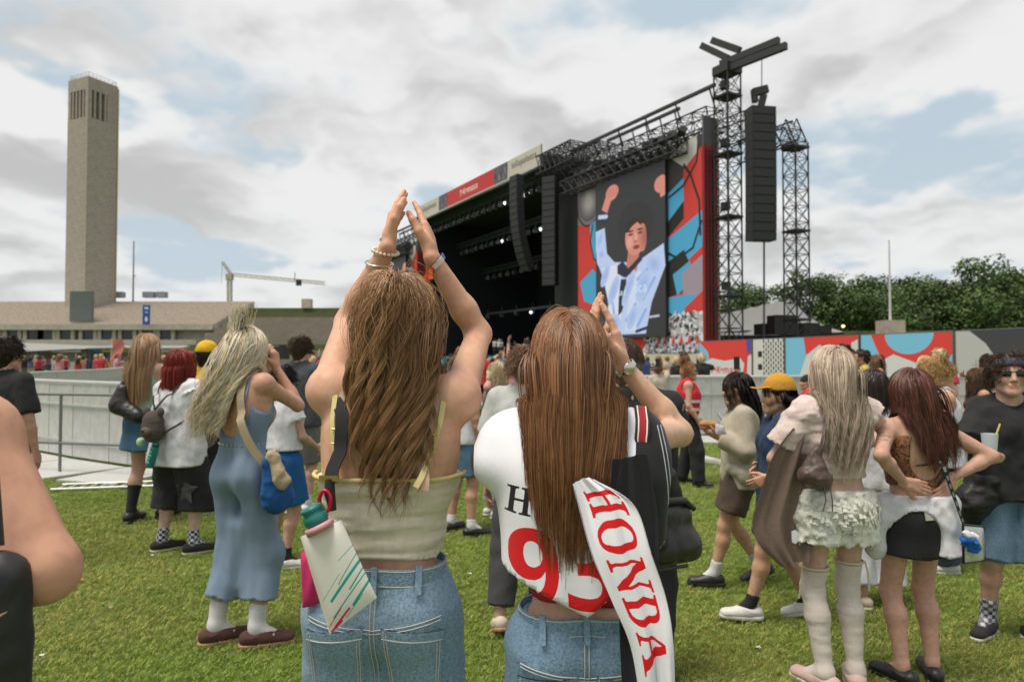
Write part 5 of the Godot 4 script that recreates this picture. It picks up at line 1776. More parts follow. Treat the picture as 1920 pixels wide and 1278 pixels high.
	o.pole_r = Vector3(1.0, -0.7, 0.2)
	o.hand_r = Vector3(-0.15, 1, -0.1)
	o.palm_r = Vector3(-1, 0, -0.1)
	o.curl_r = 0.45
	P = person(o)
	shirt(P, "shirt", black, {"hem": 0.82, "sleeve": 0.85, "sleeve_end": 0.075, "loose": 0.02, "fold": 0.012})
	patch(P.root, "shirt_print", cloth("cyan_print", lin(0.02, 0.33, 0.5)), P.torso, Vector3(0.04, 1.36, 0), Vector3(0.06, 0, 0), Vector3(0, 0.05, 0), 4, 4, 0.034, 0.003)
	trousers(P, "trousers", black)
	both_shoes(P, black_leather, white_sole)
	hair(P, {"colors": [Color(0.075, 0.048, 0.033), Color(0.112, 0.068, 0.045), Color(0.053, 0.033, 0.022)], "count": 900, "segs": 6, "long": 0.065, "width": 0.0028, "seed": 71, "volume": 0.012, "crown": Vector3(0.3, 0.8, -0.5), "low_cut": 0.35, "face": -0.62, "stiff": 0.7, "lift": 0.1, "under": Color(0.128, 0.083, 0.06), "layers": [{}, {"seed": 72, "count": 900, "segs": 2, "long": 0.012, "low_cut": -0.5, "width": 0.0016, "colors": [Color(0.09, 0.06, 0.045)]}]})
	bag = make_bag("sling_bag", "black sling bag hanging on the man with the undercut", "bag", P.root.transform, [bone(Vector3(0.17, 1.04, 0.1), Vector3(0.19, 0.94, 0.08), 0.055, 0.06, Vector3(1.2, 1, 1.3), 0.03)], black_leather)
	strap(bag, "strap", black_leather, P.all, [Vector3(-0.08, 1.43, 0.05), Vector3(0.02, 1.32, 0.16), Vector3(0.14, 1.15, 0.15), Vector3(0.2, 1.03, 0.12)], 0.035, 0.04)

func make_cap(P: Dictionary, mat: Material, turned := 0.0) -> void:
	var b := Basis(Vector3.UP, deg_to_rad(turned)) * Basis(Vector3.RIGHT, 0.12)
	var xf: Transform3D = P.head * Transform3D(b, Vector3(0, 0.05, 0.0))
	var c: float = P.head_cell
	var cap := shaped("cap", [{"bones": [bone(Vector3(0, 0.012, 0.012), Vector3(0, 0.012, 0.012), 0.115, 0.115, Vector3(1.17, 1, 1), 0.02)], "cell": c, "xf": xf, "fold": 0.003, "fold_scale": Vector3(14, 14, 14), "clips": [[Vector3(0, 0.0, 0), Vector3(0, -1, 0.12).normalized()]]}], mat, P.root)
	shaped("visor", [{"bones": [bone(Vector3(-0.03, 0.012, -0.085), Vector3(-0.025, -0.004, -0.145), 0.055, 0.045, Vector3(1, 6.5, 1), 0.02), bone(Vector3(0.03, 0.012, -0.085), Vector3(0.025, -0.004, -0.145), 0.055, 0.045, Vector3(1, 6.5, 1), 0.02)], "cell": minf(c, 0.006), "xf": xf}], mat, cap)
	var m := Mesher.new()
	m.lathe([[0.0, 0.006], [0.008, 0.004], [0.009, 0.0]], 8, xf * Vector3(0, 0.126, 0.012), xf.basis)
	put_mesh("button", m.mesh(), mat, cap)

func shades(P: Dictionary) -> void:
	var dark := paint("dark_lens", lin(0.006, 0.006, 0.007), 0.08)
	var g := thing("sunglasses", "dark sunglasses worn by " + String(P.root.get_meta("label")).split(" ")[0] + " " + P.who, "sunglasses")
	g.transform = P.root.transform * P.head
	for s in [-1.0, 1.0]:
		shaped("lens", [{"bones": [bone(Vector3(s * 0.024, 0.012, -0.103), Vector3(s * 0.046, 0.012, -0.093), 0.021, 0.02, Vector3(1, 1, 3.6), 0.01)], "cell": 0.0045}], dark, g)
		var m := Mesher.new()
		m.path([Vector3(s * 0.066, 0.02, -0.09), Vector3(s * 0.083, 0.02, -0.045), Vector3(s * 0.086, 0.016, 0.01)], [0.003, 0.003, 0.003], 5)
		put_mesh("temple", m.mesh(), dark, g)
	var m := Mesher.new()
	m.tube(Vector3(-0.01, 0.02, -0.107), Vector3(0.01, 0.02, -0.107), 0.003, 0.003, 6)
	put_mesh("bridge", m.mesh(), dark, g)

func make_crowd_right() -> void:
	var white_sole: Material = mats.white_sole
	var black_sole: Material = mats.black_sole
	var white_leather: Material = mats.white_leather
	var black_leather: Material = mats.black_leather
	var black: Material = mats.black_cloth
	var white: Material = mats.white_cloth
	var m: Mesher
	var o: Dictionary
	var P: Dictionary
	var bag: Node3D
	# --- the steward
	o = {"label": "steward in a red safety vest and black trousers standing by the barrier", "u": 1296.0, "top": 680.0, "depth": 8.5, "yaw": -100.0, "skin": Color(0.56, 0.33, 0.25), "bulk": 1.12, "arm": 1.15, "wl": Vector3(-0.22, 0.9, -0.14), "wr": Vector3(0.22, 0.9, -0.12), "cell": 0.018, "hand_cell": 0.008, "head_cell": 0.008, "ar": Vector3(0.13, 0.085, -0.12), "al": Vector3(-0.12, 0.085, 0.1), "arm_speck": [["sl", "el", 0.17, Color(0.12, 0.1, 0.11)], ["el", "wl", 0.12, Color(0.16, 0.12, 0.12)]]}
	P = person(o)
	P.who = "in the red safety vest"
	shirt(P, "shirt", black, {"sleeve": 0.0, "hem": 0.9})
	var red := cloth("safety_red", lin(0.58, 0.012, 0.028), 6.0)
	var vest := shirt(P, "safety_vest", red, {"sleeve": 0.0, "hem": 0.99, "grow": 0.028, "neck": 0.1, "cuts": [[Vector3(0, 1.3, -0.19), 0.1, Vector3(1.6, 0.55, 0.6)]]})
	var silver := paint("reflective_tape", lin(0.5, 0.5, 0.5), 0.4)
	for y in [1.17, 1.06]:
		var ps := []
		var ns := []
		var ws := []
		var vb: Array = P.torso.duplicate()
		vb.append(bone(Vector3(-0.075, 1.28, 0.0), Vector3(-0.085, 0.94, 0.01), 0.106, 0.12, Vector3.ONE, 0.06))
		vb.append(bone(Vector3(0.075, 1.28, 0.0), Vector3(0.085, 0.94, 0.01), 0.106, 0.12, Vector3.ONE, 0.06))
		for i in 31:
			var a := TAU * i / 30.0
			var q := land(vb, Vector3(cos(a) * 0.4, y, sin(a) * 0.35), Vector3(-cos(a), 0, -sin(a)), 0.042)
			ps.append(q)
			ns.append(Vector3(cos(a), 0, sin(a)))
			ws.append(0.04)
		m = Mesher.new()
		m.ribbon(ps, ns, ws, 0.004)
		put_mesh("reflective_strip", m.mesh(), silver, vest)
	trousers(P, "trousers", black, {"thigh": 0.115, "cuff": 0.085})
	both_shoes(P, black_leather, black_sole, {"collar": 0.02})
	hair(P, {"colors": [Color(0.45, 0.225, 0.098), Color(0.345, 0.165, 0.075), Color(0.57, 0.3, 0.135)], "count": 600, "segs": 6, "long": 0.11, "width": 0.004, "seed": 81, "volume": 0.008, "crown": Vector3(0, -0.2, -1), "stiff": 0.5, "gravity": 0.2, "layers": [{}, {"seed": 82, "count": 160, "segs": 8, "long": 0.1, "tuft": [Vector3(0, 0.75, 0.7), 0.16], "wave": 0.02, "turns": 1.0, "lift": 1.0, "gravity": 0.0, "volume": 0.03}]})
	shades(P)
	# --- cream jacket, black bob, eating
	o = {"label": "woman with black shoulder length hair and cream jacket walking with food in hand", "u": 1392.0, "top": 703.0, "depth": 4.75, "yaw": 84.0, "skin": Color(0.58, 0.35, 0.23), "al": Vector3(-0.08, 0.085, -0.23), "ar": Vector3(0.09, 0.14, 0.18), "heel_r": 25.0, "toe_l": 0.0, "toe_r": 0.0, "eyes": true, "face_yaw": 8.0}
	o.wl = seen_at(o, 1350, 822, -0.12)
	o.pole_l = Vector3(-0.4, -1, 0.4)
	o.hand_l = seen_dir(o, Vector3(-0.9, 0.45, 0.1))
	o.palm_l = Vector3(0.2, 1, 0)
	o.curl_l = 0.55
	P = person(o)
	var cream := cloth("cream_jacket", lin(0.47, 0.42, 0.325))
	shirt(P, "jacket", cream, {"hem": 0.80, "sleeve_l": 1.85, "sleeve_r": 0.058, "sleeve_end": 0.06, "sleeve": 1.85, "loose": 0.02, "grow": 0.011, "fold": 0.018, "fold_scale": Vector3(5, 3, 5)})
	trousers(P, "shorts", cloth("brown_shorts", lin(0.09, 0.062, 0.045)), {"far": 0.72, "thigh": 0.115, "cuff": 0.12})
	for c in ["l", "r"]: sock(P, c, 0.3, mats.white_sock)
	both_shoes(P, black_leather, black_sole, {"sole": 0.036, "fat": 1.1})
	var jet := [Color(0.018, 0.013, 0.012), Color(0.03, 0.021, 0.018), Color(0.045, 0.033, 0.027)]
	hair(P, {"colors": jet, "count": 1000, "segs": 14, "long": 0.32, "width": 0.0036, "seed": 91, "volume": 0.022, "stiff": 0.45, "wave": 0.006, "face": -0.25, "wind": Vector3(0, 0, 0.3)})
	bag = make_bag("shoulder_bag", "cream crescent shoulder bag under the arm of the cream jacket", "bag", P.root.transform, [bone(Vector3(-0.17, 0.98, 0.14), Vector3(-0.2, 0.92, 0.02), 0.055, 0.075, Vector3(1.3, 1, 1), 0.03), bone(Vector3(-0.2, 0.92, 0.02), Vector3(-0.17, 0.97, -0.1), 0.075, 0.05, Vector3(1.3, 1, 1), 0.03)], cloth("cream_nylon", lin(0.5, 0.45, 0.35), 9.0, 0.6))
	strap(bag, "strap", mats.cream_nylon, P.all, [Vector3(-0.18, 1.0, 0.13), Vector3(-0.12, 1.2, 0.16), Vector3(0.06, 1.42, 0.07), Vector3(0.08, 1.38, -0.1)], 0.03, 0.04)
	var food := thing("bread_roll", "filled bread roll held in one hand by the woman in cream jacket", "food", spot(1336, 800, 4.62))
	shaped("bun", [{"bones": [bone(Vector3(-0.03, 0.01, 0), Vector3(0.03, 0.005, 0), 0.036, 0.034, Vector3(1, 1.3, 1), 0.02)], "cell": 0.008, "fold": 0.004, "fold_scale": Vector3(40, 40, 40)}], cloth("toasted_bread", lin(0.48, 0.25, 0.09), 14.0), food)
	shaped("filling", [{"bones": [bone(Vector3(-0.04, -0.012, 0.01), Vector3(0.035, -0.012, 0.012), 0.022, 0.022, Vector3(1, 1.8, 1), 0.01)], "cell": 0.007, "fold": 0.008, "fold_scale": Vector3(50, 50, 50)}], cloth("pink_filling", lin(0.45, 0.14, 0.1), 14.0), food)
	pillow("napkin", white, food, [Vector3(0.03, 0.02, 0.04), Vector3(0.09, 0.0, 0.05), Vector3(0.1, -0.05, 0.05), Vector3(0.03, -0.05, 0.05)], 0.006, 6)
	# --- ochre cap, navy denim jacket
	o = {"label": "person in an ochre cap and navy denim jacket walking past", "u": 1470.0, "top": 712.0, "depth": 4.14, "yaw": 82.0, "skin": Color(0.6, 0.37, 0.25), "al": Vector3(-0.08, 0.085, -0.24), "ar": Vector3(0.08, 0.11, 0.2), "heel_r": 12.0, "toe_l": 0.0, "toe_r": 0.0, "eyes": true}
	o.wl = seen_at(o, 1450, 900, -0.2)
	o.curl_l = 0.6
	o.wr = seen_at(o, 1440, 880, 0.1)
	P = person(o)
	var navy := denim("navy_denim", lin(0.018, 0.05, 0.115))
	shirt(P, "denim_jacket", navy, {"hem": 0.74, "sleeve": 1.9, "sleeve_r": 0.066, "sleeve_end": 0.056, "loose": 0.05, "grow": 0.016, "fold": 0.016})
	trousers(P, "shorts", black, {"far": 0.8, "thigh": 0.11, "cuff": 0.115})
	for c in ["l", "r"]: sock(P, c, 0.24, mats.black_sock)
	both_shoes(P, white_leather, white_sole, {"lace": mats.white_cloth, "fat": 1.12, "sole": 0.034})
	hair(P, {"colors": jet, "count": 600, "segs": 10, "long": 0.22, "width": 0.004, "seed": 95, "volume": 0.012, "stiff": 0.4, "face": 0.05, "low_cut": -0.4, "wind": Vector3(0, 0, 0.3)})
	make_cap(P, cloth("ochre_cap", lin(0.55, 0.28, 0.022), 8.0))
	# --- ash blonde hair, sheer top, lace shorts, white stockings
	o = {"label": "woman with long ash blonde hair, lace shorts and white over knee stockings", "u": 1573.0, "top": 655.0, "depth": 3.3, "yaw": 4.0, "skin": Color(0.6, 0.40, 0.33), "cell": 0.0145, "al": Vector3(-0.085, 0.085, 0.04), "ar": Vector3(0.085, 0.085, 0.02), "leg": 0.92, "toe_l": 25.0, "toe_r": -20.0}
	o.wl = seen_at(o, 1478, 872, 0.22)
	o.pole_l = Vector3(-1, -0.8, 0.4)
	o.wr = seen_at(o, 1660, 830, 0.3)
	o.pole_r = Vector3(1, -0.8, 0.3)
	P = person(o)
	var sheer := cloth("sheer_pink", lin(0.70, 0.57, 0.53), 7.0)
	shirt(P, "blouse", sheer, {"hem": 1.055, "sleeve": 0.72, "sleeve_r": 0.064, "sleeve_end": 0.075, "boxy": false, "grow": 0.016, "fold": 0.014, "fold_scale": Vector3(7, 14, 7), "neck": 0.095})
	var lace := cloth("white_lace", lin(0.78, 0.78, 0.71), 22.0, 1.0)
	var bloomers := trousers(P, "lace_shorts", lace, {"far": 0.36, "waist": 1.0, "thigh": 0.115, "cuff": 0.125, "grow": 0.012, "fold": 0.022, "fold_scale": Vector3(22, 16, 22), "cell": 0.012})
	var rng := RandomNumberGenerator.new()
	rng.seed = 4
	m = Mesher.new()
	for i in 420:                                                         # ruffled petals of lace
		var y := rng.randf_range(0.80, 0.98)
		var a := rng.randf() * TAU
		var q := land([P.torso[0], P.torso[1], P.torso[2], P.legs.l[0], P.legs.r[0]], Vector3(cos(a) * 0.3, y, sin(a) * 0.3), Vector3(-cos(a), 0, -sin(a)), 0.03)
		var out := Vector3(cos(a), 0, sin(a))
		var side := Vector3(-sin(a), 0, cos(a)) * rng.randf_range(0.008, 0.016)
		var lowp := q + Vector3(0, -rng.randf_range(0.014, 0.024), 0) + out * rng.randf_range(0.004, 0.012)
		m.quad(q - side * 0.5, lowp - side, lowp + side, q + side * 0.5)
	put_mesh("lace_trim", m.mesh(), lace, bloomers)
	var knit := cloth("white_knit", lin(0.66, 0.59, 0.54), 16.0)
	for c in ["l", "r"]:
		var K: Vector3 = P.J["k" + c]
		var A: Vector3 = P.J["a" + c]
		var H: Vector3 = P.J["h" + c]
		var top: Vector3 = K.lerp(H, 0.27 if c == "l" else 0.33)
		var st := garment(P, "stocking", P.legs[c] + [bone(A, P["foot_" + c] * Vector3(0, -0.06, -0.1), 0.035, 0.028)], knit, {"grow": 0.007, "fold": 0.004, "clips": [[top, (H - K).normalized()]], "high": Vector3(2, top.y + 0.03, 2), "fold_scale": Vector3(6, 20, 6)})
		m = Mesher.new()
		var ringp := []
		for i in 21:
			var a := TAU * i / 20.0
			ringp.append(land(P.legs[c], top + Vector3(cos(a) * 0.12, 0, sin(a) * 0.12), Vector3(-cos(a), 0, -sin(a)), 0.01))
		m.path(ringp, ringp.map(func(_x): return 0.006), 6, false)
		put_mesh("ruffle", m.mesh(), cloth("cream_trim", lin(0.66, 0.58, 0.42), 14.0), st)
		var s := -1.0 if c == "l" else 1.0
		m = Mesher.new()
		var b0 := top + Vector3(s * 0.075, 0, 0.02)
		m.ribbon([b0, b0 + Vector3(s * 0.008, -0.06, 0.012), b0 + Vector3(s * 0.02, -0.15, 0.004)], [Vector3(0, 0, 1), Vector3(0, 0, 1), Vector3(0, 0, 1)], [0.008, 0.01, 0.012], 0.002)
		put_mesh("bow", m.mesh(), mats.cream_trim, st)
	both_shoes(P, cloth("blush_leather", lin(0.6, 0.42, 0.37), 8.0), white_sole)
	hair(P, {"colors": [Color(0.465, 0.367, 0.277), Color(0.36, 0.277, 0.21), Color(0.57, 0.465, 0.36), Color(0.27, 0.203, 0.15), Color(0.66, 0.555, 0.435)], "count": 1700, "segs": 20, "long": 0.52, "width": 0.0026, "seed": 101, "volume": 0.02, "pinch": 0.02, "wave": 0.009, "turns": 3.0, "lock": true, "stiff": 0.45, "messy": 0.06})
	var mauve := cloth("mauve_leather", lin(0.105, 0.07, 0.06), 12.0, 0.5)
	bag = make_bag("slouch_bag", "brown grey leather shoulder bag beside the lace shorts", "handbag", P.root.transform, [bone(Vector3(-0.165, 1.2, 0.13), Vector3(-0.17, 1.1, 0.13), 0.03, 0.055, Vector3(1, 1, 1), 0.04), bone(Vector3(-0.205, 1.08, 0.13), Vector3(-0.135, 1.06, 0.13), 0.05, 0.052, Vector3(1, 1.0, 1), 0.04)], mauve, {"fold": 0.014})
	for dx in [0.0, 0.02]:
		strap(bag, "strap", mauve, P.all, [Vector3(-0.165 + dx, 1.2, 0.16), Vector3(-0.14 + dx, 1.3, 0.16), Vector3(-0.115 + dx, 1.39, 0.12), Vector3(-0.115 + dx, 1.43, 0.02), Vector3(-0.12 + dx, 1.38, -0.1)], 0.013, 0.028)
	m = Mesher.new()
	for dx in [-0.012, 0.012]: m.path([Vector3(-0.14 + dx, 1.04, 0.185), Vector3(-0.135 + dx * 1.4, 0.97, 0.19), Vector3(-0.14 + dx * 2.0, 0.92, 0.185)], [0.003, 0.003, 0.003], 5)
	put_mesh("drawstring", m.mesh(), mauve, bag)
	var jk := tag(drape(P, "carried_jacket", cloth("taupe_jacket", lin(0.22, 0.155, 0.125)), [[1518, 800, -0.07, 50], [1502, 850, -0.06, 92], [1486, 920, -0.05, 104], [1476, 980, -0.04, 112], [1484, 1025, -0.04, 96], [1502, 1066, -0.04, 50]], 0.022, 20, 30, 0.4), "taupe jacket hanging over the arm beside the lace shorts", "jacket")
	jk.reparent(self)
	jk.name = numbered("taupe_jacket")
	m = Mesher.new()
	m.ribbon([Vector3(0, 0.03, 0), Vector3(0.012, 0.0, 0.004), Vector3(0.0, -0.03, 0.006)], [Vector3(0, 0, 1), Vector3(0, 0, 1), Vector3(0, 0, 1)], [0.02, 0.045, 0.02], 0.002)
	var care := put_mesh("care_tag", m.mesh(), white, jk)
	care.position = jk.transform.affine_inverse() * spot(1497, 1012, 3.2)
	# --- dark red brown hair, leopard top, white shirt tied at the waist
	o = {"label": "woman with dark red brown hair and leopard top, hands on her hips", "u": 1722.0, "top": 697.0, "depth": 3.35, "yaw": 6.0, "skin": Color(0.58, 0.35, 0.265), "cell": 0.0145, "al": Vector3(-0.09, 0.085, 0.02), "ar": Vector3(0.1, 0.085, 0.0), "leg": 0.98, "toe_l": 20.0, "toe_r": -20.0, "arm_speck": [["sl", "el", 0.06, Color(0.3, 0.2, 0.16)]]}
	o.wl = seen_at(o, 1708, 908, -0.13)
	o.pole_l = Vector3(-1, -0.15, 0.9)
	o.wr = seen_at(o, 1800, 900, -0.06)
	o.pole_r = Vector3(1, 0.05, 0.2)
	o.hand_l = Vector3(0.85, -0.25, 0.1)
	o.palm_l = Vector3(0, 0, -1)
	o.hand_r = Vector3(-0.6, -0.6, 0.2)
	o.palm_r = Vector3(-0.3, 0, -1)
	o.curl_l = 0.25
	o.curl_r = 0.35
	P = person(o)
	var leo := Image.create_empty(256, 256, false, Image.FORMAT_RGB8)
	leo.fill(Color(0.52, 0.36, 0.24))
	for i in 90:
		var c := Vector2(rng.randf() * 256, rng.randf() * 256)
		fill_oval(leo, c, Vector2(rng.randf_range(7, 12), rng.randf_range(6, 10)), Color(0.09, 0.06, 0.05), rng.randf() * 3.0)
		fill_oval(leo, c, Vector2(4, 3.5), Color(0.38, 0.23, 0.14), rng.randf() * 3.0)
	var leopard := paint("leopard_print", Color.WHITE, 0.85)
	leopard.albedo_texture = ImageTexture.create_from_image(leo)
	leopard.uv1_triplanar = true
	leopard.uv1_scale = Vector3.ONE * 7.0
	garment(P, "leopard_top", P.torso, leopard, {"grow": 0.011, "fold": 0.008, "clips": [[Vector3(0, 1.075, 0), Vector3(0, -1, 0)], [Vector3(0, 1.36, 0), Vector3(0, 1, 0)]], "cuts": [[Vector3(0.02, 1.27, 0.16), 0.17, Vector3(1.35, 1.0, 1.0)]], "low": Vector3(-1, 1.05, -1), "high": Vector3(1, 1.4, 1)})
	m = Mesher.new()
	m.path([settle(P.torso, Vector3(-0.06, 1.19, 0.15), 0.01), settle(P.torso, Vector3(0.02, 1.2, 0.15), 0.01), settle(P.torso, Vector3(0.06, 1.24, 0.15), 0.01)], [0.004, 0.006, 0.004], 6)
	put_mesh("tie", m.mesh(), black, P.root)
	var skirt := garment(P, "mini_skirt", [P.torso[0], P.torso[1], P.torso[2], P.torso[3], bone(Vector3(-0.06, 0.9, 0), Vector3(-0.075, 0.70, 0.01), 0.12, 0.118, Vector3(1, 1, 1.02), 0.05, 1), bone(Vector3(0.06, 0.9, 0), Vector3(0.075, 0.70, 0.01), 0.12, 0.118, Vector3(1, 1, 1.02), 0.05, 1)], black, {"clips": [[Vector3(0, 1.02, 0), Vector3.UP]], "high": Vector3(2, 1.04, 2), "fold": 0.004})
	patch(skirt, "pocket_paper", cloth("pale_paper", lin(0.5, 0.5, 0.42), 3.0), [P.torso[0], P.torso[1], P.torso[2], bone(Vector3(-0.06, 0.9, 0), Vector3(-0.075, 0.70, 0.01), 0.12, 0.118, Vector3(1, 1, 1.02), 0.05)], Vector3(0.0, 0.935, 0), Vector3(0.08, 0, 0), Vector3(0, 0.045, 0), 4, 3, 0.016, 0.003)
	var waist_bones := [P.torso[0], P.torso[1], P.torso[2], P.torso[3]]
	var sh := garment(P, "tied_shirt", waist_bones + [bone(Vector3(0.1, 0.95, 0.06), Vector3(0.13, 0.72, 0.08), 0.085, 0.09, Vector3(1, 1, 1.2), 0.05, 1), bone(Vector3(-0.18, 0.97, 0.0), Vector3(-0.22, 0.74, 0.0), 0.035, 0.03, Vector3.ONE, 0.03)], white, {"grow": 0.03, "fold": 0.016, "fold_scale": Vector3(9, 7, 9), "clips": [[Vector3(0, 1.03, 0), Vector3(0, 1, 0)]], "cuts": [[Vector3(-0.07, 0.8, 0.12), 0.16, Vector3(1.25, 1, 0.6)], [Vector3(0, 0.75, -0.2), 0.2, Vector3(0.8, 0.9, 0.9)]], "low": Vector3(-1, 0.66, -1)})
	both_shoes(P, black_leather, black_sole)
	hair(P, {"colors": [Color(0.083, 0.03, 0.021), Color(0.12, 0.042, 0.03), Color(0.053, 0.021, 0.015), Color(0.165, 0.06, 0.042)], "count": 1500, "segs": 18, "long": 0.44, "width": 0.0026, "seed": 111, "volume": 0.02, "wave": 0.008, "turns": 2.4, "lock": true, "stiff": 0.48, "messy": 0.06, "wind": Vector3(0.25, 0, 0)})
	bag = thing("clear_bag", "clear plastic bag on a checked strap over the tied white shirt", "bag")
	bag.transform = P.root.transform
	var ci := Image.create_empty(32, 512, false, Image.FORMAT_RGB8)
	ci.fill(Color(0.05, 0.05, 0.05))
	for i in 16: ci.fill_rect(Rect2i(6, i * 32, 20, 18), Color(0.42, 0.47, 0.43))
	strap(bag, "strap", printed("checked_strap", ci), P.all, [Vector3(-0.07, 1.42, -0.05), Vector3(-0.02, 1.40, 0.1), Vector3(0.035, 1.27, 0.15), Vector3(0.09, 1.08, 0.17), Vector3(0.14, 0.9, 0.19)], 0.022, 0.02)
	var clear := paint("clear_plastic", Color(0.9, 0.95, 0.95, 0.3), 0.1)
	clear.transparency = BaseMaterial3D.TRANSPARENCY_ALPHA
	pillow("pouch", clear, bag, [Vector3(0.13, 0.90, 0.2), Vector3(0.27, 0.88, 0.17), Vector3(0.27, 0.70, 0.17), Vector3(0.13, 0.70, 0.2)], 0.03)
	m = Mesher.new()
	var loop := [Vector3(0.13, 0.90, 0.2), Vector3(0.27, 0.88, 0.17), Vector3(0.275, 0.70, 0.17), Vector3(0.13, 0.70, 0.2), Vector3(0.13, 0.90, 0.2)]
	m.path(loop, [0.007, 0.007, 0.007, 0.007, 0.007], 6)
	put_mesh("rim", m.mesh(), black_leather, bag)
	m = Mesher.new()
	m.box(Vector3(0.215, 0.765, 0.18), Vector3(0.055, 0.1, 0.03), Basis(Vector3.UP, 0.2))
	put_mesh("contents", m.mesh(), cloth("pale_paper", lin(0.5, 0.5, 0.42)), bag)
	shaped("scarf", [{"bones": [bone(Vector3(0.13, 0.83, 0.23), Vector3(0.17, 0.79, 0.225), 0.032, 0.03, Vector3.ONE, 0.02)], "cell": 0.009, "fold": 0.02, "fold_scale": Vector3(24, 24, 24)}], cloth("blue_scarf", lin(0.012, 0.13, 0.5), 9.0), bag)
	shaped("scarf_fold", [{"bones": [bone(Vector3(0.12, 0.86, 0.24), Vector3(0.18, 0.84, 0.235), 0.02, 0.018, Vector3.ONE, 0.02)], "cell": 0.008, "fold": 0.012, "fold_scale": Vector3(24, 24, 24)}], white, bag)
	# --- bandana and sunglasses, facing the camera
	o = {"label": "person facing the camera in bandana, sunglasses and black T-shirt", "u": 1908.0, "top": 668.0, "depth": 3.85, "yaw": 163.0, "skin": Color(0.6, 0.38, 0.29), "cell": 0.016, "head_cell": 0.005, "face_pitch": 8.0, "face_yaw": -8.0, "bulk": 1.06, "al": Vector3(-0.1, 0.085, -0.02), "ar": Vector3(0.12, 0.085, 0.04), "toe_r": -35.0, "toe_l": 25.0}
	o.wr = seen_at(o, 1890, 862, -0.28)
	o.pole_r = Vector3(0.8, -1, 0.3)
	o.hand_r = seen_dir(o, Vector3(-0.5, 0.1, 0.3))
	o.palm_r = seen_dir(o, Vector3(0.2, 0.3, -0.9))
	o.curl_r = 0.9
	P = person(o)
	P.who = "with the bandana"
	shirt(P, "shirt", black, {"hem": 0.84, "sleeve": 0.85, "sleeve_end": 0.082, "loose": 0.05, "fold": 0.014})
	trousers(P, "denim_shorts", denim("faded_denim", lin(0.2, 0.31, 0.4)), {"far": 1.0, "thigh": 0.098, "cuff": 0.1})
	for c in ["l", "r"]: sock(P, c, 0.38, mats.checked_sock)
	both_shoes(P, mats.black_canvas, white_sole)
	cropped(P, [Color(0.112, 0.075, 0.053), Color(0.075, 0.05, 0.036), Color(0.18, 0.128, 0.09)], 1100, 0.085, {"wave": 0.008, "segs": 7, "face": -0.8, "width": 0.003})
	shaped("bandana", [{"bones": [bone(Vector3(0, 0.035, 0.012), Vector3(0, 0.035, 0.012), 0.119, 0.119, Vector3(1.22, 1, 1), 0.02)], "cell": 0.006, "xf": P.head, "fold": 0.004, "fold_scale": Vector3(30, 30, 30), "clips": [[Vector3(0, 0.05, 0), Vector3(0, -1, -0.15).normalized()], [Vector3(0, 0.1, 0), Vector3(0, 1, 0.15).normalized()]]}], cloth("bandana_blue", lin(0.06, 0.08, 0.14), 14.0), P.root)
	shades(P)
	garment(P, "tied_jacket", [P.torso[0], P.torso[3], bone(Vector3(0.16, 0.97, -0.08), Vector3(0.22, 0.82, -0.08), 0.06, 0.085, Vector3.ONE, 0.04), bone(Vector3(0.2, 0.84, -0.05), Vector3(0.2, 0.66, -0.02), 0.07, 0.04, Vector3.ONE, 0.04)], mats.black_nylon, {"grow": 0.02, "fold": 0.024, "fold_scale": Vector3(7, 10, 7), "clips": [[Vector3(0, 1.0, 0), Vector3.UP]]})
	var cup := thing("drink_cup", "pale translucent cup with a yellow straw held before a black T-shirt", "cup", spot(1872, 838, 3.5))
	m = Mesher.new()
	m.lathe([[0.0, -0.06], [0.028, -0.06], [0.029, -0.056], [0.038, 0.06], [0.036, 0.06], [0.027, -0.054], [0.0, -0.054]], 20)
	var frosted := paint("frosted_cup", lin(0.62, 0.68, 0.74), 0.35)
	frosted.backlight_enabled = true
	frosted.backlight = Color(0.5, 0.5, 0.5)
	put_mesh("beaker", m.mesh(), frosted, cup)
	m = Mesher.new()
	m.tube(Vector3(0.0, -0.04, 0), Vector3(0.055, 0.11, 0), 0.0045, 0.0045, 8)
	put_mesh("straw", m.mesh(), paint("yellow_straw", lin(0.6, 0.55, 0.1), 0.5), cup)
	# --- white sleeveless top, curly blond hair, looking down
	o = {"label": "man with curly blond hair and white sleeveless top looking down", "u": 1772.0, "top": 674.0, "depth": 5.1, "yaw": 72.0, "male": true, "skin": Color(0.58, 0.34, 0.23), "face_pitch": -22.0, "wl": Vector3(-0.2, 1.05, -0.28), "wr": Vector3(0.1, 1.1, -0.3)}
	P = person(o)
	shirt(P, "sleeveless_top", white, {"sleeve": 0.0, "hem": 0.85, "loose": 0.045})
	trousers(P, "trousers", cloth("navy_trousers", lin(0.02, 0.03, 0.055)), {"thigh": 0.105, "cuff": 0.09})
	both_shoes(P, white_leather, white_sole)
	cropped(P, [Color(0.63, 0.405, 0.18), Color(0.495, 0.3, 0.128), Color(0.78, 0.54, 0.255)], 1000, 0.075, {"wave": 0.012, "turns": 2.0, "segs": 8, "width": 0.0035})
	bag = make_bag("tote_bag", "off white tote bag beside the man in the sleeveless top", "bag", P.root.transform, [bone(Vector3(-0.1, 1.12, 0.2), Vector3(-0.06, 0.9, 0.24), 0.07, 0.11, Vector3(1.8, 1, 1), 0.04)], cloth("off_white_canvas", lin(0.6, 0.58, 0.5), 9.0), {"fold": 0.014})
	strap(bag, "strap", mats.off_white_canvas, P.all, [Vector3(-0.1, 1.15, 0.2), Vector3(-0.1, 1.3, 0.16), Vector3(-0.1, 1.42, 0.05), Vector3(-0.1, 1.36, -0.1)], 0.025, 0.03)
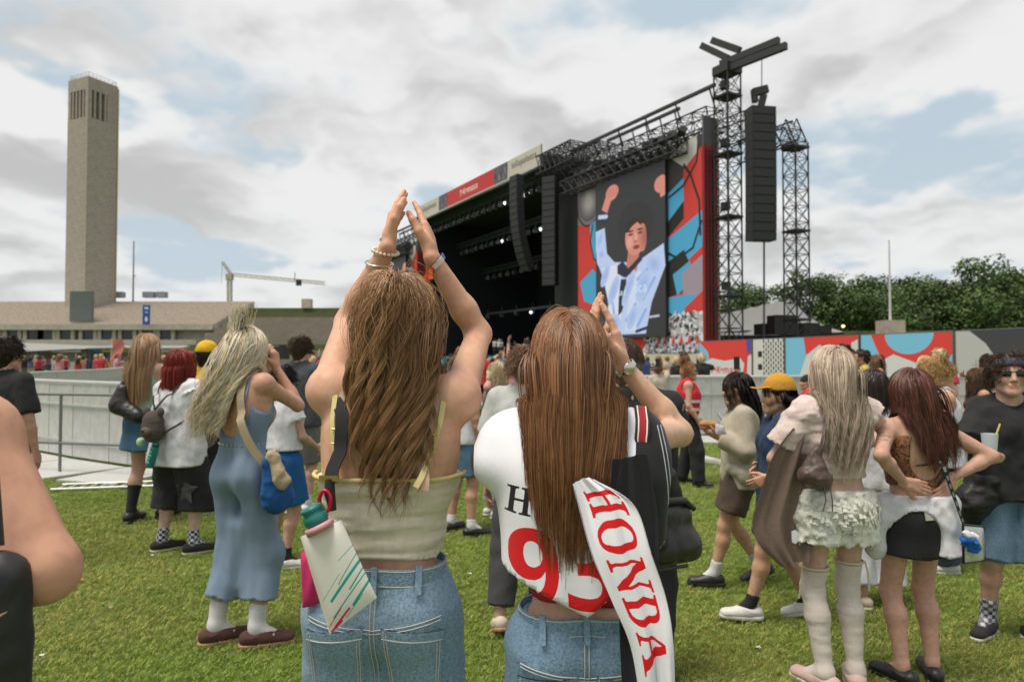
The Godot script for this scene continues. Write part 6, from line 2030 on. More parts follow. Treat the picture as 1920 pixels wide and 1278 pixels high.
	# --- maroon top, sunglasses
	o = {"label": "woman with sunglasses and a maroon sleeveless top", "u": 1848.0, "top": 693.0, "depth": 7.5, "yaw": 78.0, "skin": Color(0.54, 0.31, 0.215), "wl": Vector3(-0.2, 1.0, -0.25), "wr": Vector3(0.15, 1.0, -0.28)}
	P = person(o)
	P.who = "with a maroon top"
	var maroon := cloth("maroon", lin(0.095, 0.022, 0.03))
	shirt(P, "top", maroon, {"sleeve": 0.0, "hem": 0.9, "boxy": false})
	trousers(P, "shorts", maroon, {"far": 0.5, "thigh": 0.11, "cuff": 0.115})
	both_shoes(P, black_leather, black_sole, {"collar": 0.04, "fat": 1.15, "sole": 0.04})
	hair(P, {"colors": [Color(0.15, 0.083, 0.045), Color(0.105, 0.057, 0.033)], "count": 700, "segs": 12, "long": 0.36, "width": 0.004, "seed": 121, "volume": 0.02, "wave": 0.014, "turns": 3.0, "stiff": 0.45, "face": -0.6})
	shades(P)
	# --- all in white between two women
	P = person({"label": "dark haired person in white T-shirt and white trousers between two women", "u": 1648.0, "top": 698.0, "depth": 4.35, "yaw": -8.0, "skin": Color(0.58, 0.36, 0.26), "toe_l": 20.0})
	shirt(P, "shirt", white, {"hem": 0.86, "sleeve": 0.7, "loose": 0.03})
	trousers(P, "trousers", cloth("white_trousers", lin(0.62, 0.64, 0.70)), {"thigh": 0.1, "cuff": 0.1, "far": 1.8})
	both_shoes(P, cloth("cream_leather", lin(0.6, 0.53, 0.42), 8.0), white_sole, {"lace": white})
	hair(P, {"colors": jet, "count": 800, "segs": 10, "long": 0.2, "width": 0.004, "seed": 131, "volume": 0.02, "stiff": 0.45})
	# --- red shirt and black beanie further off
	P = person({"label": "person in a black beanie and red shirt beyond the ochre cap", "u": 1522.0, "top": 706.0, "depth": 9.5, "yaw": 70.0, "cell": 0.024, "head_cell": 0.01, "hand_cell": 0.01})
	shirt(P, "shirt", red, {"hem": 0.88})
	trousers(P, "trousers", black)
	both_shoes(P, black_leather, black_sole)
	shaped("beanie", [{"bones": [bone(Vector3(0, 0.04, 0.012), Vector3(0, 0.055, 0.02), 0.112, 0.105, Vector3(1.2, 1, 1), 0.02)], "cell": 0.01, "xf": P.head, "clips": [[Vector3(0, 0.03, 0), Vector3(0, -1, 0.2).normalized()]]}], mats.black_sock, P.root)
	P = person({"label": "man with raised phone and cream T-shirt seen from behind at the barrier", "u": 1238.0, "top": 684.0, "depth": 13.5, "yaw": 10.0, "male": true, "cell": 0.028, "head_cell": 0.012, "hand_cell": 0.012, "wr": Vector3(0.12, 1.5, -0.3)})
	shirt(P, "shirt", cloth("cream_tee", lin(0.5, 0.45, 0.37)), {"hem": 0.84})
	trousers(P, "trousers", mats.grey_shorts)
	both_shoes(P, white_leather, white_sole)
	cropped(P, [Color(0.18, 0.098, 0.053)], 500, 0.05, {"width": 0.006})
	# raised telephones
	for q in [[1238, 681, 13.1, "above the man in the cream T-shirt"], [1389, 681, 8.6, "above the black shoulder length hair"]]:
		var ph := thing("telephone", "black telephone held up " + q[3], "telephone", spot(q[0], q[1], q[2]), 0.15, "raised telephones")
		m = Mesher.new()
		m.box(Vector3.ZERO, Vector3(0.075, 0.16, 0.01))
		put_mesh("case", m.mesh(), mats.camera_black, ph)
		m = Mesher.new()
		m.box(Vector3(-0.02, 0.055, 0.006), Vector3(0.026, 0.03, 0.004))
		put_mesh("lens_plate", m.mesh(), mats.dark_lens, ph)
	o = {"label": "person in white holding a telephone up beyond the black shoulder length hair", "u": 1398.0, "top": 712.0, "depth": 8.8, "yaw": 20.0, "cell": 0.024, "head_cell": 0.01, "hand_cell": 0.01}
	o.wr = seen_at(o, 1391, 702, 0.0)
	o.hand_r = Vector3(0, 1, 0)
	P = person(o)
	shirt(P, "shirt", white, {"hem": 0.88})
	trousers(P, "trousers", mats.navy_trousers)
	both_shoes(P, white_leather, white_sole)
	cropped(P, jet, 500, 0.06, {"width": 0.005})

# ---------------------------------------------------------------- the stage
const ALONG := Vector3(-0.495, 0, -0.869)       # along the stage front, away from its near corner
const BACK := Vector3(0.869, 0, -0.495)         # into the stage

func on_stage(t: float, w: float, h: float) -> Vector3:
	return Vector3(12.16, 0, -43.3) + ALONG * t + BACK * w + Vector3(0, h, 0)

func stage_box(m: Mesher, t0: float, t1: float, w0: float, w1: float, h0: float, h1: float) -> void:
	m.box(on_stage((t0 + t1) / 2.0, (w0 + w1) / 2.0, (h0 + h1) / 2.0), Vector3(absf(t1 - t0), absf(h1 - h0), absf(w1 - w0)), Basis(-ALONG, Vector3.UP, -BACK))

func stage_sheet(called: String, mat: Material, parent: Node, t0: float, t1: float, w: float, h0: float, h1: float, thick := 0.12) -> MeshInstance3D:     # a printed sheet facing the crowd; t0 is its end at the left of the print
	var m := Mesher.new()
	m.quad(on_stage(t0, w, h0), on_stage(t1, w, h0), on_stage(t1, w, h1), on_stage(t0, w, h1))
	var o := put_mesh(called, m.mesh(), mat, parent)
	m = Mesher.new()
	stage_box(m, t0, t1, w + 0.006, w + thick, h0, h1)
	put_mesh("frame", m.mesh(), mats.black_steel, o)
	return o

func truss(parent: Node, a: Vector3, b: Vector3, wide: float, bay: float, r: float, mat: Material, twist := 0.0) -> void:
	var d := (b - a).normalized()
	var s := d.cross(Vector3.UP if absf(d.y) < 0.9 else Vector3.RIGHT).normalized().rotated(d, twist)
	var u := s.cross(d).normalized()
	var cs := [s * wide / 2 + u * wide / 2, -s * wide / 2 + u * wide / 2, -s * wide / 2 - u * wide / 2, s * wide / 2 - u * wide / 2]
	for c in cs:
		var m := Mesher.new()
		m.tube(a + c, b + c, r, r, 6)
		put_mesh("chord", m.mesh(), mat, parent)
	var n := maxi(1, int(round((b - a).length() / bay)))
	for k in 4:
		var m := Mesher.new()
		for i in n:
			var p: Vector3 = a.lerp(b, float(i) / n)
			var q: Vector3 = a.lerp(b, float(i + 1) / n)
			m.tube(p + cs[k], p + cs[(k + 1) % 4], r * 0.55, r * 0.55, 4, false)
			m.tube(p + cs[k], q + cs[(k + 1) % 4], r * 0.55, r * 0.55, 4, false)
			m.tube(p + cs[(k + 1) % 4], q + cs[k], r * 0.55, r * 0.55, 4, false)
		put_mesh("bracing", m.mesh(), mat, parent)

func line_array(label: String, top: Vector3, n: int, size: Vector3, face: Vector3, curve: float, group: String) -> Node3D:
	var o := thing("line_array_speaker", label, "loudspeaker", Vector3.ZERO, 0.0, group)
	var side := face.cross(Vector3.UP).normalized()
	var p := top
	var ang := 0.0
	var mat := paint("speaker_black", lin(0.017, 0.018, 0.021), 0.6)
	var grille := paint("speaker_grille", lin(0.026, 0.027, 0.03), 0.75)
	for i in n:
		var dn := (Vector3.DOWN * cos(ang) - face * sin(ang)).normalized()
		var fw := (face * cos(ang) + Vector3.DOWN * sin(ang)).normalized()
		var b := Basis(side, -dn, side.cross(-dn))
		var mid := p + dn * size.y / 2.0
		var m := Mesher.new()
		m.box(mid, Vector3(size.x, size.y * 0.96, size.z), b)
		var cab := put_mesh("cabinet", m.mesh(), mat, o)
		m = Mesher.new()
		m.box(mid + fw * (size.z / 2.0 + 0.012), Vector3(size.x * 0.9, size.y * 0.84, 0.02), b)
		put_mesh("grille", m.mesh(), grille, cab)
		p += dn * size.y
		ang += curve * i / n
	return o

func stage_print() -> Image:       # what is printed on the wing: loose shapes in red, sky blue, black and grey
	var im := Image.create_empty(1024, 1100, false, Image.FORMAT_RGB8)
	var red := Color(0.80, 0.24, 0.22)
	var blue := Color(0.30, 0.65, 0.84)
	var ink := Color(0.13, 0.13, 0.14)
	var pale := Color(0.78, 0.76, 0.76)
	im.fill(red)
	fill_shape(im, [Vector2(230, 0), Vector2(770, 0), Vector2(770, 140), Vector2(230, 140)], Color(0.1, 0.1, 0.11))
	# the narrow side
	fill_shape(im, [Vector2(0, 0), Vector2(240, 0), Vector2(240, 300), Vector2(0, 280)], Color(0.5, 0.48, 0.5))
	for i in 6: fill_oval(im, Vector2(110, 150), Vector2(105 - 14 * i, 120 - 16 * i), Color(0.4 + 0.07 * i, 0.38 + 0.07 * i, 0.43 + 0.06 * i))
	var ring := []
	for i in 25: ring.append(Vector2(110, 170) + Vector2(cos(PI * i / 24.0), sin(PI * i / 24.0)) * Vector2(112, 130))
	fill_stroke(im, ring, 10, ink)
	fill_shape(im, [Vector2(120, 300), Vector2(240, 250), Vector2(240, 560), Vector2(150, 500)], blue)
	fill_stroke(im, [Vector2(150, 300), Vector2(125, 400), Vector2(160, 510), Vector2(230, 560)], 10, ink)
	fill_shape(im, [Vector2(20, 640), Vector2(150, 570), Vector2(220, 640), Vector2(190, 800), Vector2(60, 760)], blue)
	fill_shape(im, [Vector2(150, 900), Vector2(240, 850), Vector2(240, 1000), Vector2(170, 960)], blue)
	# the wide side
	fill_shape(im, [Vector2(760, 0), Vector2(1024, 0), Vector2(1024, 330), Vector2(760, 330)], Color(0.24, 0.23, 0.24))
	fill_shape(im, [Vector2(800, 60), Vector2(900, 10), Vector2(990, 0), Vector2(1000, 90), Vector2(960, 170), Vector2(880, 120)], pale)
	fill_shape(im, [Vector2(900, 150), Vector2(1024, 60), Vector2(1024, 380), Vector2(900, 420)], red)
	fill_shape(im, [Vector2(770, 260), Vector2(900, 190), Vector2(900, 330), Vector2(770, 420)], blue)
	fill_shape(im, [Vector2(760, 420), Vector2(900, 310), Vector2(900, 400), Vector2(760, 500)], ink)
	fill_shape(im, [Vector2(760, 500), Vector2(1024, 380), Vector2(1024, 560), Vector2(920, 620), Vector2(880, 570), Vector2(760, 640)], blue)
	fill_shape(im, [Vector2(760, 620), Vector2(900, 560), Vector2(960, 680), Vector2(880, 780), Vector2(760, 800)], ink)
	fill_shape(im, [Vector2(820, 680), Vector2(940, 620), Vector2(960, 720), Vector2(850, 790)], blue)
	fill_shape(im, [Vector2(880, 680), Vector2(1024, 600), Vector2(1024, 800), Vector2(900, 820)], Color(0.62, 0.57, 0.64))
	fill_shape(im, [Vector2(760, 800), Vector2(900, 790), Vector2(1000, 800), Vector2(940, 900), Vector2(800, 900)], blue)
	fill_shape(im, [Vector2(900, 860), Vector2(1024, 780), Vector2(1024, 900), Vector2(930, 910)], red)
	for k in [[Vector2(900, 120), Vector2(950, 190), Vector2(1005, 330), Vector2(1010, 500)], [Vector2(1000, 40), Vector2(990, 130), Vector2(900, 230), Vector2(800, 270)], [Vector2(1020, 430), Vector2(960, 560), Vector2(860, 600), Vector2(780, 560)]]: fill_stroke(im, k, 13, ink)
	# a torn collage of black, white and red scraps along the foot
	var rng := RandomNumberGenerator.new()
	rng.seed = 12
	fill_shape(im, [Vector2(560, 1100), Vector2(640, 1010), Vector2(760, 900), Vector2(1024, 880), Vector2(1024, 1100)], Color(0.7, 0.69, 0.72))
	fill_shape(im, [Vector2(240, 1000), Vector2(560, 1000), Vector2(480, 1100), Vector2(240, 1100)], red)
	fill_shape(im, [Vector2(300, 1000), Vector2(460, 1000), Vector2(380, 1060), Vector2(300, 1060)], blue)
	for i in 420:
		var c := Vector2(rng.randf_range(600, 1024), rng.randf_range(880, 1100))
		if c.x - 560 < (1000 - c.y) * 1.4: continue
		var g: float = [0.1, 0.25, 0.45, 0.8, 0.86][rng.randi() % 5]
		fill_oval(im, c, Vector2(rng.randf_range(3, 17), rng.randf_range(3, 12)), Color(g, g, g * 1.04), rng.randf() * 3.0)
	for i in 6: fill_shape(im, [Vector2(700 + 55 * i, 1040), Vector2(712 + 55 * i, 985), Vector2(726 + 55 * i, 1040)], red)
	return im

func screen_print() -> Image:      # the live picture: a performer in a sailor shirt with raised fists
	var im := Image.create_empty(512, 790, false, Image.FORMAT_RGB8)
	im.fill(Color(0.17, 0.17, 0.18))
	var skin_c := Color(0.80, 0.52, 0.45)
	var shirt_c := Color(0.70, 0.77, 0.89)
	var pale := Color(0.82, 0.84, 0.88)
	var navy := Color(0.12, 0.13, 0.2)
	var W := 512.0
	var H := 790.0
	var at := func(x: float, y: float) -> Vector2: return Vector2(x * W, y * H)
	fill_oval(im, at.call(0.60, 0.33), Vector2(0.24 * W, 0.15 * H), Color(0.15, 0.145, 0.15))
	fill_stroke(im, [at.call(0.14, 0.19), at.call(0.22, 0.10)], 0.10 * W, skin_c)
	fill_oval(im, at.call(0.26, 0.085), Vector2(0.10 * W, 0.048 * H), skin_c, -0.2)
	fill_stroke(im, [at.call(0.99, 0.2), at.call(0.96, 0.11)], 0.10 * W, skin_c)
	fill_oval(im, at.call(0.95, 0.13), Vector2(0.09 * W, 0.05 * H), skin_c)
	for i in 4: fill_stroke(im, [at.call(0.19 + 0.045 * i, 0.055), at.call(0.205 + 0.043 * i, 0.11)], 3, Color(0.62, 0.36, 0.32))
	fill_stroke(im, [at.call(0.06, 0.30), at.call(0.08, 0.40), at.call(0.10, 0.49), at.call(0.3, 0.60)], 0.17 * W, shirt_c)
	fill_stroke(im, [at.call(0.04, 0.215), at.call(0.17, 0.225)], 22, shirt_c)
	fill_stroke(im, [at.call(0.03, 0.24), at.call(0.17, 0.25)], 12, navy)
	fill_shape(im, [at.call(0.02, 0.50), at.call(0.36, 0.53), at.call(0.62, 0.55), at.call(0.98, 0.47), at.call(1.0, 0.60), at.call(0.82, 0.80), at.call(0.74, 0.98), at.call(0.12, 0.98), at.call(0.2, 0.78), at.call(0.12, 0.62)], shirt_c)
	fill_shape(im, [at.call(0.1, 0.55), at.call(0.36, 0.54), at.call(0.42, 0.75), at.call(0.36, 0.98), at.call(0.12, 0.98), at.call(0.2, 0.78)], pale)
	fill_shape(im, [at.call(0.55, 0.62), at.call(0.68, 0.6), at.call(0.6, 0.96), at.call(0.44, 0.96)], Color(0.78, 0.82, 0.9))
	for q in [[0.62, 0.66, 0.9, 0.55], [0.7, 0.78, 0.86, 0.66], [0.46, 0.9, 0.6, 0.8], [0.62, 0.94, 0.74, 0.84], [0.24, 0.68, 0.3, 0.9]]: fill_stroke(im, [at.call(q[0], q[1]), at.call(q[2], q[3])], 15, Color(0.52, 0.65, 0.87))
	fill_stroke(im, [at.call(0.58, 0.48), at.call(0.55, 0.57)], 0.16 * W, Color(0.72, 0.46, 0.39))
	fill_shape(im, [at.call(0.34, 0.55), at.call(0.42, 0.53), at.call(0.5, 0.58), at.call(0.66, 0.52), at.call(0.7, 0.54), at.call(0.48, 0.63), at.call(0.44, 0.63), at.call(0.34, 0.6)], navy)
	fill_shape(im, [at.call(0.39, 0.64), at.call(0.47, 0.64), at.call(0.46, 0.76), at.call(0.40, 0.84), at.call(0.35, 0.86), at.call(0.36, 0.74)], navy)
	fill_oval(im, at.call(0.60, 0.40), Vector2(0.145 * W, 0.108 * H), skin_c)
	fill_shape(im, [at.call(0.45, 0.36), at.call(0.5, 0.30), at.call(0.6, 0.285), at.call(0.7, 0.30), at.call(0.75, 0.37), at.call(0.69, 0.34), at.call(0.63, 0.31), at.call(0.55, 0.33), at.call(0.5, 0.36)], Color(0.13, 0.10, 0.10))
	for i in 5: fill_oval(im, at.call(0.70 + 0.008 * i, 0.41), Vector2((0.055 - 0.009 * i) * W, (0.085 - 0.012 * i) * H), Color(0.76 - 0.03 * i, 0.48 - 0.025 * i, 0.41 - 0.02 * i))
	for i in 4: fill_oval(im, at.call(0.52, 0.42), Vector2((0.05 - 0.01 * i) * W, (0.04 - 0.008 * i) * H), Color(0.82 + 0.012 * i, 0.56 + 0.015 * i, 0.49 + 0.015 * i))
	for q in [[0.15, 0.6, 0.05, 0.08], [0.28, 0.7, 0.06, 0.1], [0.5, 0.7, 0.05, 0.12], [0.7, 0.7, 0.08, 0.1], [0.85, 0.58, 0.1, 0.05], [0.3, 0.9, 0.09, 0.05], [0.55, 0.88, 0.06, 0.08], [0.07, 0.36, 0.04, 0.06], [0.09, 0.46, 0.05, 0.03]]:
		for i in 4: fill_oval(im, at.call(q[0], q[1]), Vector2(q[2] * W, q[3] * H) * (1.0 - 0.22 * i), Color(0.68 - 0.025 * i, 0.75 - 0.02 * i, 0.88 - 0.008 * i), 0.5)
	for x in [0.535, 0.665]:
		fill_oval(im, at.call(x, 0.378), Vector2(17, 5), Color(0.28, 0.15, 0.14))
		fill_oval(im, at.call(x, 0.358), Vector2(20, 4), Color(0.2, 0.12, 0.11))
	fill_stroke(im, [at.call(0.605, 0.375), at.call(0.615, 0.42)], 9, Color(0.9, 0.66, 0.58))
	fill_oval(im, at.call(0.605, 0.425), Vector2(13, 6), Color(0.66, 0.38, 0.34))
	fill_oval(im, at.call(0.615, 0.46), Vector2(22, 10), Color(0.5, 0.2, 0.2))
	write(im, "ar", Rect2(0.36 * W, 0.71 * H, 0.11 * W, 0.03 * H), Color(0.75, 0.85, 0.85))
	write(im, "oca", Rect2(0.58 * W, 0.69 * H, 0.17 * W, 0.045 * H), Color(0.75, 0.85, 0.92))
	fill_stroke(im, [at.call(0.6, 0.965), at.call(0.76, 0.945)], 13, navy)
	fill_stroke(im, [at.call(0.77, 0.885), at.call(0.91, 0.88)], 11, Color(0.72, 0.72, 0.74))
	im.resize(110, 170, Image.INTERPOLATE_LANCZOS)
	im.resize(512, 790, Image.INTERPOLATE_CUBIC)
	return im

func make_stage() -> void:
	var steel := paint("black_steel", lin(0.018, 0.019, 0.022), 0.55)
	var drape_c := cloth("stage_black", lin(0.011, 0.014, 0.018), 0.4, 0.95)
	var st := thing("stage", "large open air stage with black interior and a printed roof edge", "stage")
	var m := Mesher.new()
	stage_box(m, 19.0, 49.5, 0.0, 19.0, 0.0, 1.9)
	put_mesh("deck", m.mesh(), drape_c, st)
	m = Mesher.new()
	stage_box(m, 18.6, 50.0, 0.2, 20.0, 18.9, 19.6)
	var roof := put_mesh("roof", m.mesh(), drape_c, st)
	m = Mesher.new()
	stage_box(m, 19.0, 49.5, 18.0, 18.6, 1.9, 18.9)
	put_mesh("back_curtain", m.mesh(), drape_c, st)
	for t in [19.2, 49.0]:
		m = Mesher.new()
		stage_box(m, t - 0.25, t + 0.25, 1.5, 18.0, 1.9, 18.9)
		put_mesh("side_curtain", m.mesh(), drape_c, st)
	m = Mesher.new()
	stage_box(m, 24.0, 47.0, 9.0, 9.3, 7.2, 7.45)
	put_mesh("lighting_bar", m.mesh(), paint("grey_bar", lin(0.06, 0.065, 0.07), 0.6), st)
	m = Mesher.new()
	stage_box(m, 19.5, 49.0, -0.35, 0.0, 0.0, 1.85)
	put_mesh("apron", m.mesh(), drape_c, st)
	m = Mesher.new()
	stage_box(m, 22.0, 46.0, -0.42, -0.36, 0.7, 1.75)
	put_mesh("apron_banner", m.mesh(), cloth("cyan_banner", lin(0.02, 0.34, 0.5), 0.5), st)
	# printed roof edge: cream, grey, red, grey, cream
	var im := Image.create_empty(1024, 72, false, Image.FORMAT_RGB8)
	var cream := Color(0.74, 0.72, 0.67)
	var dusk := Color(0.36, 0.34, 0.38)
	var banners := [[48.6, 42.2, cream, "lollapalooza", Color(0.3, 0.3, 0.33)], [42.2, 39.8, dusk, "", cream], [39.8, 28.4, Color(0.74, 0.22, 0.22), "T•K•maxx", Color(0.85, 0.8, 0.8)], [28.4, 25.6, dusk, "", cream], [25.6, 19.5, cream, "lollapalooza", Color(0.3, 0.3, 0.33)]]
	for b in banners:
		var bi := Image.create_empty(512, 160, false, Image.FORMAT_RGB8)
		bi.fill(b[2])
		if b[3] != "": write(bi, b[3], Rect2(70, 30, 372, 74) if b[2] == cream else Rect2(150, 45, 200, 60), b[4], "Droid Sans", true)
		else:
			for i in 9: fill_oval(bi, Vector2(40 + 55 * i, 80 + 40 * sin(i * 2.3)), Vector2(40, 26), Color(0.25 + 0.08 * (i % 4), 0.24 + 0.08 * (i % 4), 0.28 + 0.08 * (i % 4)), i)
		stage_sheet("roof_banner", printed("roof_banner_%d" % int(b[0]), bi), st, b[0], b[1], 0.1, 18.85, 20.65)
	m = Mesher.new()
	stage_box(m, 19.4, 48.7, -0.08, 0.3, 18.68, 18.84)
	put_mesh("roof_lip", m.mesh(), paint("pale_rail", lin(0.42, 0.41, 0.4), 0.5), st)
	m = Mesher.new()
	stage_box(m, 14.6, 19.3, 2.0, 6.0, 15.5, 17.6)
	put_mesh("roof_corner", m.mesh(), drape_c, st)
	truss(st, on_stage(14.0, 0.3, 18.6), on_stage(19.4, 0.3, 18.6), 1.6, 0.8, 0.07, steel)
	truss(st, on_stage(14.0, 3.3, 19.0), on_stage(19.4, 3.3, 19.0), 1.6, 0.8, 0.07, steel)
	m = Mesher.new()
	stage_box(m, 13.9, 19.0, 1.2, 1.6, 0.0, 16.0)
	put_mesh("masking_curtain", m.mesh(), drape_c, st)
	# --- wings beside the stage, with the screens
	var art := printed("wing_print", stage_print(), 0.8)
	var live := paint("live_picture", Color(0.02, 0.02, 0.02), 0.5)
	live.emission_enabled = true
	live.emission_texture = ImageTexture.create_from_image(screen_print())
	live.emission_energy_multiplier = 0.82
	for side in 2:
		var t1 := 13.7 if side == 0 else 62.6
		var t0 := t1 - 13.7
		var wing := thing("stage_wing", "tall printed wing with %s" % ["a red end wall beside the speaker mast", "a small screen beyond the raised hands"][side], "stage wing")
		stage_sheet("printed_sheet", art, wing, t1, t0, 0.0, 1.75, 15.95, 0.4)
		m = Mesher.new()
		stage_box(m, t0, t1, 0.45, 1.25, 0.0, 15.6)
		put_mesh("scaffold_core", m.mesh(), drape_c, wing)
		m = Mesher.new()
		stage_box(m, t0 - 0.12, t0 - 0.02, 0.02, 1.3, 0.0, 15.2)
		var ew := put_mesh("end_wall", m.mesh(), cloth("red_mesh", lin(0.44, 0.035, 0.035), 0.8), wing)
		m = Mesher.new()
		stage_box(m, t0 - 0.13, t0 - 0.01, 0.02, 1.3, 15.2, 17.1)
		put_mesh("end_panel", m.mesh(), cloth("grey_print", lin(0.12, 0.12, 0.135), 0.6), ew)
		for w in [0.22, 0.5, 0.78]:
			m = Mesher.new()
			stage_box(m, t0 - 0.16, t0 - 0.12, w - 0.04, w + 0.04, 1.0, 15.0)
			for i in 44: stage_box(m, t0 - 0.165, t0 - 0.115, w - 0.07, w + 0.07, 1.0 + 0.32 * i, 1.1 + 0.32 * i)
			put_mesh("ladder_strip", m.mesh(), steel, ew)
		m = Mesher.new()
		stage_box(m, t0 - 0.17, t0 - 0.11, 1.24, 1.36, 0.0, 17.1)
		put_mesh("edge_post", m.mesh(), paint("pale_rail", lin(0.42, 0.41, 0.4), 0.5), ew)
		var scr := thing("video_screen", "upright video screen showing a performer in a sailor shirt, %s" % ["beside the speaker mast", "beyond the raised hands"][side], "screen")
		stage_sheet("display", live, scr, t0 + 10.9, t0 + 3.1, -0.3, 3.05, 15.0, 0.25)
		var rig := thing("roof_truss", "black lattice truss carrying %s" % ["rails above the near wing", "rails above the far wing"][side], "truss")
		truss(rig, on_stage(t0 + 1.2, -0.6, 15.5), on_stage(t1 + 1.0, -0.6, 15.5), 1.0, 0.9, 0.06, steel)
		truss(rig, on_stage(t0 + 0.3, 1.5, 17.2), on_stage(t1 + 5.0, 1.5, 17.2), 1.5, 1.3, 0.055, steel)
		truss(rig, on_stage(t0 + 0.3, 5.0, 17.6), on_stage(t1 + 5.0, 5.0, 17.6), 1.4, 1.4, 0.05, steel)
		for q in [[-0.9, 15.0, 0.2, 18.75], [4.6, 13.0, 2.4, 19.4]]:
			m = Mesher.new()
			stage_box(m, t0 + q[0], t0 + q[1], q[2], q[2] + 0.18, q[3], q[3] + 0.22)
			put_mesh("rail", m.mesh(), steel, rig)
			for i in 6:
				m = Mesher.new()
				m.tube(on_stage(t0 + lerpf(q[0] + 0.5, q[1], i / 5.0), q[2] + 0.1, q[3]), on_stage(t0 + lerpf(q[0] + 0.5, q[1], i / 5.0), q[2] + 0.6, 17.6), 0.06, 0.06, 5)
				put_mesh("rail_post", m.mesh(), steel, rig)
		var rng := RandomNumberGenerator.new()
		rng.seed = 30 + side
		for i in 14:
			m = Mesher.new()
			m.box(on_stage(t0 + 1.0 + 0.9 * i, -0.7, 16.15 + rng.randf() * 0.2), Vector3(0.5, 0.45, 0.5), Basis(Vector3(rng.randfn(), rng.randfn(), rng.randfn()).normalized(), rng.randf()))
			put_mesh("hoist_box", m.mesh(), steel, rig)
	# --- rows of lights under the roof
	var dark := paint("lamp_body", lin(0.05, 0.053, 0.058), 0.5)
	var glow := paint("lamp_glow", Color(0.7, 0.72, 0.75), 0.3)
	glow.emission_enabled = true
	glow.emission = Color(0.92, 0.96, 1.0)
	glow.emission_energy_multiplier = 1.6
	var lens := paint("lamp_lens", lin(0.10, 0.105, 0.115), 0.15)
	var lit := {3: 1, 6: 1, 27: 1, 33: 1, 45: 1, 58: 1, 62: 1}
	var k := 0
	for row in [[1.6, 17.4, 22], [5.5, 15.0, 20], [9.2, 12.0, 16], [9.2, 7.0, 8]]:
		for i in row[2]:
			var at := on_stage(21.0 + 26.0 * i / (row[2] - 1), row[0], row[1])
			var lamp := thing("stage_light", "%s stage spotlight hanging inside the dark stage" % ["dim", "bright white"][1 if lit.has(k) else 0], "spotlight", at, 0.0, "spotlights inside the stage")
			m = Mesher.new()
			m.box(Vector3.ZERO, Vector3(0.42, 0.5, 0.42), Basis(Vector3.UP, 0.5 + i))
			m.tube(Vector3(0, 0.25, 0), Vector3(0, 1.0, 0), 0.05, 0.05, 5)
			put_mesh("housing", m.mesh(), dark, lamp)
			var f: Vector3 = (-BACK + Vector3(0, -0.5, 0)).normalized()
			var b := Basis(f.cross(Vector3.UP).normalized(), f, f.cross(Vector3.UP).normalized().cross(f))
			m = Mesher.new()
			m.lathe([[0.0, 0.34], [0.14, 0.33], [0.17, 0.28], [0.15, 0.1]], 10, Vector3.ZERO, b)
			put_mesh("lens", m.mesh(), glow if lit.has(k) else lens, lamp)
			if lit.has(k):
				var l := OmniLight3D.new()
				l.name = "lamp_light"
				l.light_energy = 0.25
				l.light_size = 0.17
				l.omni_range = 40.0
				l.shadow_enabled = true
				lamp.add_child(l)
				l.position = f * 0.42
			k += 1
	for row in [[1.6, 18.4], [5.5, 16.0], [9.2, 13.0]]:
		var tr := thing("lighting_truss", "black truss with spotlights %s" % {1.6: "just behind the roof edge", 5.5: "halfway into the stage", 9.2: "deep inside the stage"}[row[0]], "truss")
		truss(tr, on_stage(20.0, row[0], row[1]), on_stage(48.5, row[0], row[1]), 0.5, 1.0, 0.03, dark)
	# --- loudspeakers
	line_array("curved black loudspeaker column hanging at the stage opening", on_stage(19.9, -2.2, 17.6), 15, Vector3(1.35, 0.56, 0.7), -BACK, 0.075, "line arrays")
	line_array("straight dark loudspeaker column hanging between stage opening and wing", on_stage(16.9, -0.6, 17.0), 16, Vector3(1.2, 0.58, 0.8), (-BACK - ALONG * 0.6).normalized(), 0.0, "line arrays")
	var pa := line_array("black loudspeaker column hanging from the tall mast beside the wing", spot(1434, 195, 41.0), 15, Vector3(1.55, 0.54, 0.9), Vector3(0.15, 0, 1).normalized(), 0.006, "line arrays")
	m = Mesher.new()
	var hook := spot(1434, 195, 41.0)
	m.box(hook + Vector3(0.1, 0.35, 0), Vector3(0.35, 0.9, 0.35), Basis(Vector3.BACK, -0.25))
	m.box(hook + Vector3(0.0, 1.05, 0), Vector3(0.9, 0.45, 0.4), Basis(Vector3.BACK, 0.25))
	m.box(hook + Vector3(-0.35, 0.75, 0), Vector3(0.3, 0.8, 0.35), Basis(Vector3.BACK, 0.1))
	put_mesh("rigging_frame", m.mesh(), steel, pa)
	m = Mesher.new()
	m.tube(hook + Vector3(0.1, 1.2, 0), spot(1437, 95, 41.0), 0.03, 0.03, 5)
	m.tube(spot(1441, 450, 41.0), spot(1441, 640, 41.0), 0.06, 0.06, 5)
	put_mesh("cable", m.mesh(), steel, pa)
	# --- masts
	var mast := thing("truss_mast", "tall black lattice mast with crossed beams on top", "mast")
	var foot := ground_spot(1375, 43.0)
	truss(mast, foot, foot + Vector3(0, 19.6, 0), 1.15, 1.15, 0.055, steel, 0.5)
	for q in [[1322, 76, 44.5, 1372, 100, 43.0], [1342, 66, 45.0, 1395, 85, 43.5], [1358, 112, 43.0, 1470, 66, 40.0], [1372, 120, 42.5, 1484, 76, 39.5]]:
		m = Mesher.new()
		var a := spot(q[0], q[1], q[2])
		var b := spot(q[3], q[4], q[5])
		var d := (b - a).normalized()
		var s := d.cross(Vector3.UP).normalized()
		m.box((a + b) / 2.0, Vector3((b - a).length(), 0.42, 0.3), Basis(d, s.cross(d), s))
		put_mesh("top_beam", m.mesh(), steel, mast)
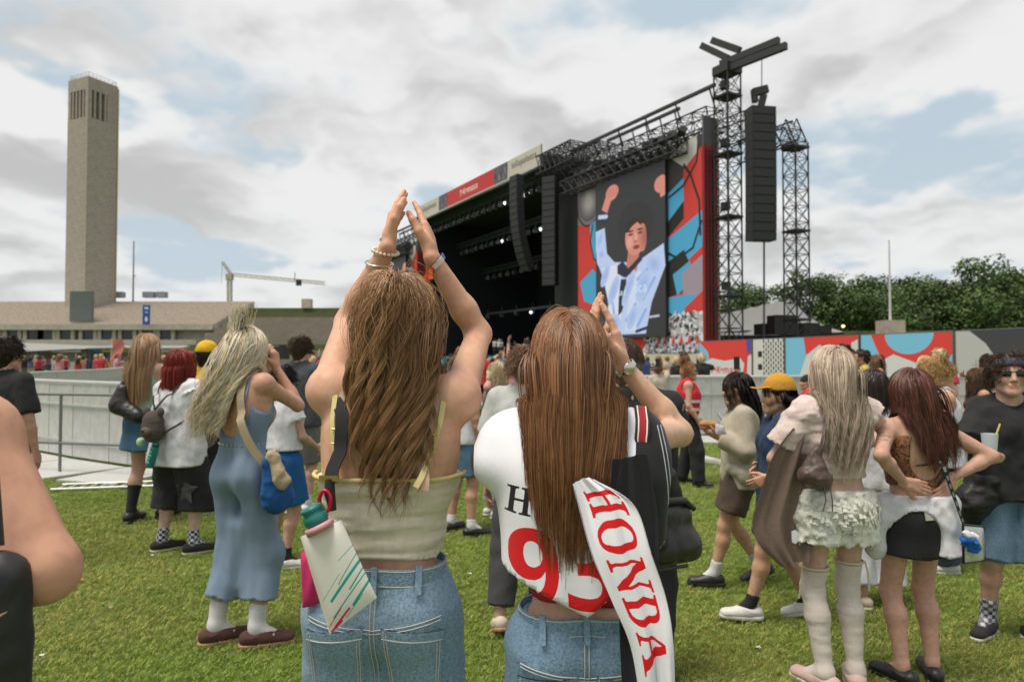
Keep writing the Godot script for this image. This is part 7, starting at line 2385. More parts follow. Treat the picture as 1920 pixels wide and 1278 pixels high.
	for y in [5.5, 10.5, 14.5, 18.2]:
		m = Mesher.new()
		m.box(foot + Vector3(0, y, 0), Vector3(1.3, 0.12, 1.3), Basis(Vector3.UP, 0.5))
		m.box(foot + Vector3(-0.3, y + 0.6, 0.4), Vector3(0.5, 0.5, 0.4))
		put_mesh("collar", m.mesh(), steel, mast)
	m = Mesher.new()
	m.box(foot + Vector3(0, 19.9, 0), Vector3(1.3, 0.55, 1.3), Basis(Vector3.UP, 0.5))
	put_mesh("head", m.mesh(), steel, mast)
	var arm := thing("outer_truss_mast", "shorter black lattice mast with a bent bridge to the tall mast", "mast")
	var foot2 := ground_spot(1505, 43.0)
	truss(arm, foot2, foot2 + Vector3(0, 15.2, 0), 1.05, 1.0, 0.05, steel, 0.4)
	truss(arm, foot2 + Vector3(0, 15.0, 0), foot2 + Vector3(-0.5, 16.6, -0.3), 1.0, 0.9, 0.05, steel, 0.4)
	truss(arm, foot2 + Vector3(-0.2, 15.9, 0), foot + Vector3(0.6, 14.6, 0), 1.2, 1.1, 0.05, steel)
	for y in [4.0, 9.6, 14.9]:
		m = Mesher.new()
		m.box(foot2 + Vector3(0, y, 0), Vector3(1.2, 0.12, 1.2), Basis(Vector3.UP, 0.4))
		put_mesh("collar", m.mesh(), steel, arm)

func fence_spot(u: float, h: float, off := 0.0) -> Vector3:
	var s := (u - 960.0) / LENS
	var f := (42.0 * s - 11.57) / (5.86 + 18.4 * s)
	return Vector3(11.57 + 5.86 * f, h, -42.0 + 18.4 * f) + Vector3(-0.953, 0, 0.303) * off

func hoarding(u0: float, u1: float, im: Image, label: String) -> void:
	var o := thing("banner_fence", label, "fence banner", Vector3.ZERO, 0.0, "printed fence panels")
	var m := Mesher.new()
	m.quad(fence_spot(u0, 0.05, 0.03), fence_spot(u1, 0.05, 0.03), fence_spot(u1, 2.58, 0.03), fence_spot(u0, 2.58, 0.03))
	put_mesh("sheet", m.mesh(), printed("fence_print_%d" % int(u0), im), o)
	for u in [u0, u1]:
		m = Mesher.new()
		m.tube(fence_spot(u, 0.0), fence_spot(u, 2.63), 0.035, 0.035, 8)
		put_mesh("post", m.mesh(), paint("fence_steel", lin(0.16, 0.17, 0.17), 0.4, 0.6), o)
	m = Mesher.new()
	m.tube(fence_spot(u0, 2.6), fence_spot(u1, 2.6), 0.025, 0.025, 6)
	put_mesh("top_rail", m.mesh(), paint("fence_steel", lin(0.16, 0.17, 0.17), 0.4, 0.6), o)

func make_fences() -> void:
	var red := Color(0.83, 0.25, 0.22)
	var blue := Color(0.47, 0.73, 0.87)
	var pale := Color(0.80, 0.81, 0.83)
	var im := Image.create_empty(640, 480, false, Image.FORMAT_RGB8)
	im.fill(red)
	fill_shape(im, [Vector2(0, 0), Vector2(120, 120), Vector2(150, 300), Vector2(90, 480), Vector2(0, 480)], blue)
	fill_shape(im, [Vector2(90, 230), Vector2(170, 190), Vector2(330, 220), Vector2(520, 190), Vector2(560, 250), Vector2(530, 430), Vector2(320, 440), Vector2(90, 410)], pale)
	fill_shape(im, [Vector2(580, 0), Vector2(640, 0), Vector2(640, 130), Vector2(590, 140)], Color(0.36, 0.29, 0.62))
	fill_shape(im, [Vector2(600, 170), Vector2(640, 150), Vector2(640, 480), Vector2(580, 480)], pale)
	write(im, "T•K•maxx", Rect2(150, 280, 370, 75), Color(0.8, 0.16, 0.17))
	hoarding(1318, 1418, im, "red and blue fence banner with red lettering")
	im = Image.create_empty(360, 480, false, Image.FORMAT_RGB8)
	im.fill(Color(0.80, 0.80, 0.79))
	for i in 9:
		for k in 9:
			var c := Vector2(130 + 28 * i, 20 + 54 * k + (27 if i % 2 else 0))
			fill_oval(im, c, Vector2(7, 21), Color(0.1, 0.1, 0.11))
	for k in 3: im.fill_rect(Rect2i(60, 120 + 130 * k, 50, 60), Color(0.1, 0.1, 0.11))
	hoarding(1421, 1480, im, "white fence banner with a black chequer of upright ovals")
	im = Image.create_empty(720, 480, false, Image.FORMAT_RGB8)
	im.fill(red)
	fill_shape(im, [Vector2(0, 0), Vector2(200, 0), Vector2(230, 220), Vector2(140, 480), Vector2(0, 480)], blue)
	fill_shape(im, [Vector2(230, 160), Vector2(360, 70), Vector2(560, 160), Vector2(620, 300), Vector2(560, 430), Vector2(120, 440), Vector2(180, 280)], pale)
	write(im, "T", Rect2(300, 190, 130, 150), Color(0.82, 0.08, 0.42), "Droid Serif")
	fill_shape(im, [Vector2(660, 60), Vector2(720, 30), Vector2(720, 480), Vector2(650, 480)], pale)
	hoarding(1483, 1622, im, "fence banner with a magenta letter on white")
	im = Image.create_empty(720, 480, false, Image.FORMAT_RGB8)
	im.fill(red)
	fill_shape(im, [Vector2(0, 0), Vector2(90, 0), Vector2(200, 250), Vector2(60, 480), Vector2(0, 480)], blue)
	fill_oval(im, Vector2(400, 0), Vector2(190, 160), blue)
	fill_shape(im, [Vector2(90, 260), Vector2(280, 160), Vector2(520, 250), Vector2(620, 330), Vector2(600, 440), Vector2(110, 440)], pale)
	fill_shape(im, [Vector2(600, 300), Vector2(720, 160), Vector2(720, 480), Vector2(560, 480)], blue)
	hoarding(1627, 1802, im, "fence banner with a pale blue half circle on red")
	im = Image.create_empty(720, 480, false, Image.FORMAT_RGB8)
	im.fill(Color(0.70, 0.70, 0.70))
	fill_shape(im, [Vector2(120, 0), Vector2(720, 0), Vector2(720, 480), Vector2(470, 480), Vector2(380, 260), Vector2(250, 90)], Color(0.24, 0.24, 0.26))
	fill_stroke(im, [Vector2(170, 200), Vector2(170, 320)], 8, Color(0.5, 0.5, 0.5))
	fill_stroke(im, [Vector2(130, 240), Vector2(210, 240)], 6, Color(0.55, 0.55, 0.55))
	hoarding(1808, 1990, im, "grey and charcoal fence banner")
	# the low cream banner at the foot of the stage wing
	im = Image.create_empty(768, 256, false, Image.FORMAT_RGB8)
	im.fill(Color(0.76, 0.74, 0.66))
	write(im, "lollapalooza", Rect2(60, 60, 640, 130), Color(0.1, 0.1, 0.11))
	var o := thing("low_banner", "cream banner with black lettering at the foot of the stage wing", "banner")
	var m := Mesher.new()
	var a := ground_spot(1190, 44.5)
	var b := ground_spot(1312, 42.0)
	m.quad(a + Vector3(0, 0.1, 0), b + Vector3(0, 0.1, 0), b + Vector3(0, 1.85, 0), a + Vector3(0, 1.85, 0))
	put_mesh("sheet", m.mesh(), printed("low_banner_print", im), o)
	m = Mesher.new()
	m.box((a + b) / 2.0 + Vector3(0, 0.95, -0.09), Vector3((b - a).length(), 1.9, 0.14), Basis((b - a).normalized(), Vector3.UP, (b - a).normalized().cross(Vector3.UP)))
	put_mesh("backing", m.mesh(), mats.black_steel, o)

func barrier(label: String, a: Vector3, b: Vector3, group: String, rail_only := false) -> void:
	var sheet := paint("galvanised_sheet", lin(0.55, 0.56, 0.54), 0.5, 0.2)
	sheet.albedo_texture = mats.mottle
	sheet.uv1_triplanar = true
	sheet.uv1_scale = Vector3.ONE * 0.8
	var rail := paint("galvanised_rail", lin(0.50, 0.51, 0.50), 0.4, 0.5)
	var d := (b - a).normalized()
	var l := (b - a).length()
	var n := Vector3(-d.z, 0, d.x)
	if n.z < 0: n = -n
	var o := thing("crowd_barrier", label, "barrier", (a + b) / 2.0, atan2(-d.z, d.x), group)
	var m: Mesher
	if rail_only:
		for y in [1.08, 0.42]:
			m = Mesher.new()
			m.tube(Vector3(-l / 2, y, 0), Vector3(l / 2, y, 0), 0.021, 0.021, 10)
			put_mesh("rail", m.mesh(), paint("dull_rail", lin(0.2, 0.21, 0.2), 0.45, 0.5), o)
		for x in [-l / 2, 0.0, l / 2]:
			m = Mesher.new()
			m.tube(Vector3(x, 0.0, 0), Vector3(x, 1.08, 0), 0.02, 0.02, 8)
			put_mesh("post", m.mesh(), paint("dull_rail", lin(0.2, 0.21, 0.2), 0.45, 0.5), o)
		return
	var k := 0
	var x := -l / 2
	while x < l / 2 - 0.2:
		var w := minf(0.52, l / 2 - x)
		m = Mesher.new()
		m.box(Vector3(x + w / 2, 0.62, 0.004 * (k % 2)), Vector3(w - 0.012, 1.1, 0.02))
		put_mesh("panel", m.mesh(), sheet, o)
		x += w
		k += 1
	m = Mesher.new()
	m.path([Vector3(-l / 2, 1.2, 0), Vector3(l / 2, 1.2, 0)], [0.035, 0.035], 12)
	put_mesh("top_rail", m.mesh(), rail, o)
	for y in [0.85, 0.3]:
		m = Mesher.new()
		m.box(Vector3(0, y, 0.025), Vector3(l, 0.03, 0.03))
		put_mesh("cross_rail", m.mesh(), rail, o)
	m = Mesher.new()
	m.box(Vector3(0, 0.02, 0.55), Vector3(l - 0.02, 0.03, 1.05))
	put_mesh("floor_plate", m.mesh(), paint("plate_aluminium", lin(0.58, 0.58, 0.57), 0.45, 0.3), o)
	for q in [-l / 2 + 0.1, l / 2 - 0.1]:
		m = Mesher.new()
		m.tube(Vector3(q, 1.1, 0.0), Vector3(q, 0.04, -0.9), 0.025, 0.025, 6)
		put_mesh("strut", m.mesh(), rail, o)

func make_barriers() -> void:
	var pts := [[-60, 12.6], [30, 11.6], [125, 10.5], [230, 9.7], [330, 9.4], [440, 9.6]]
	for i in pts.size() - 1:
		barrier("sheet metal crowd barrier with floor plate, %s" % ["by the man in black", "behind the steel handrail", "next to the woman in denim skirt", "behind the redhead", "behind the blue dress"][i], ground_spot(pts[i][0], pts[i][1]), ground_spot(pts[i + 1][0], pts[i + 1][1]), "crowd barriers")
	barrier("steel handrail barrier standing before the sheet metal barrier", ground_spot(-40, 9.6), ground_spot(250, 9.0), "handrails", true)
	barrier("steel handrail barrier between the redhead and the blue dress", ground_spot(380, 8.6), ground_spot(420, 7.4), "handrails", true)
	var far := [[40, 17.0], [180, 22.0], [260, 34.0]]
	for i in 2: barrier("distant sheet metal barrier leading towards the stalls, %s section" % ["nearer", "farther"][i], ground_spot(far[i][0], far[i][1]), ground_spot(far[i + 1][0], far[i + 1][1]), "crowd barriers")
	var row := [1195.0, 1290.0, 1385.0, 1480.0, 1590.0, 1700.0, 1810.0, 1930.0]
	for i in row.size() - 1:
		barrier("sheet metal crowd barrier before the fence banners, %s" % ["under the cream banner", "by the steward", "behind the cream jacket", "behind the ochre cap", "behind the ash blonde hair", "behind the leopard top", "by the charcoal banner"][i], ground_spot(row[i], 13.6), ground_spot(row[i + 1], 13.6), "crowd barriers")
	var rail := paint("galvanised_rail", lin(0.50, 0.51, 0.50), 0.4, 0.5)
	# loose barrier feet and a cable ramp lying on the grass
	for q in [[1310, 10.4, 1395, 9.9, "by the steward's feet"], [1420, 9.3, 1300, 10.9, "behind the steward"]]:
		var a := ground_spot(q[0], q[1])
		var b := ground_spot(q[2], q[3])
		var o := thing("barrier_foot", "pale metal barrier foot lying on the grass " + q[4], "barrier foot")
		var m := Mesher.new()
		m.box((a + b) / 2.0 + Vector3(0, 0.04, 0), Vector3((b - a).length(), 0.05, 0.12), Basis(Vector3.UP, atan2(-(b - a).z, (b - a).x)))
		put_mesh("bar", m.mesh(), mats.plate_aluminium, o)
		m = Mesher.new()
		m.path([b + Vector3(0, 0.02, 0), b + Vector3(0.1, 0.2, -0.1), b + Vector3(-0.25, 0.75, -0.25)], [0.022, 0.022, 0.022], 8)
		put_mesh("brace", m.mesh(), rail, o)
	var a := ground_spot(95, 8.2)
	var b := ground_spot(420, 8.6)
	var ramp := thing("ladder_grid", "narrow metal ladder grid lying flat on the grass", "metal grid")
	var d := (b - a).normalized()
	var side := d.cross(Vector3.UP) * 0.16
	for s in [-1.0, 1.0]:
		var m := Mesher.new()
		m.tube(a + side * s + Vector3(0, 0.03, 0), b + side * s + Vector3(0, 0.03, 0), 0.017, 0.017, 6)
		put_mesh("side_rail", m.mesh(), mats.plate_aluminium, ramp)
	var n := int((b - a).length() / 0.11)
	for i in n:
		var m := Mesher.new()
		var p := a.lerp(b, (i + 0.5) / n) + Vector3(0, 0.03, 0)
		m.tube(p - side, p + side, 0.008, 0.008, 5)
		put_mesh("rung", m.mesh(), mats.plate_aluminium, ramp)

# ---------------------------------------------------------------- what stands far off
func make_tower() -> void:
	var stone := paint("limestone", lin(0.40, 0.36, 0.31), 0.9)
	stone.albedo_texture = noise_tex(512, 0.05, 17, false, 0, [[0.0, Color(0.8, 0.8, 0.8)], [0.5, Color(0.91, 0.905, 0.9)], [1.0, Color(1, 1, 1)]], 5, FastNoiseLite.TYPE_VALUE)
	stone.uv1_triplanar = true
	stone.uv1_scale = Vector3(0.10, 0.13, 0.10)
	var t := thing("bell_tower", "tall square stone bell tower with open belfry", "tower", ground_spot(153, 185.0), deg_to_rad(-25.0))
	var s := 8.4
	var m := Mesher.new()
	m.box(Vector3(0, 32.9, 0), Vector3(s, 65.8, s))
	put_mesh("shaft", m.mesh(), stone, t)
	m = Mesher.new()
	m.box(Vector3(0, 75.0, 0), Vector3(s, 3.4, s))
	put_mesh("roof_slab", m.mesh(), stone, t)
	for k in 4:
		var b := Basis(Vector3.UP, PI / 2 * k)
		for i in 5:
			m = Mesher.new()
			var x := -s / 2 + 0.55 + (s - 1.1) * i / 5.0
			var w := 1.1 if i == 0 else 0.55
			m.box(b * Vector3(x, 69.55, s / 2 - 0.6), Vector3(w, 7.5, 1.15), b)
			put_mesh("belfry_pillar", m.mesh(), stone, t)
	m = Mesher.new()
	m.box(Vector3(s / 2 - 0.62, 69.55, -s / 2 + 1.5), Vector3(1.1, 7.48, 2.9))
	put_mesh("corner_pier", m.mesh(), stone, t)
	m = Mesher.new()
	m.lathe([[0.0, 71.5], [0.9, 71.0], [1.3, 69.0], [1.9, 67.4], [0.0, 67.5]], 16)
	put_mesh("bell", m.mesh(), paint("bronze", lin(0.1, 0.09, 0.07), 0.5, 0.5), t)
	m = Mesher.new()
	for k in 4:
		var b := Basis(Vector3.UP, PI / 2 * k)
		for y in [77.2, 77.9]: m.tube(b * Vector3(-s / 2 + 0.3, y, s / 2 - 0.3), b * Vector3(s / 2 - 0.3, y, s / 2 - 0.3), 0.06, 0.06, 4)
		for i in 8: m.tube(b * Vector3(-s / 2 + 0.3 + (s - 0.6) * i / 7.0, 76.6, s / 2 - 0.3), b * Vector3(-s / 2 + 0.3 + (s - 0.6) * i / 7.0, 77.9, s / 2 - 0.3), 0.05, 0.05, 4)
	put_mesh("railing", m.mesh(), paint("pale_rail", lin(0.42, 0.41, 0.4), 0.5), t)
	m = Mesher.new()
	m.tube(Vector3(s / 2 + 0.1, 0, -s / 2 - 0.1), Vector3(s / 2 + 0.1, 76, -s / 2 - 0.1), 0.16, 0.16, 5)
	put_mesh("lightning_rod", m.mesh(), paint("ochre_cable", lin(0.42, 0.28, 0.06), 0.6), t)
	m = Mesher.new()
	m.box(Vector3.ZERO, Vector3(5.4, 7.4, 1.0))
	var sc := tag(put_mesh("grey_screen_wall", m.mesh(), cloth("grey_green_sheet", lin(0.13, 0.155, 0.15), 0.3)), "grey green sheeted block at the foot of the bell tower", "hoarding") as MeshInstance3D
	sc.position = spot(139, 573, 168.0)
	for q in [[235, 448, 560, 210.0]]:
		m = Mesher.new()
		m.tube(Vector3.ZERO, Vector3(0, spot(q[0], q[1], q[3]).y, 0), 0.35, 0.16, 6)
		m.tube(Vector3(0, spot(q[0], q[1], q[3]).y * 0.7, 0), Vector3(0.8, spot(q[0], q[1], q[3]).y * 0.72, 0), 0.12, 0.12, 5)
		var an := tag(put_mesh("antenna_mast", m.mesh(), paint("mast_grey", lin(0.2, 0.2, 0.2), 0.6)), "thin grey antenna mast beside the bell tower", "antenna") as MeshInstance3D
		an.position = ground_spot(q[0], q[3])

func make_stands() -> void:
	var conc := paint("terrace_stone", lin(0.54, 0.475, 0.405), 0.9)
	conc.albedo_texture = noise_tex(512, 0.03, 19, false, 0, [[0.0, Color(0.84, 0.83, 0.82)], [0.5, Color(0.93, 0.925, 0.92)], [1.0, Color(1, 1, 1)]], 5)
	conc.uv1_triplanar = true
	conc.uv1_scale = Vector3.ONE * 0.08
	var pale := cloth("pale_concrete", lin(0.48, 0.44, 0.39), 0.1)
	var st := thing("grandstand", "long stone grandstand with a band of dark windows below the bell tower", "grandstand")
	var m: Mesher
	var n := 18
	for i in n:
		var f := float(i) / (n - 1)
		var depth := lerpf(166.0, 188.0, f)
		var top := lerpf(9.6, 17.2, f)
		var x0 := ground_spot(-260, depth).x
		var x1 := ground_spot(lerpf(388, 466, f), depth).x
		m = Mesher.new()
		m.box(Vector3((x0 + x1) / 2, top / 2, -depth), Vector3(x1 - x0, top, 1.32))
		put_mesh("terrace_step", m.mesh(), conc, st)
	m = Mesher.new()
	var xa := ground_spot(-260, 164).x
	var xb := ground_spot(395, 164).x
	m.box(Vector3((xa + xb) / 2, 3.0, -163.5), Vector3(xb - xa, 6.0, 3.0))
	put_mesh("lower_wall", m.mesh(), pale, st)
	m = Mesher.new()
	m.box(Vector3((xa + xb) / 2, 9.0, -163.4), Vector3(xb - xa, 1.3, 3.2))
	put_mesh("cornice", m.mesh(), pale, st)
	var glass := paint("dark_glass", lin(0.025, 0.035, 0.035), 0.12)
	for u in [8, 46, 74, 109, 152, 188, 227, 266, 300]:
		var a := ground_spot(u - 14, 163.4)
		var b := ground_spot(u + 14, 163.4)
		m = Mesher.new()
		m.box((a + b) / 2.0 + Vector3(0, 7.2, -0.2), Vector3(b.x - a.x, 2.5, 0.6))
		var wn := put_mesh("window", m.mesh(), glass, st)
		m = Mesher.new()
		for s in [-1.0, 1.0]: m.box((a + b) / 2.0 + Vector3(s * (b.x - a.x) / 2.0, 7.2, 0.15), Vector3(0.8, 2.5, 0.9))
		put_mesh("frame", m.mesh(), pale, wn)
	m = Mesher.new()
	m.box(Vector3((xa + xb) / 2, 7.2, -165.0), Vector3(xb - xa, 2.4, 1.0))
	put_mesh("window_band_wall", m.mesh(), pale, st)
	for q in [[205, 4.0], [268, 3.0], [292, 2.4]]:
		m = Mesher.new()
		m.box(Vector3.ZERO, Vector3(q[1], 1.6, 2.0))
		var bx := tag(put_mesh("roof_cabin", m.mesh(), paint("cabin_grey", lin(0.25, 0.27, 0.3), 0.7)), "grey cabin on top of the grandstand, %s" % {205: "next to the tower", 268: "larger one above the blue banner", 292: "smaller one above the blue banner"}[int(q[0])], "cabin") as MeshInstance3D
		bx.position = spot(q[0], 551, 189.0)
	# blue upright banner
	var im := Image.create_empty(64, 192, false, Image.FORMAT_RGB8)
	im.fill(Color(0.15, 0.32, 0.62))
	fill_shape(im, [Vector2(14, 20), Vector2(50, 20), Vector2(46, 44), Vector2(18, 40)], Color(0.8, 0.83, 0.88))
	fill_oval(im, Vector2(33, 72), Vector2(14, 7), Color(0.7, 0.75, 0.85))
	fill_oval(im, Vector2(32, 140), Vector2(11, 26), Color(0.85, 0.87, 0.9))
	var bn := thing("blue_banner", "upright blue banner with white marks on the grandstand", "banner", spot(262, 589, 160.0))
	m = Mesher.new()
	m.quad(Vector3(-0.85, -2.3, 0.06), Vector3(0.85, -2.3, 0.06), Vector3(0.85, 2.3, 0.06), Vector3(-0.85, 2.3, 0.06))
	put_mesh("cloth", m.mesh(), printed("blue_banner_print", im), bn)
	m = Mesher.new()
	m.box(Vector3.ZERO, Vector3(1.74, 4.64, 0.1))
	put_mesh("frame", m.mesh(), mats.black_steel, bn)
	# the terraced bank that goes on to the right
	var bank := cloth("dry_bank", lin(0.25, 0.225, 0.18), 0.05)
	var green := cloth("grass_bank", lin(0.11, 0.13, 0.05), 0.05)
	var tb := thing("terraced_bank", "overgrown terraced stone bank beyond the lawn", "bank")
	for i in 9:
		var f := i / 8.0
		var depth := lerpf(150.0, 178.0, f)
		var top := lerpf(3.2, 14.6, f)
		var x0 := ground_spot(lerpf(330, 462, f), depth).x
		var x1 := ground_spot(1000, depth).x
		m = Mesher.new()
		m.box(Vector3((x0 + x1) / 2, top / 2, -depth), Vector3(x1 - x0, top, 3.6))
		put_mesh("terrace", m.mesh(), green if i in [1, 7, 8] else bank, tb)
	m = Mesher.new()
	m.box(Vector3.ZERO, Vector3(2.3, 2.4, 2.2))
	var pier := tag(put_mesh("stone_pier", m.mesh(), conc), "square stone pier on top of the terraced bank", "pier") as MeshInstance3D
	pier.position = spot(569, 568, 176.0)
	# tower crane
	var cr := thing("tower_crane", "pale tower crane with a long level jib on the horizon", "crane")
	var cream := paint("crane_cream", lin(0.42, 0.39, 0.31), 0.6)
	truss(cr, ground_spot(421, 300), spot(421, 512, 300), 1.6, 3.0, 0.16, cream)
	truss(cr, spot(421, 512, 300), spot(603, 529, 290), 1.3, 3.0, 0.12, cream)
	truss(cr, spot(424, 512, 300), spot(407, 488, 300), 1.0, 2.0, 0.12, cream)
	m = Mesher.new()
	m.box(spot(421, 517, 299.0), Vector3(2.6, 2.6, 2.6))
	put_mesh("cab", m.mesh(), cream, cr)
	m = Mesher.new()
	m.box(spot(553, 528, 292.0), Vector3(2.0, 2.4, 1.6))
	m.tube(spot(545, 524, 292.0), spot(546, 508, 292.0), 0.15, 0.15, 4)
	put_mesh("trolley", m.mesh(), mats.black_steel, cr)
	m = Mesher.new()
	m.tube(spot(407, 488, 300), spot(405, 530, 300), 0.07, 0.07, 4)
	put_mesh("cable", m.mesh(), mats.black_steel, cr)

func make_trees() -> void:
	var rng := RandomNumberGenerator.new()
	rng.seed = 202
	var leaf := paint("leaf", Color.WHITE, 0.65)
	leaf.vertex_color_use_as_albedo = true
	leaf.backlight_enabled = true
	leaf.backlight = Color(0.3, 0.3, 0.15)
	var bark := cloth("bark", lin(0.06, 0.048, 0.036), 1.0)
	var protos := []
	for kind in 4:
		var t := Node3D.new()
		var tr := Mesher.new()
		tr.path([Vector3.ZERO, Vector3(0.05, 2.0, 0), Vector3(-0.1, 4.5, 0.1), Vector3(0.1, 8.0, 0)], [0.32, 0.25, 0.18, 0.06], 8)
		for i in 9:
			var a := rng.randf() * TAU
			var h := rng.randf_range(2.5, 7.0)
			tr.path([Vector3(0, h, 0), Vector3(cos(a) * 1.2, h + 1.2, sin(a) * 1.2), Vector3(cos(a) * 2.6, h + 2.2, sin(a) * 2.6)], [0.12, 0.08, 0.02], 5)
		put_mesh("trunk", tr.mesh(), bark, t)
		var cm := Mesher.new()
		var blobs := []
		for i in 24:
			var a := rng.randf() * TAU
			var h := rng.randf_range(1.6, 10.2)
			var r := 3.7 * sqrt(maxf(0.08, 1.0 - pow((h - 5.4) / 6.0, 2.0))) * sqrt(rng.randf())
			blobs.append([Vector3(cos(a) * r, h, sin(a) * r), rng.randf_range(0.9, 1.7)])
		for b in blobs:
			var tone := rng.randf_range(0.7, 1.3)
			for i in 190:
				var d := Vector3(rng.randfn(), rng.randfn() * 0.85 + 0.15, rng.randfn()).normalized()
				var p: Vector3 = b[0] + d * b[1] * pow(rng.randf(), 0.35)
				var nrm := (d + Vector3(rng.randfn(), rng.randfn() + 0.6, rng.randfn()) * 0.6).normalized()
				var s := nrm.cross(Vector3(rng.randfn(), rng.randfn(), rng.randfn())).normalized() * rng.randf_range(0.1, 0.19)
				var u := nrm.cross(s).normalized() * rng.randf_range(0.1, 0.17)
				var g := tone * rng.randf_range(0.75, 1.25)
				cm.tint = Color(0.06 * g * rng.randf_range(0.85, 1.25), 0.11 * g, 0.024 * g)
				cm.quad(p - s, p - u, p + s, p + u)
		put_mesh("crown", cm.mesh(), leaf, t)
		protos.append(t)
	var words := ["behind the grey tent roof", "by the loudspeaker mast", "over the tent ridge", "standing free beside the flagpole", "with a gappy crown", "behind the flagpole", "above the half circle banner", "beyond the stone block", "above the charcoal banner", "towering over its neighbours", "low in the row", "at the end of the row"]
	var spots_u := [1372, 1425, 1478, 1530, 1580, 1632, 1690, 1745, 1795, 1845, 1895, 1950, 1400, 1555, 1610, 1665, 1720, 1770, 1820, 1870, 1925]
	for i in spots_u.size():
		var back := i >= 12
		var depth := (96.0 if back else 80.0) + rng.randf_range(-4, 4)
		var proto: Node3D = protos[i % 4]
		var t: Node3D = proto.duplicate()
		t.name = numbered("broadleaf_tree")
		add_child(t)
		t.position = ground_spot(spots_u[i], depth)
		t.rotation.y = rng.randf() * TAU
		var want := spot(spots_u[i], 512 + 9 * sin(i * 1.9) - (26 if i in [9, 10, 11, 20] else 0) + (14 if i in [0, 1, 2, 12] else 0), depth).y
		var k := want / 11.3
		t.scale = Vector3(k * 1.12, k, k * 1.12)
		tag(t, ("green broadleaf tree beyond the fence, " + words[i]) if not back else "green broadleaf tree in the second row beyond the fence", "tree", "trees beyond the fence")
	for t in protos: t.free()

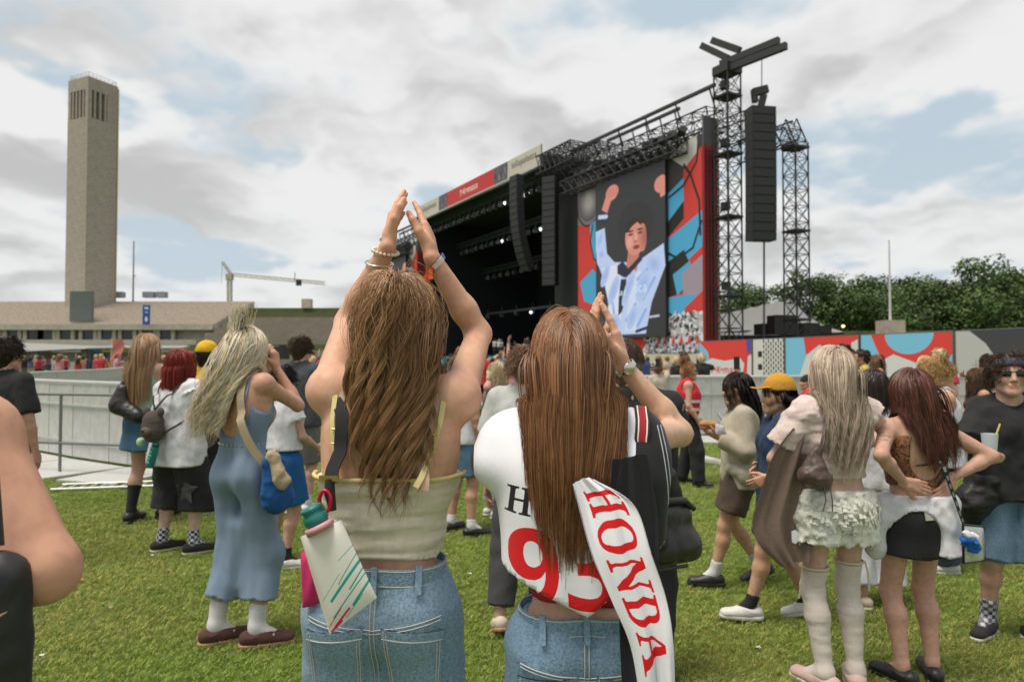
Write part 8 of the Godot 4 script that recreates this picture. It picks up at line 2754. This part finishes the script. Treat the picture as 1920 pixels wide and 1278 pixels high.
func make_service_area() -> void:
	# grey tent roof, black boxes, flagpole, stone block
	var pvc := cloth("grey_membrane", lin(0.23, 0.235, 0.24), 0.6, 0.6)
	var tent := thing("tent_roof", "large grey membrane tent with a peaked ridge behind the fence", "tent")
	var ridge0 := spot(1350, 590, 66.0)
	var ridge1 := spot(1490, 560, 58.0)
	var eave := [spot(1340, 628, 58.0), spot(1470, 628, 52.0), spot(1592, 622, 54.0), spot(1600, 622, 62.0)]
	for q in [[ridge0, ridge1, eave[1], eave[0]], [ridge1, ridge1 + Vector3(0.1, 0, -0.2), eave[2], eave[1]], [ridge1 + Vector3(0.1, 0, -0.2), ridge0 + Vector3(0, 0, -3), eave[3], eave[2]]]:
		var rows := []
		for i in 13:
			var row := []
			var b := i / 12.0
			for k in 13:
				var a := k / 12.0
				var p: Vector3 = (q[0] as Vector3).lerp(q[1], a).lerp((q[3] as Vector3).lerp(q[2], a), b)
				row.append(p + Vector3(0, -0.45 * sin(PI * b) + 0.07 * sin(a * 40.0 + b * 5.0) * (1.0 - b), 0))
			rows.append(row)
		var m := Mesher.new()
		m.sheet(rows, 0.03)
		put_mesh("membrane", m.mesh(), pvc, tent)
	var m := Mesher.new()
	var c0: Vector3 = eave[0]
	m.box(spot(1470, 650, 60.0), Vector3(11, 2.6, 4.0), Basis(Vector3.UP, 0.4))
	put_mesh("skirt", m.mesh(), cloth("grey_skirt", lin(0.14, 0.145, 0.15), 0.6), tent)
	for q in [[1476, 609, 50.0, 2.0, 1.4, "largest black flight case on the service deck"], [1441, 617, 50.5, 1.1, 0.8, "small black case beside the largest flight case"], [1524, 617, 51.0, 1.4, 0.9, "black case beyond the largest flight case"], [1548, 618, 52.0, 1.3, 0.6, "low black case under the tent edge"]]:
		var o := thing("flight_case", q[5], "flight case", spot(q[0], q[1], q[2]), 0.3, "black cases behind the fence")
		m = Mesher.new()
		m.box(Vector3.ZERO, Vector3(q[3], q[4], 0.9))
		put_mesh("case", m.mesh(), paint("case_black", lin(0.012, 0.012, 0.014), 0.6), o)
		m = Mesher.new()
		for sx in [-1.0, 1.0]: m.box(Vector3(sx * q[3] / 2, 0, 0.46), Vector3(0.05, q[4], 0.03))
		m.box(Vector3(0, q[4] / 2, 0.46), Vector3(q[3], 0.05, 0.03))
		put_mesh("edging", m.mesh(), mats.black_steel, o)
	m = Mesher.new()
	m.box(Vector3.ZERO, Vector3(13.0, 2.2, 3.0))
	var sd := tag(put_mesh("service_deck", m.mesh(), cloth("stage_black", lin(0.007, 0.009, 0.012))), "black scaffold deck carrying flight cases behind the fence", "deck") as MeshInstance3D
	var dk := spot(1500, 630, 51.5)
	sd.position = Vector3(dk.x, dk.y - 1.1, dk.z)
	var lampo := thing("work_light", "small warm work light at the tent edge", "lamp", spot(1592, 611, 54.0))
	m = Mesher.new()
	m.lathe([[0.0, 0.12], [0.09, 0.08], [0.12, 0.0], [0.09, -0.08], [0.0, -0.12]], 10)
	var warm := paint("warm_lamp", Color(0.9, 0.8, 0.6), 0.4)
	warm.emission_enabled = true
	warm.emission = Color(1.0, 0.82, 0.5)
	warm.emission_energy_multiplier = 2.0
	put_mesh("bulb", m.mesh(), warm, lampo)
	m = Mesher.new()
	m.tube(Vector3(0, -0.1, -0.1), Vector3(0.1, -1.6, -0.1), 0.04, 0.04, 6)
	put_mesh("stand", m.mesh(), mats.black_steel, lampo)
	var l := OmniLight3D.new()
	l.name = "lamp_light"
	l.light_color = Color(1.0, 0.82, 0.5)
	l.light_energy = 0.25
	l.light_size = 0.12
	l.omni_range = 30.0
	l.shadow_enabled = true
	lampo.add_child(l)
	l.position = Vector3(0, 0, 0.2)
	var at := ground_spot(1683, 62.0)
	var fp := thing("flagpole", "white flagpole rising from a stone block beyond the fence", "flagpole", at)
	m = Mesher.new()
	m.tube(Vector3(0, 4.0, 0), Vector3(0, spot(1682, 448, 62.0).y, 0), 0.12, 0.06, 10)
	put_mesh("pole", m.mesh(), paint("white_pole", lin(0.62, 0.63, 0.63), 0.4), fp)
	m = Mesher.new()
	m.lathe([[0.0, 0.1], [0.09, 0.0], [0.0, -0.1]], 8, Vector3(0, spot(1682, 448, 62.0).y, 0))
	put_mesh("finial", m.mesh(), mats.white_pole, fp)
	m = Mesher.new()
	m.box(Vector3.ZERO, Vector3(1.75, 5.0, 1.8))
	var blk := tag(put_mesh("stone_block", m.mesh(), mats.terrace_stone), "big stone block at the foot of the flagpole", "stone block") as MeshInstance3D
	blk.position = Vector3(at.x, spot(1683, 600, 62.0).y - 2.5, at.z)
	m = Mesher.new()
	m.box(Vector3.ZERO, Vector3(30.0, 4.2, 2.0))
	var hb := tag(put_mesh("hedge_bank", m.mesh(), cloth("grass_bank", lin(0.11, 0.13, 0.05))), "grassy bank below the trees beyond the fence", "bank") as MeshInstance3D
	hb.position = ground_spot(1700, 66.0) + Vector3(0, 2.1, 0)

func make_far_crowd() -> void:
	var rng := RandomNumberGenerator.new()
	rng.seed = 909
	var shirts := [lin(0.6, 0.6, 0.62), lin(0.02, 0.02, 0.022), lin(0.5, 0.03, 0.05), lin(0.06, 0.1, 0.25), lin(0.55, 0.45, 0.35), lin(0.3, 0.32, 0.34), lin(0.6, 0.25, 0.3), lin(0.1, 0.25, 0.3), lin(0.5, 0.4, 0.05)]
	var names := ["white", "black", "red", "navy", "beige", "grey", "pink", "teal", "mustard"]
	var tops := []
	for i in shirts.size(): tops.append(cloth("far_top_%d" % i, shirts[i]))
	var legs := [mats.black_cloth, mats.grey_shorts, cloth("far_denim", lin(0.1, 0.17, 0.26)), cloth("far_beige", lin(0.4, 0.33, 0.24))]
	var leg_names := ["black", "grey", "denim", "beige"]
	var hairs := [[Color(0.045, 0.03, 0.021), "dark"], [Color(0.24, 0.135, 0.07), "brown"], [Color(0.7, 0.55, 0.33), "blond"]]
	# every one: [u, depth, top or -1, yaw, place]
	var list := []
	for i in 46: list.append([rng.randf_range(20, 345), rng.randf_range(34, 80), rng.randf_range(-90, 90), "among the stalls below the grandstand", 0.0])
	for q in [[132, 43.0, 20.0], [166, 42.0, -40.0], [56, 44.0, 60.0]]: list.append([q[0], q[1], q[2], "by the distant barrier", 0.0])
	for i in 16: list.append([rng.randf_range(560, 640), rng.randf_range(14, 40), rng.randf_range(-40, 10), "on the lawn before the terraced bank", 0.0])
	for i in 30: list.append([rng.randf_range(835, 1010), rng.randf_range(13, 44), rng.randf_range(-40, 10), "in the crowd before the stage", 0.0])
	for i in 8: list.append([rng.randf_range(1190, 1330), rng.randf_range(16, 32), rng.randf_range(-20, 60), "by the cream banner", 0.0])
	for i in 8: list.append([rng.randf_range(1590, 1900), rng.randf_range(9, 13), rng.randf_range(40, 110), "before the fence banners", 0.0])
	for i in 9: list.append([rng.randf_range(890, 985), 0.0, 150.0, "performing on the stage", 1.9])
	var n := -1
	for q in list:
		n += 1
		var up: float = q[4]
		var u: float = q[0]
		var depth: float = q[1]
		if up > 0.0:
			var p := on_stage(rng.randf_range(24, 36), rng.randf_range(2.0, 8.0), 0)
			depth = -p.z
			u = 960.0 + p.x / depth * LENS
		var tall := rng.randf_range(1.58, 1.84) + up
		var steward: bool = q[3] == "by the distant barrier"
		var ti := 2 if steward else (rng.randi() % tops.size() if up == 0.0 else (0 if rng.randf() < 0.6 else 1))
		var li := 0 if steward or up > 0.0 else rng.randi() % legs.size()
		var h: Array = hairs[rng.randi() % 3]
		var male := rng.randf() < 0.5
		var cell := clampf(depth * 0.0013, 0.02, 0.05)
		var toggle := rng.randf()
		var o := {"label": "%s haired figure in %s top and %s %s %s" % [h[1], names[ti], leg_names[li], "trousers", q[3]], "u": u, "depth": depth, "yaw": q[2], "male": male, "cell": cell, "head_cell": cell * 0.55, "hand_cell": cell * 0.5, "group": "people " + q[3], "ground": up, "skin": Color(0.58, 0.36, 0.27).lerp(Color(0.3, 0.16, 0.1), rng.randf() * 0.6)}
		o.top = 639.0 - LENS * tan(atan2(tall - up - EYE, depth) - tilt)
		if toggle < 0.3: o.wr = Vector3(0.2, 1.2 + 0.4 * rng.randf(), -0.3)
		if toggle < 0.12 and depth < 44: o.wl = Vector3(-0.2, 1.9, -0.1)
		o.al = Vector3(-0.1, 0.085, rng.randf_range(-0.08, 0.08))
		if depth > 26.0:
			o.no_hand_l = true
			o.no_hand_r = true
		var P := person(o)
		shirt(P, "top", tops[ti], {"hem": 0.86, "sleeve": 0.7 if rng.randf() < 0.7 else 0.0, "fold": 0.0 if depth > 20 else 0.008})
		trousers(P, "trousers", legs[li], {"far": 2.0, "fold": 0.0})
		if depth < 16: both_shoes(P, mats.white_leather, mats.white_sole)
		var c: Color = h[0]
		if male: cropped(P, [c], 200 if depth < 20 else 60, 0.05, {"width": 0.004 + depth * 0.0003})
		else: hair(P, {"colors": [c], "count": 260 if depth < 20 else 70, "segs": 8, "long": rng.randf_range(0.2, 0.45), "width": 0.004 + depth * 0.0003, "seed": 3000 + n, "volume": 0.02, "stiff": 0.45})

func make_stalls() -> void:
	var m: Mesher
	var grey := cloth("stall_grey", lin(0.3, 0.3, 0.29), 0.5)
	var colours := [lin(0.5, 0.35, 0.06), lin(0.5, 0.06, 0.06), lin(0.55, 0.56, 0.58), lin(0.08, 0.3, 0.45)]
	var words := ["orange front", "red front", "white front", "blue front"]
	for i in 7:
		var u := 20 + 48 * i
		var at := ground_spot(u, 92.0 + 3 * (i % 2))
		var o := thing("food_stall", "grey roofed food stall with %s %s" % [words[i % 4], ["at the barrier's end", "behind the stewards", "next to the feather flag", "beyond the long haired woman", "beyond the redhead", "beyond the yellow cap", "beyond the blonde woman"][i]], "stall", at, 0.1, "stalls below the grandstand")
		m = Mesher.new()
		m.box(Vector3(0, 1.3, -1.2), Vector3(3.6, 2.6, 0.2))
		put_mesh("back_wall", m.mesh(), grey, o)
		m = Mesher.new()
		m.box(Vector3(0, 0.55, 0.6), Vector3(3.4, 1.1, 0.3))
		put_mesh("counter", m.mesh(), cloth("stall_front_%d" % (i % 4), colours[i % 4]), o)
		m = Mesher.new()
		m.box(Vector3(0, 2.65, 0.95), Vector3(3.7, 0.5, 0.1))
		put_mesh("valance", m.mesh(), mats["stall_front_%d" % (i % 4)], o)
		m = Mesher.new()
		m.box(Vector3(0, 3.05, -0.1), Vector3(4.0, 0.18, 2.9), Basis(Vector3.RIGHT, 0.12))
		put_mesh("roof", m.mesh(), grey, o)
		for x in [-1.75, 1.75]:
			m = Mesher.new()
			m.tube(Vector3(x, 0, 0.9), Vector3(x, 2.9, 0.9), 0.05, 0.05, 6)
			put_mesh("post", m.mesh(), mats.black_steel, o)
	# long sloping canopy
	var cn := thing("canopy", "long grey sloping canopy over the stalls", "canopy")
	var rows := []
	for q in [[-60, 640, 70.0, 225, 652, 84.0], [-60, 664, 62.0, 150, 654, 76.0]]:
		var row := []
		for k in 9: row.append(spot(q[0], q[1], q[2]).lerp(spot(q[3], q[4], q[5]), k / 8.0))
		rows.append(row)
	m = Mesher.new()
	m.sheet(rows, 0.15)
	put_mesh("cover", m.mesh(), grey, cn)
	m = Mesher.new()
	for k in 3: m.tube(rows[1][k * 4], Vector3(rows[1][k * 4].x, 0, rows[1][k * 4].z), 0.08, 0.08, 6)
	put_mesh("posts", m.mesh(), mats.black_steel, cn)
	# feather flag
	var fl := thing("feather_flag", "tall pink and orange feather flag near the stalls", "flag", ground_spot(206, 58.0))
	rows = []
	for i in 11:
		var row := []
		for k in 4: row.append(Vector3(-0.45 + 0.3 * k + 0.12 * sin(i * 0.7), 3.2 - 0.26 * i, 0.06 * sin(i + k)))
		rows.append(row)
	m = Mesher.new()
	m.sheet(rows, 0.02)
	put_mesh("cloth", m.mesh(), cloth("flag_coral", lin(0.62, 0.2, 0.17), 0.7), fl)
	m = Mesher.new()
	m.tube(Vector3(-0.48, 0, 0), Vector3(-0.48, 3.3, 0), 0.03, 0.02, 6)
	put_mesh("pole", m.mesh(), mats.white_pole, fl)
	# bits of litter
	var rng := RandomNumberGenerator.new()
	rng.seed = 64
	for q in [[145, 1097, "orange"], [72, 1240, "white"], [278, 1050, "white"], [310, 1078, "tan"], [540, 1062, "orange"], [880, 1085, "white"], [1350, 1010, "tan"], [1300, 1120, "orange"], [1425, 1225, "white"], [200, 1150, "tan"]]:
		var d: float = 2041.0 / (q[1] - HORIZON)
		var at := ground_spot(q[0], d)
		pillow("scrap", cloth("litter_" + q[2], {"orange": lin(0.6, 0.16, 0.08), "white": lin(0.62, 0.62, 0.6), "tan": lin(0.36, 0.27, 0.18)}[q[2]]), self, [at + Vector3(-0.014, 0.024, -0.008), at + Vector3(0.012, 0.028, -0.01), at + Vector3(0.014, 0.022, 0.01), at + Vector3(-0.012, 0.026, 0.009)], 0.003, 4)
		var sc: Node = get_child(get_child_count() - 1)
		sc.name = numbered("litter_scrap")
		tag(sc, "small %s scrap of litter lying in the grass" % q[2], "litter", "scraps on the lawn")

func _ready() -> void:
	make_world()
	make_materials()
	make_lawn()
	make_stage()
	make_fences()
	make_barriers()
	make_tower()
	make_stands()
	make_trees()
	make_service_area()
	print("setting ", Time.get_ticks_msec())
	make_clapping_woman()
	make_jersey_woman()
	make_crowd_near()
	make_crowd_right()
	make_far_crowd()
	make_stalls()
	finish_shapes()
	print("people ", Time.get_ticks_msec())
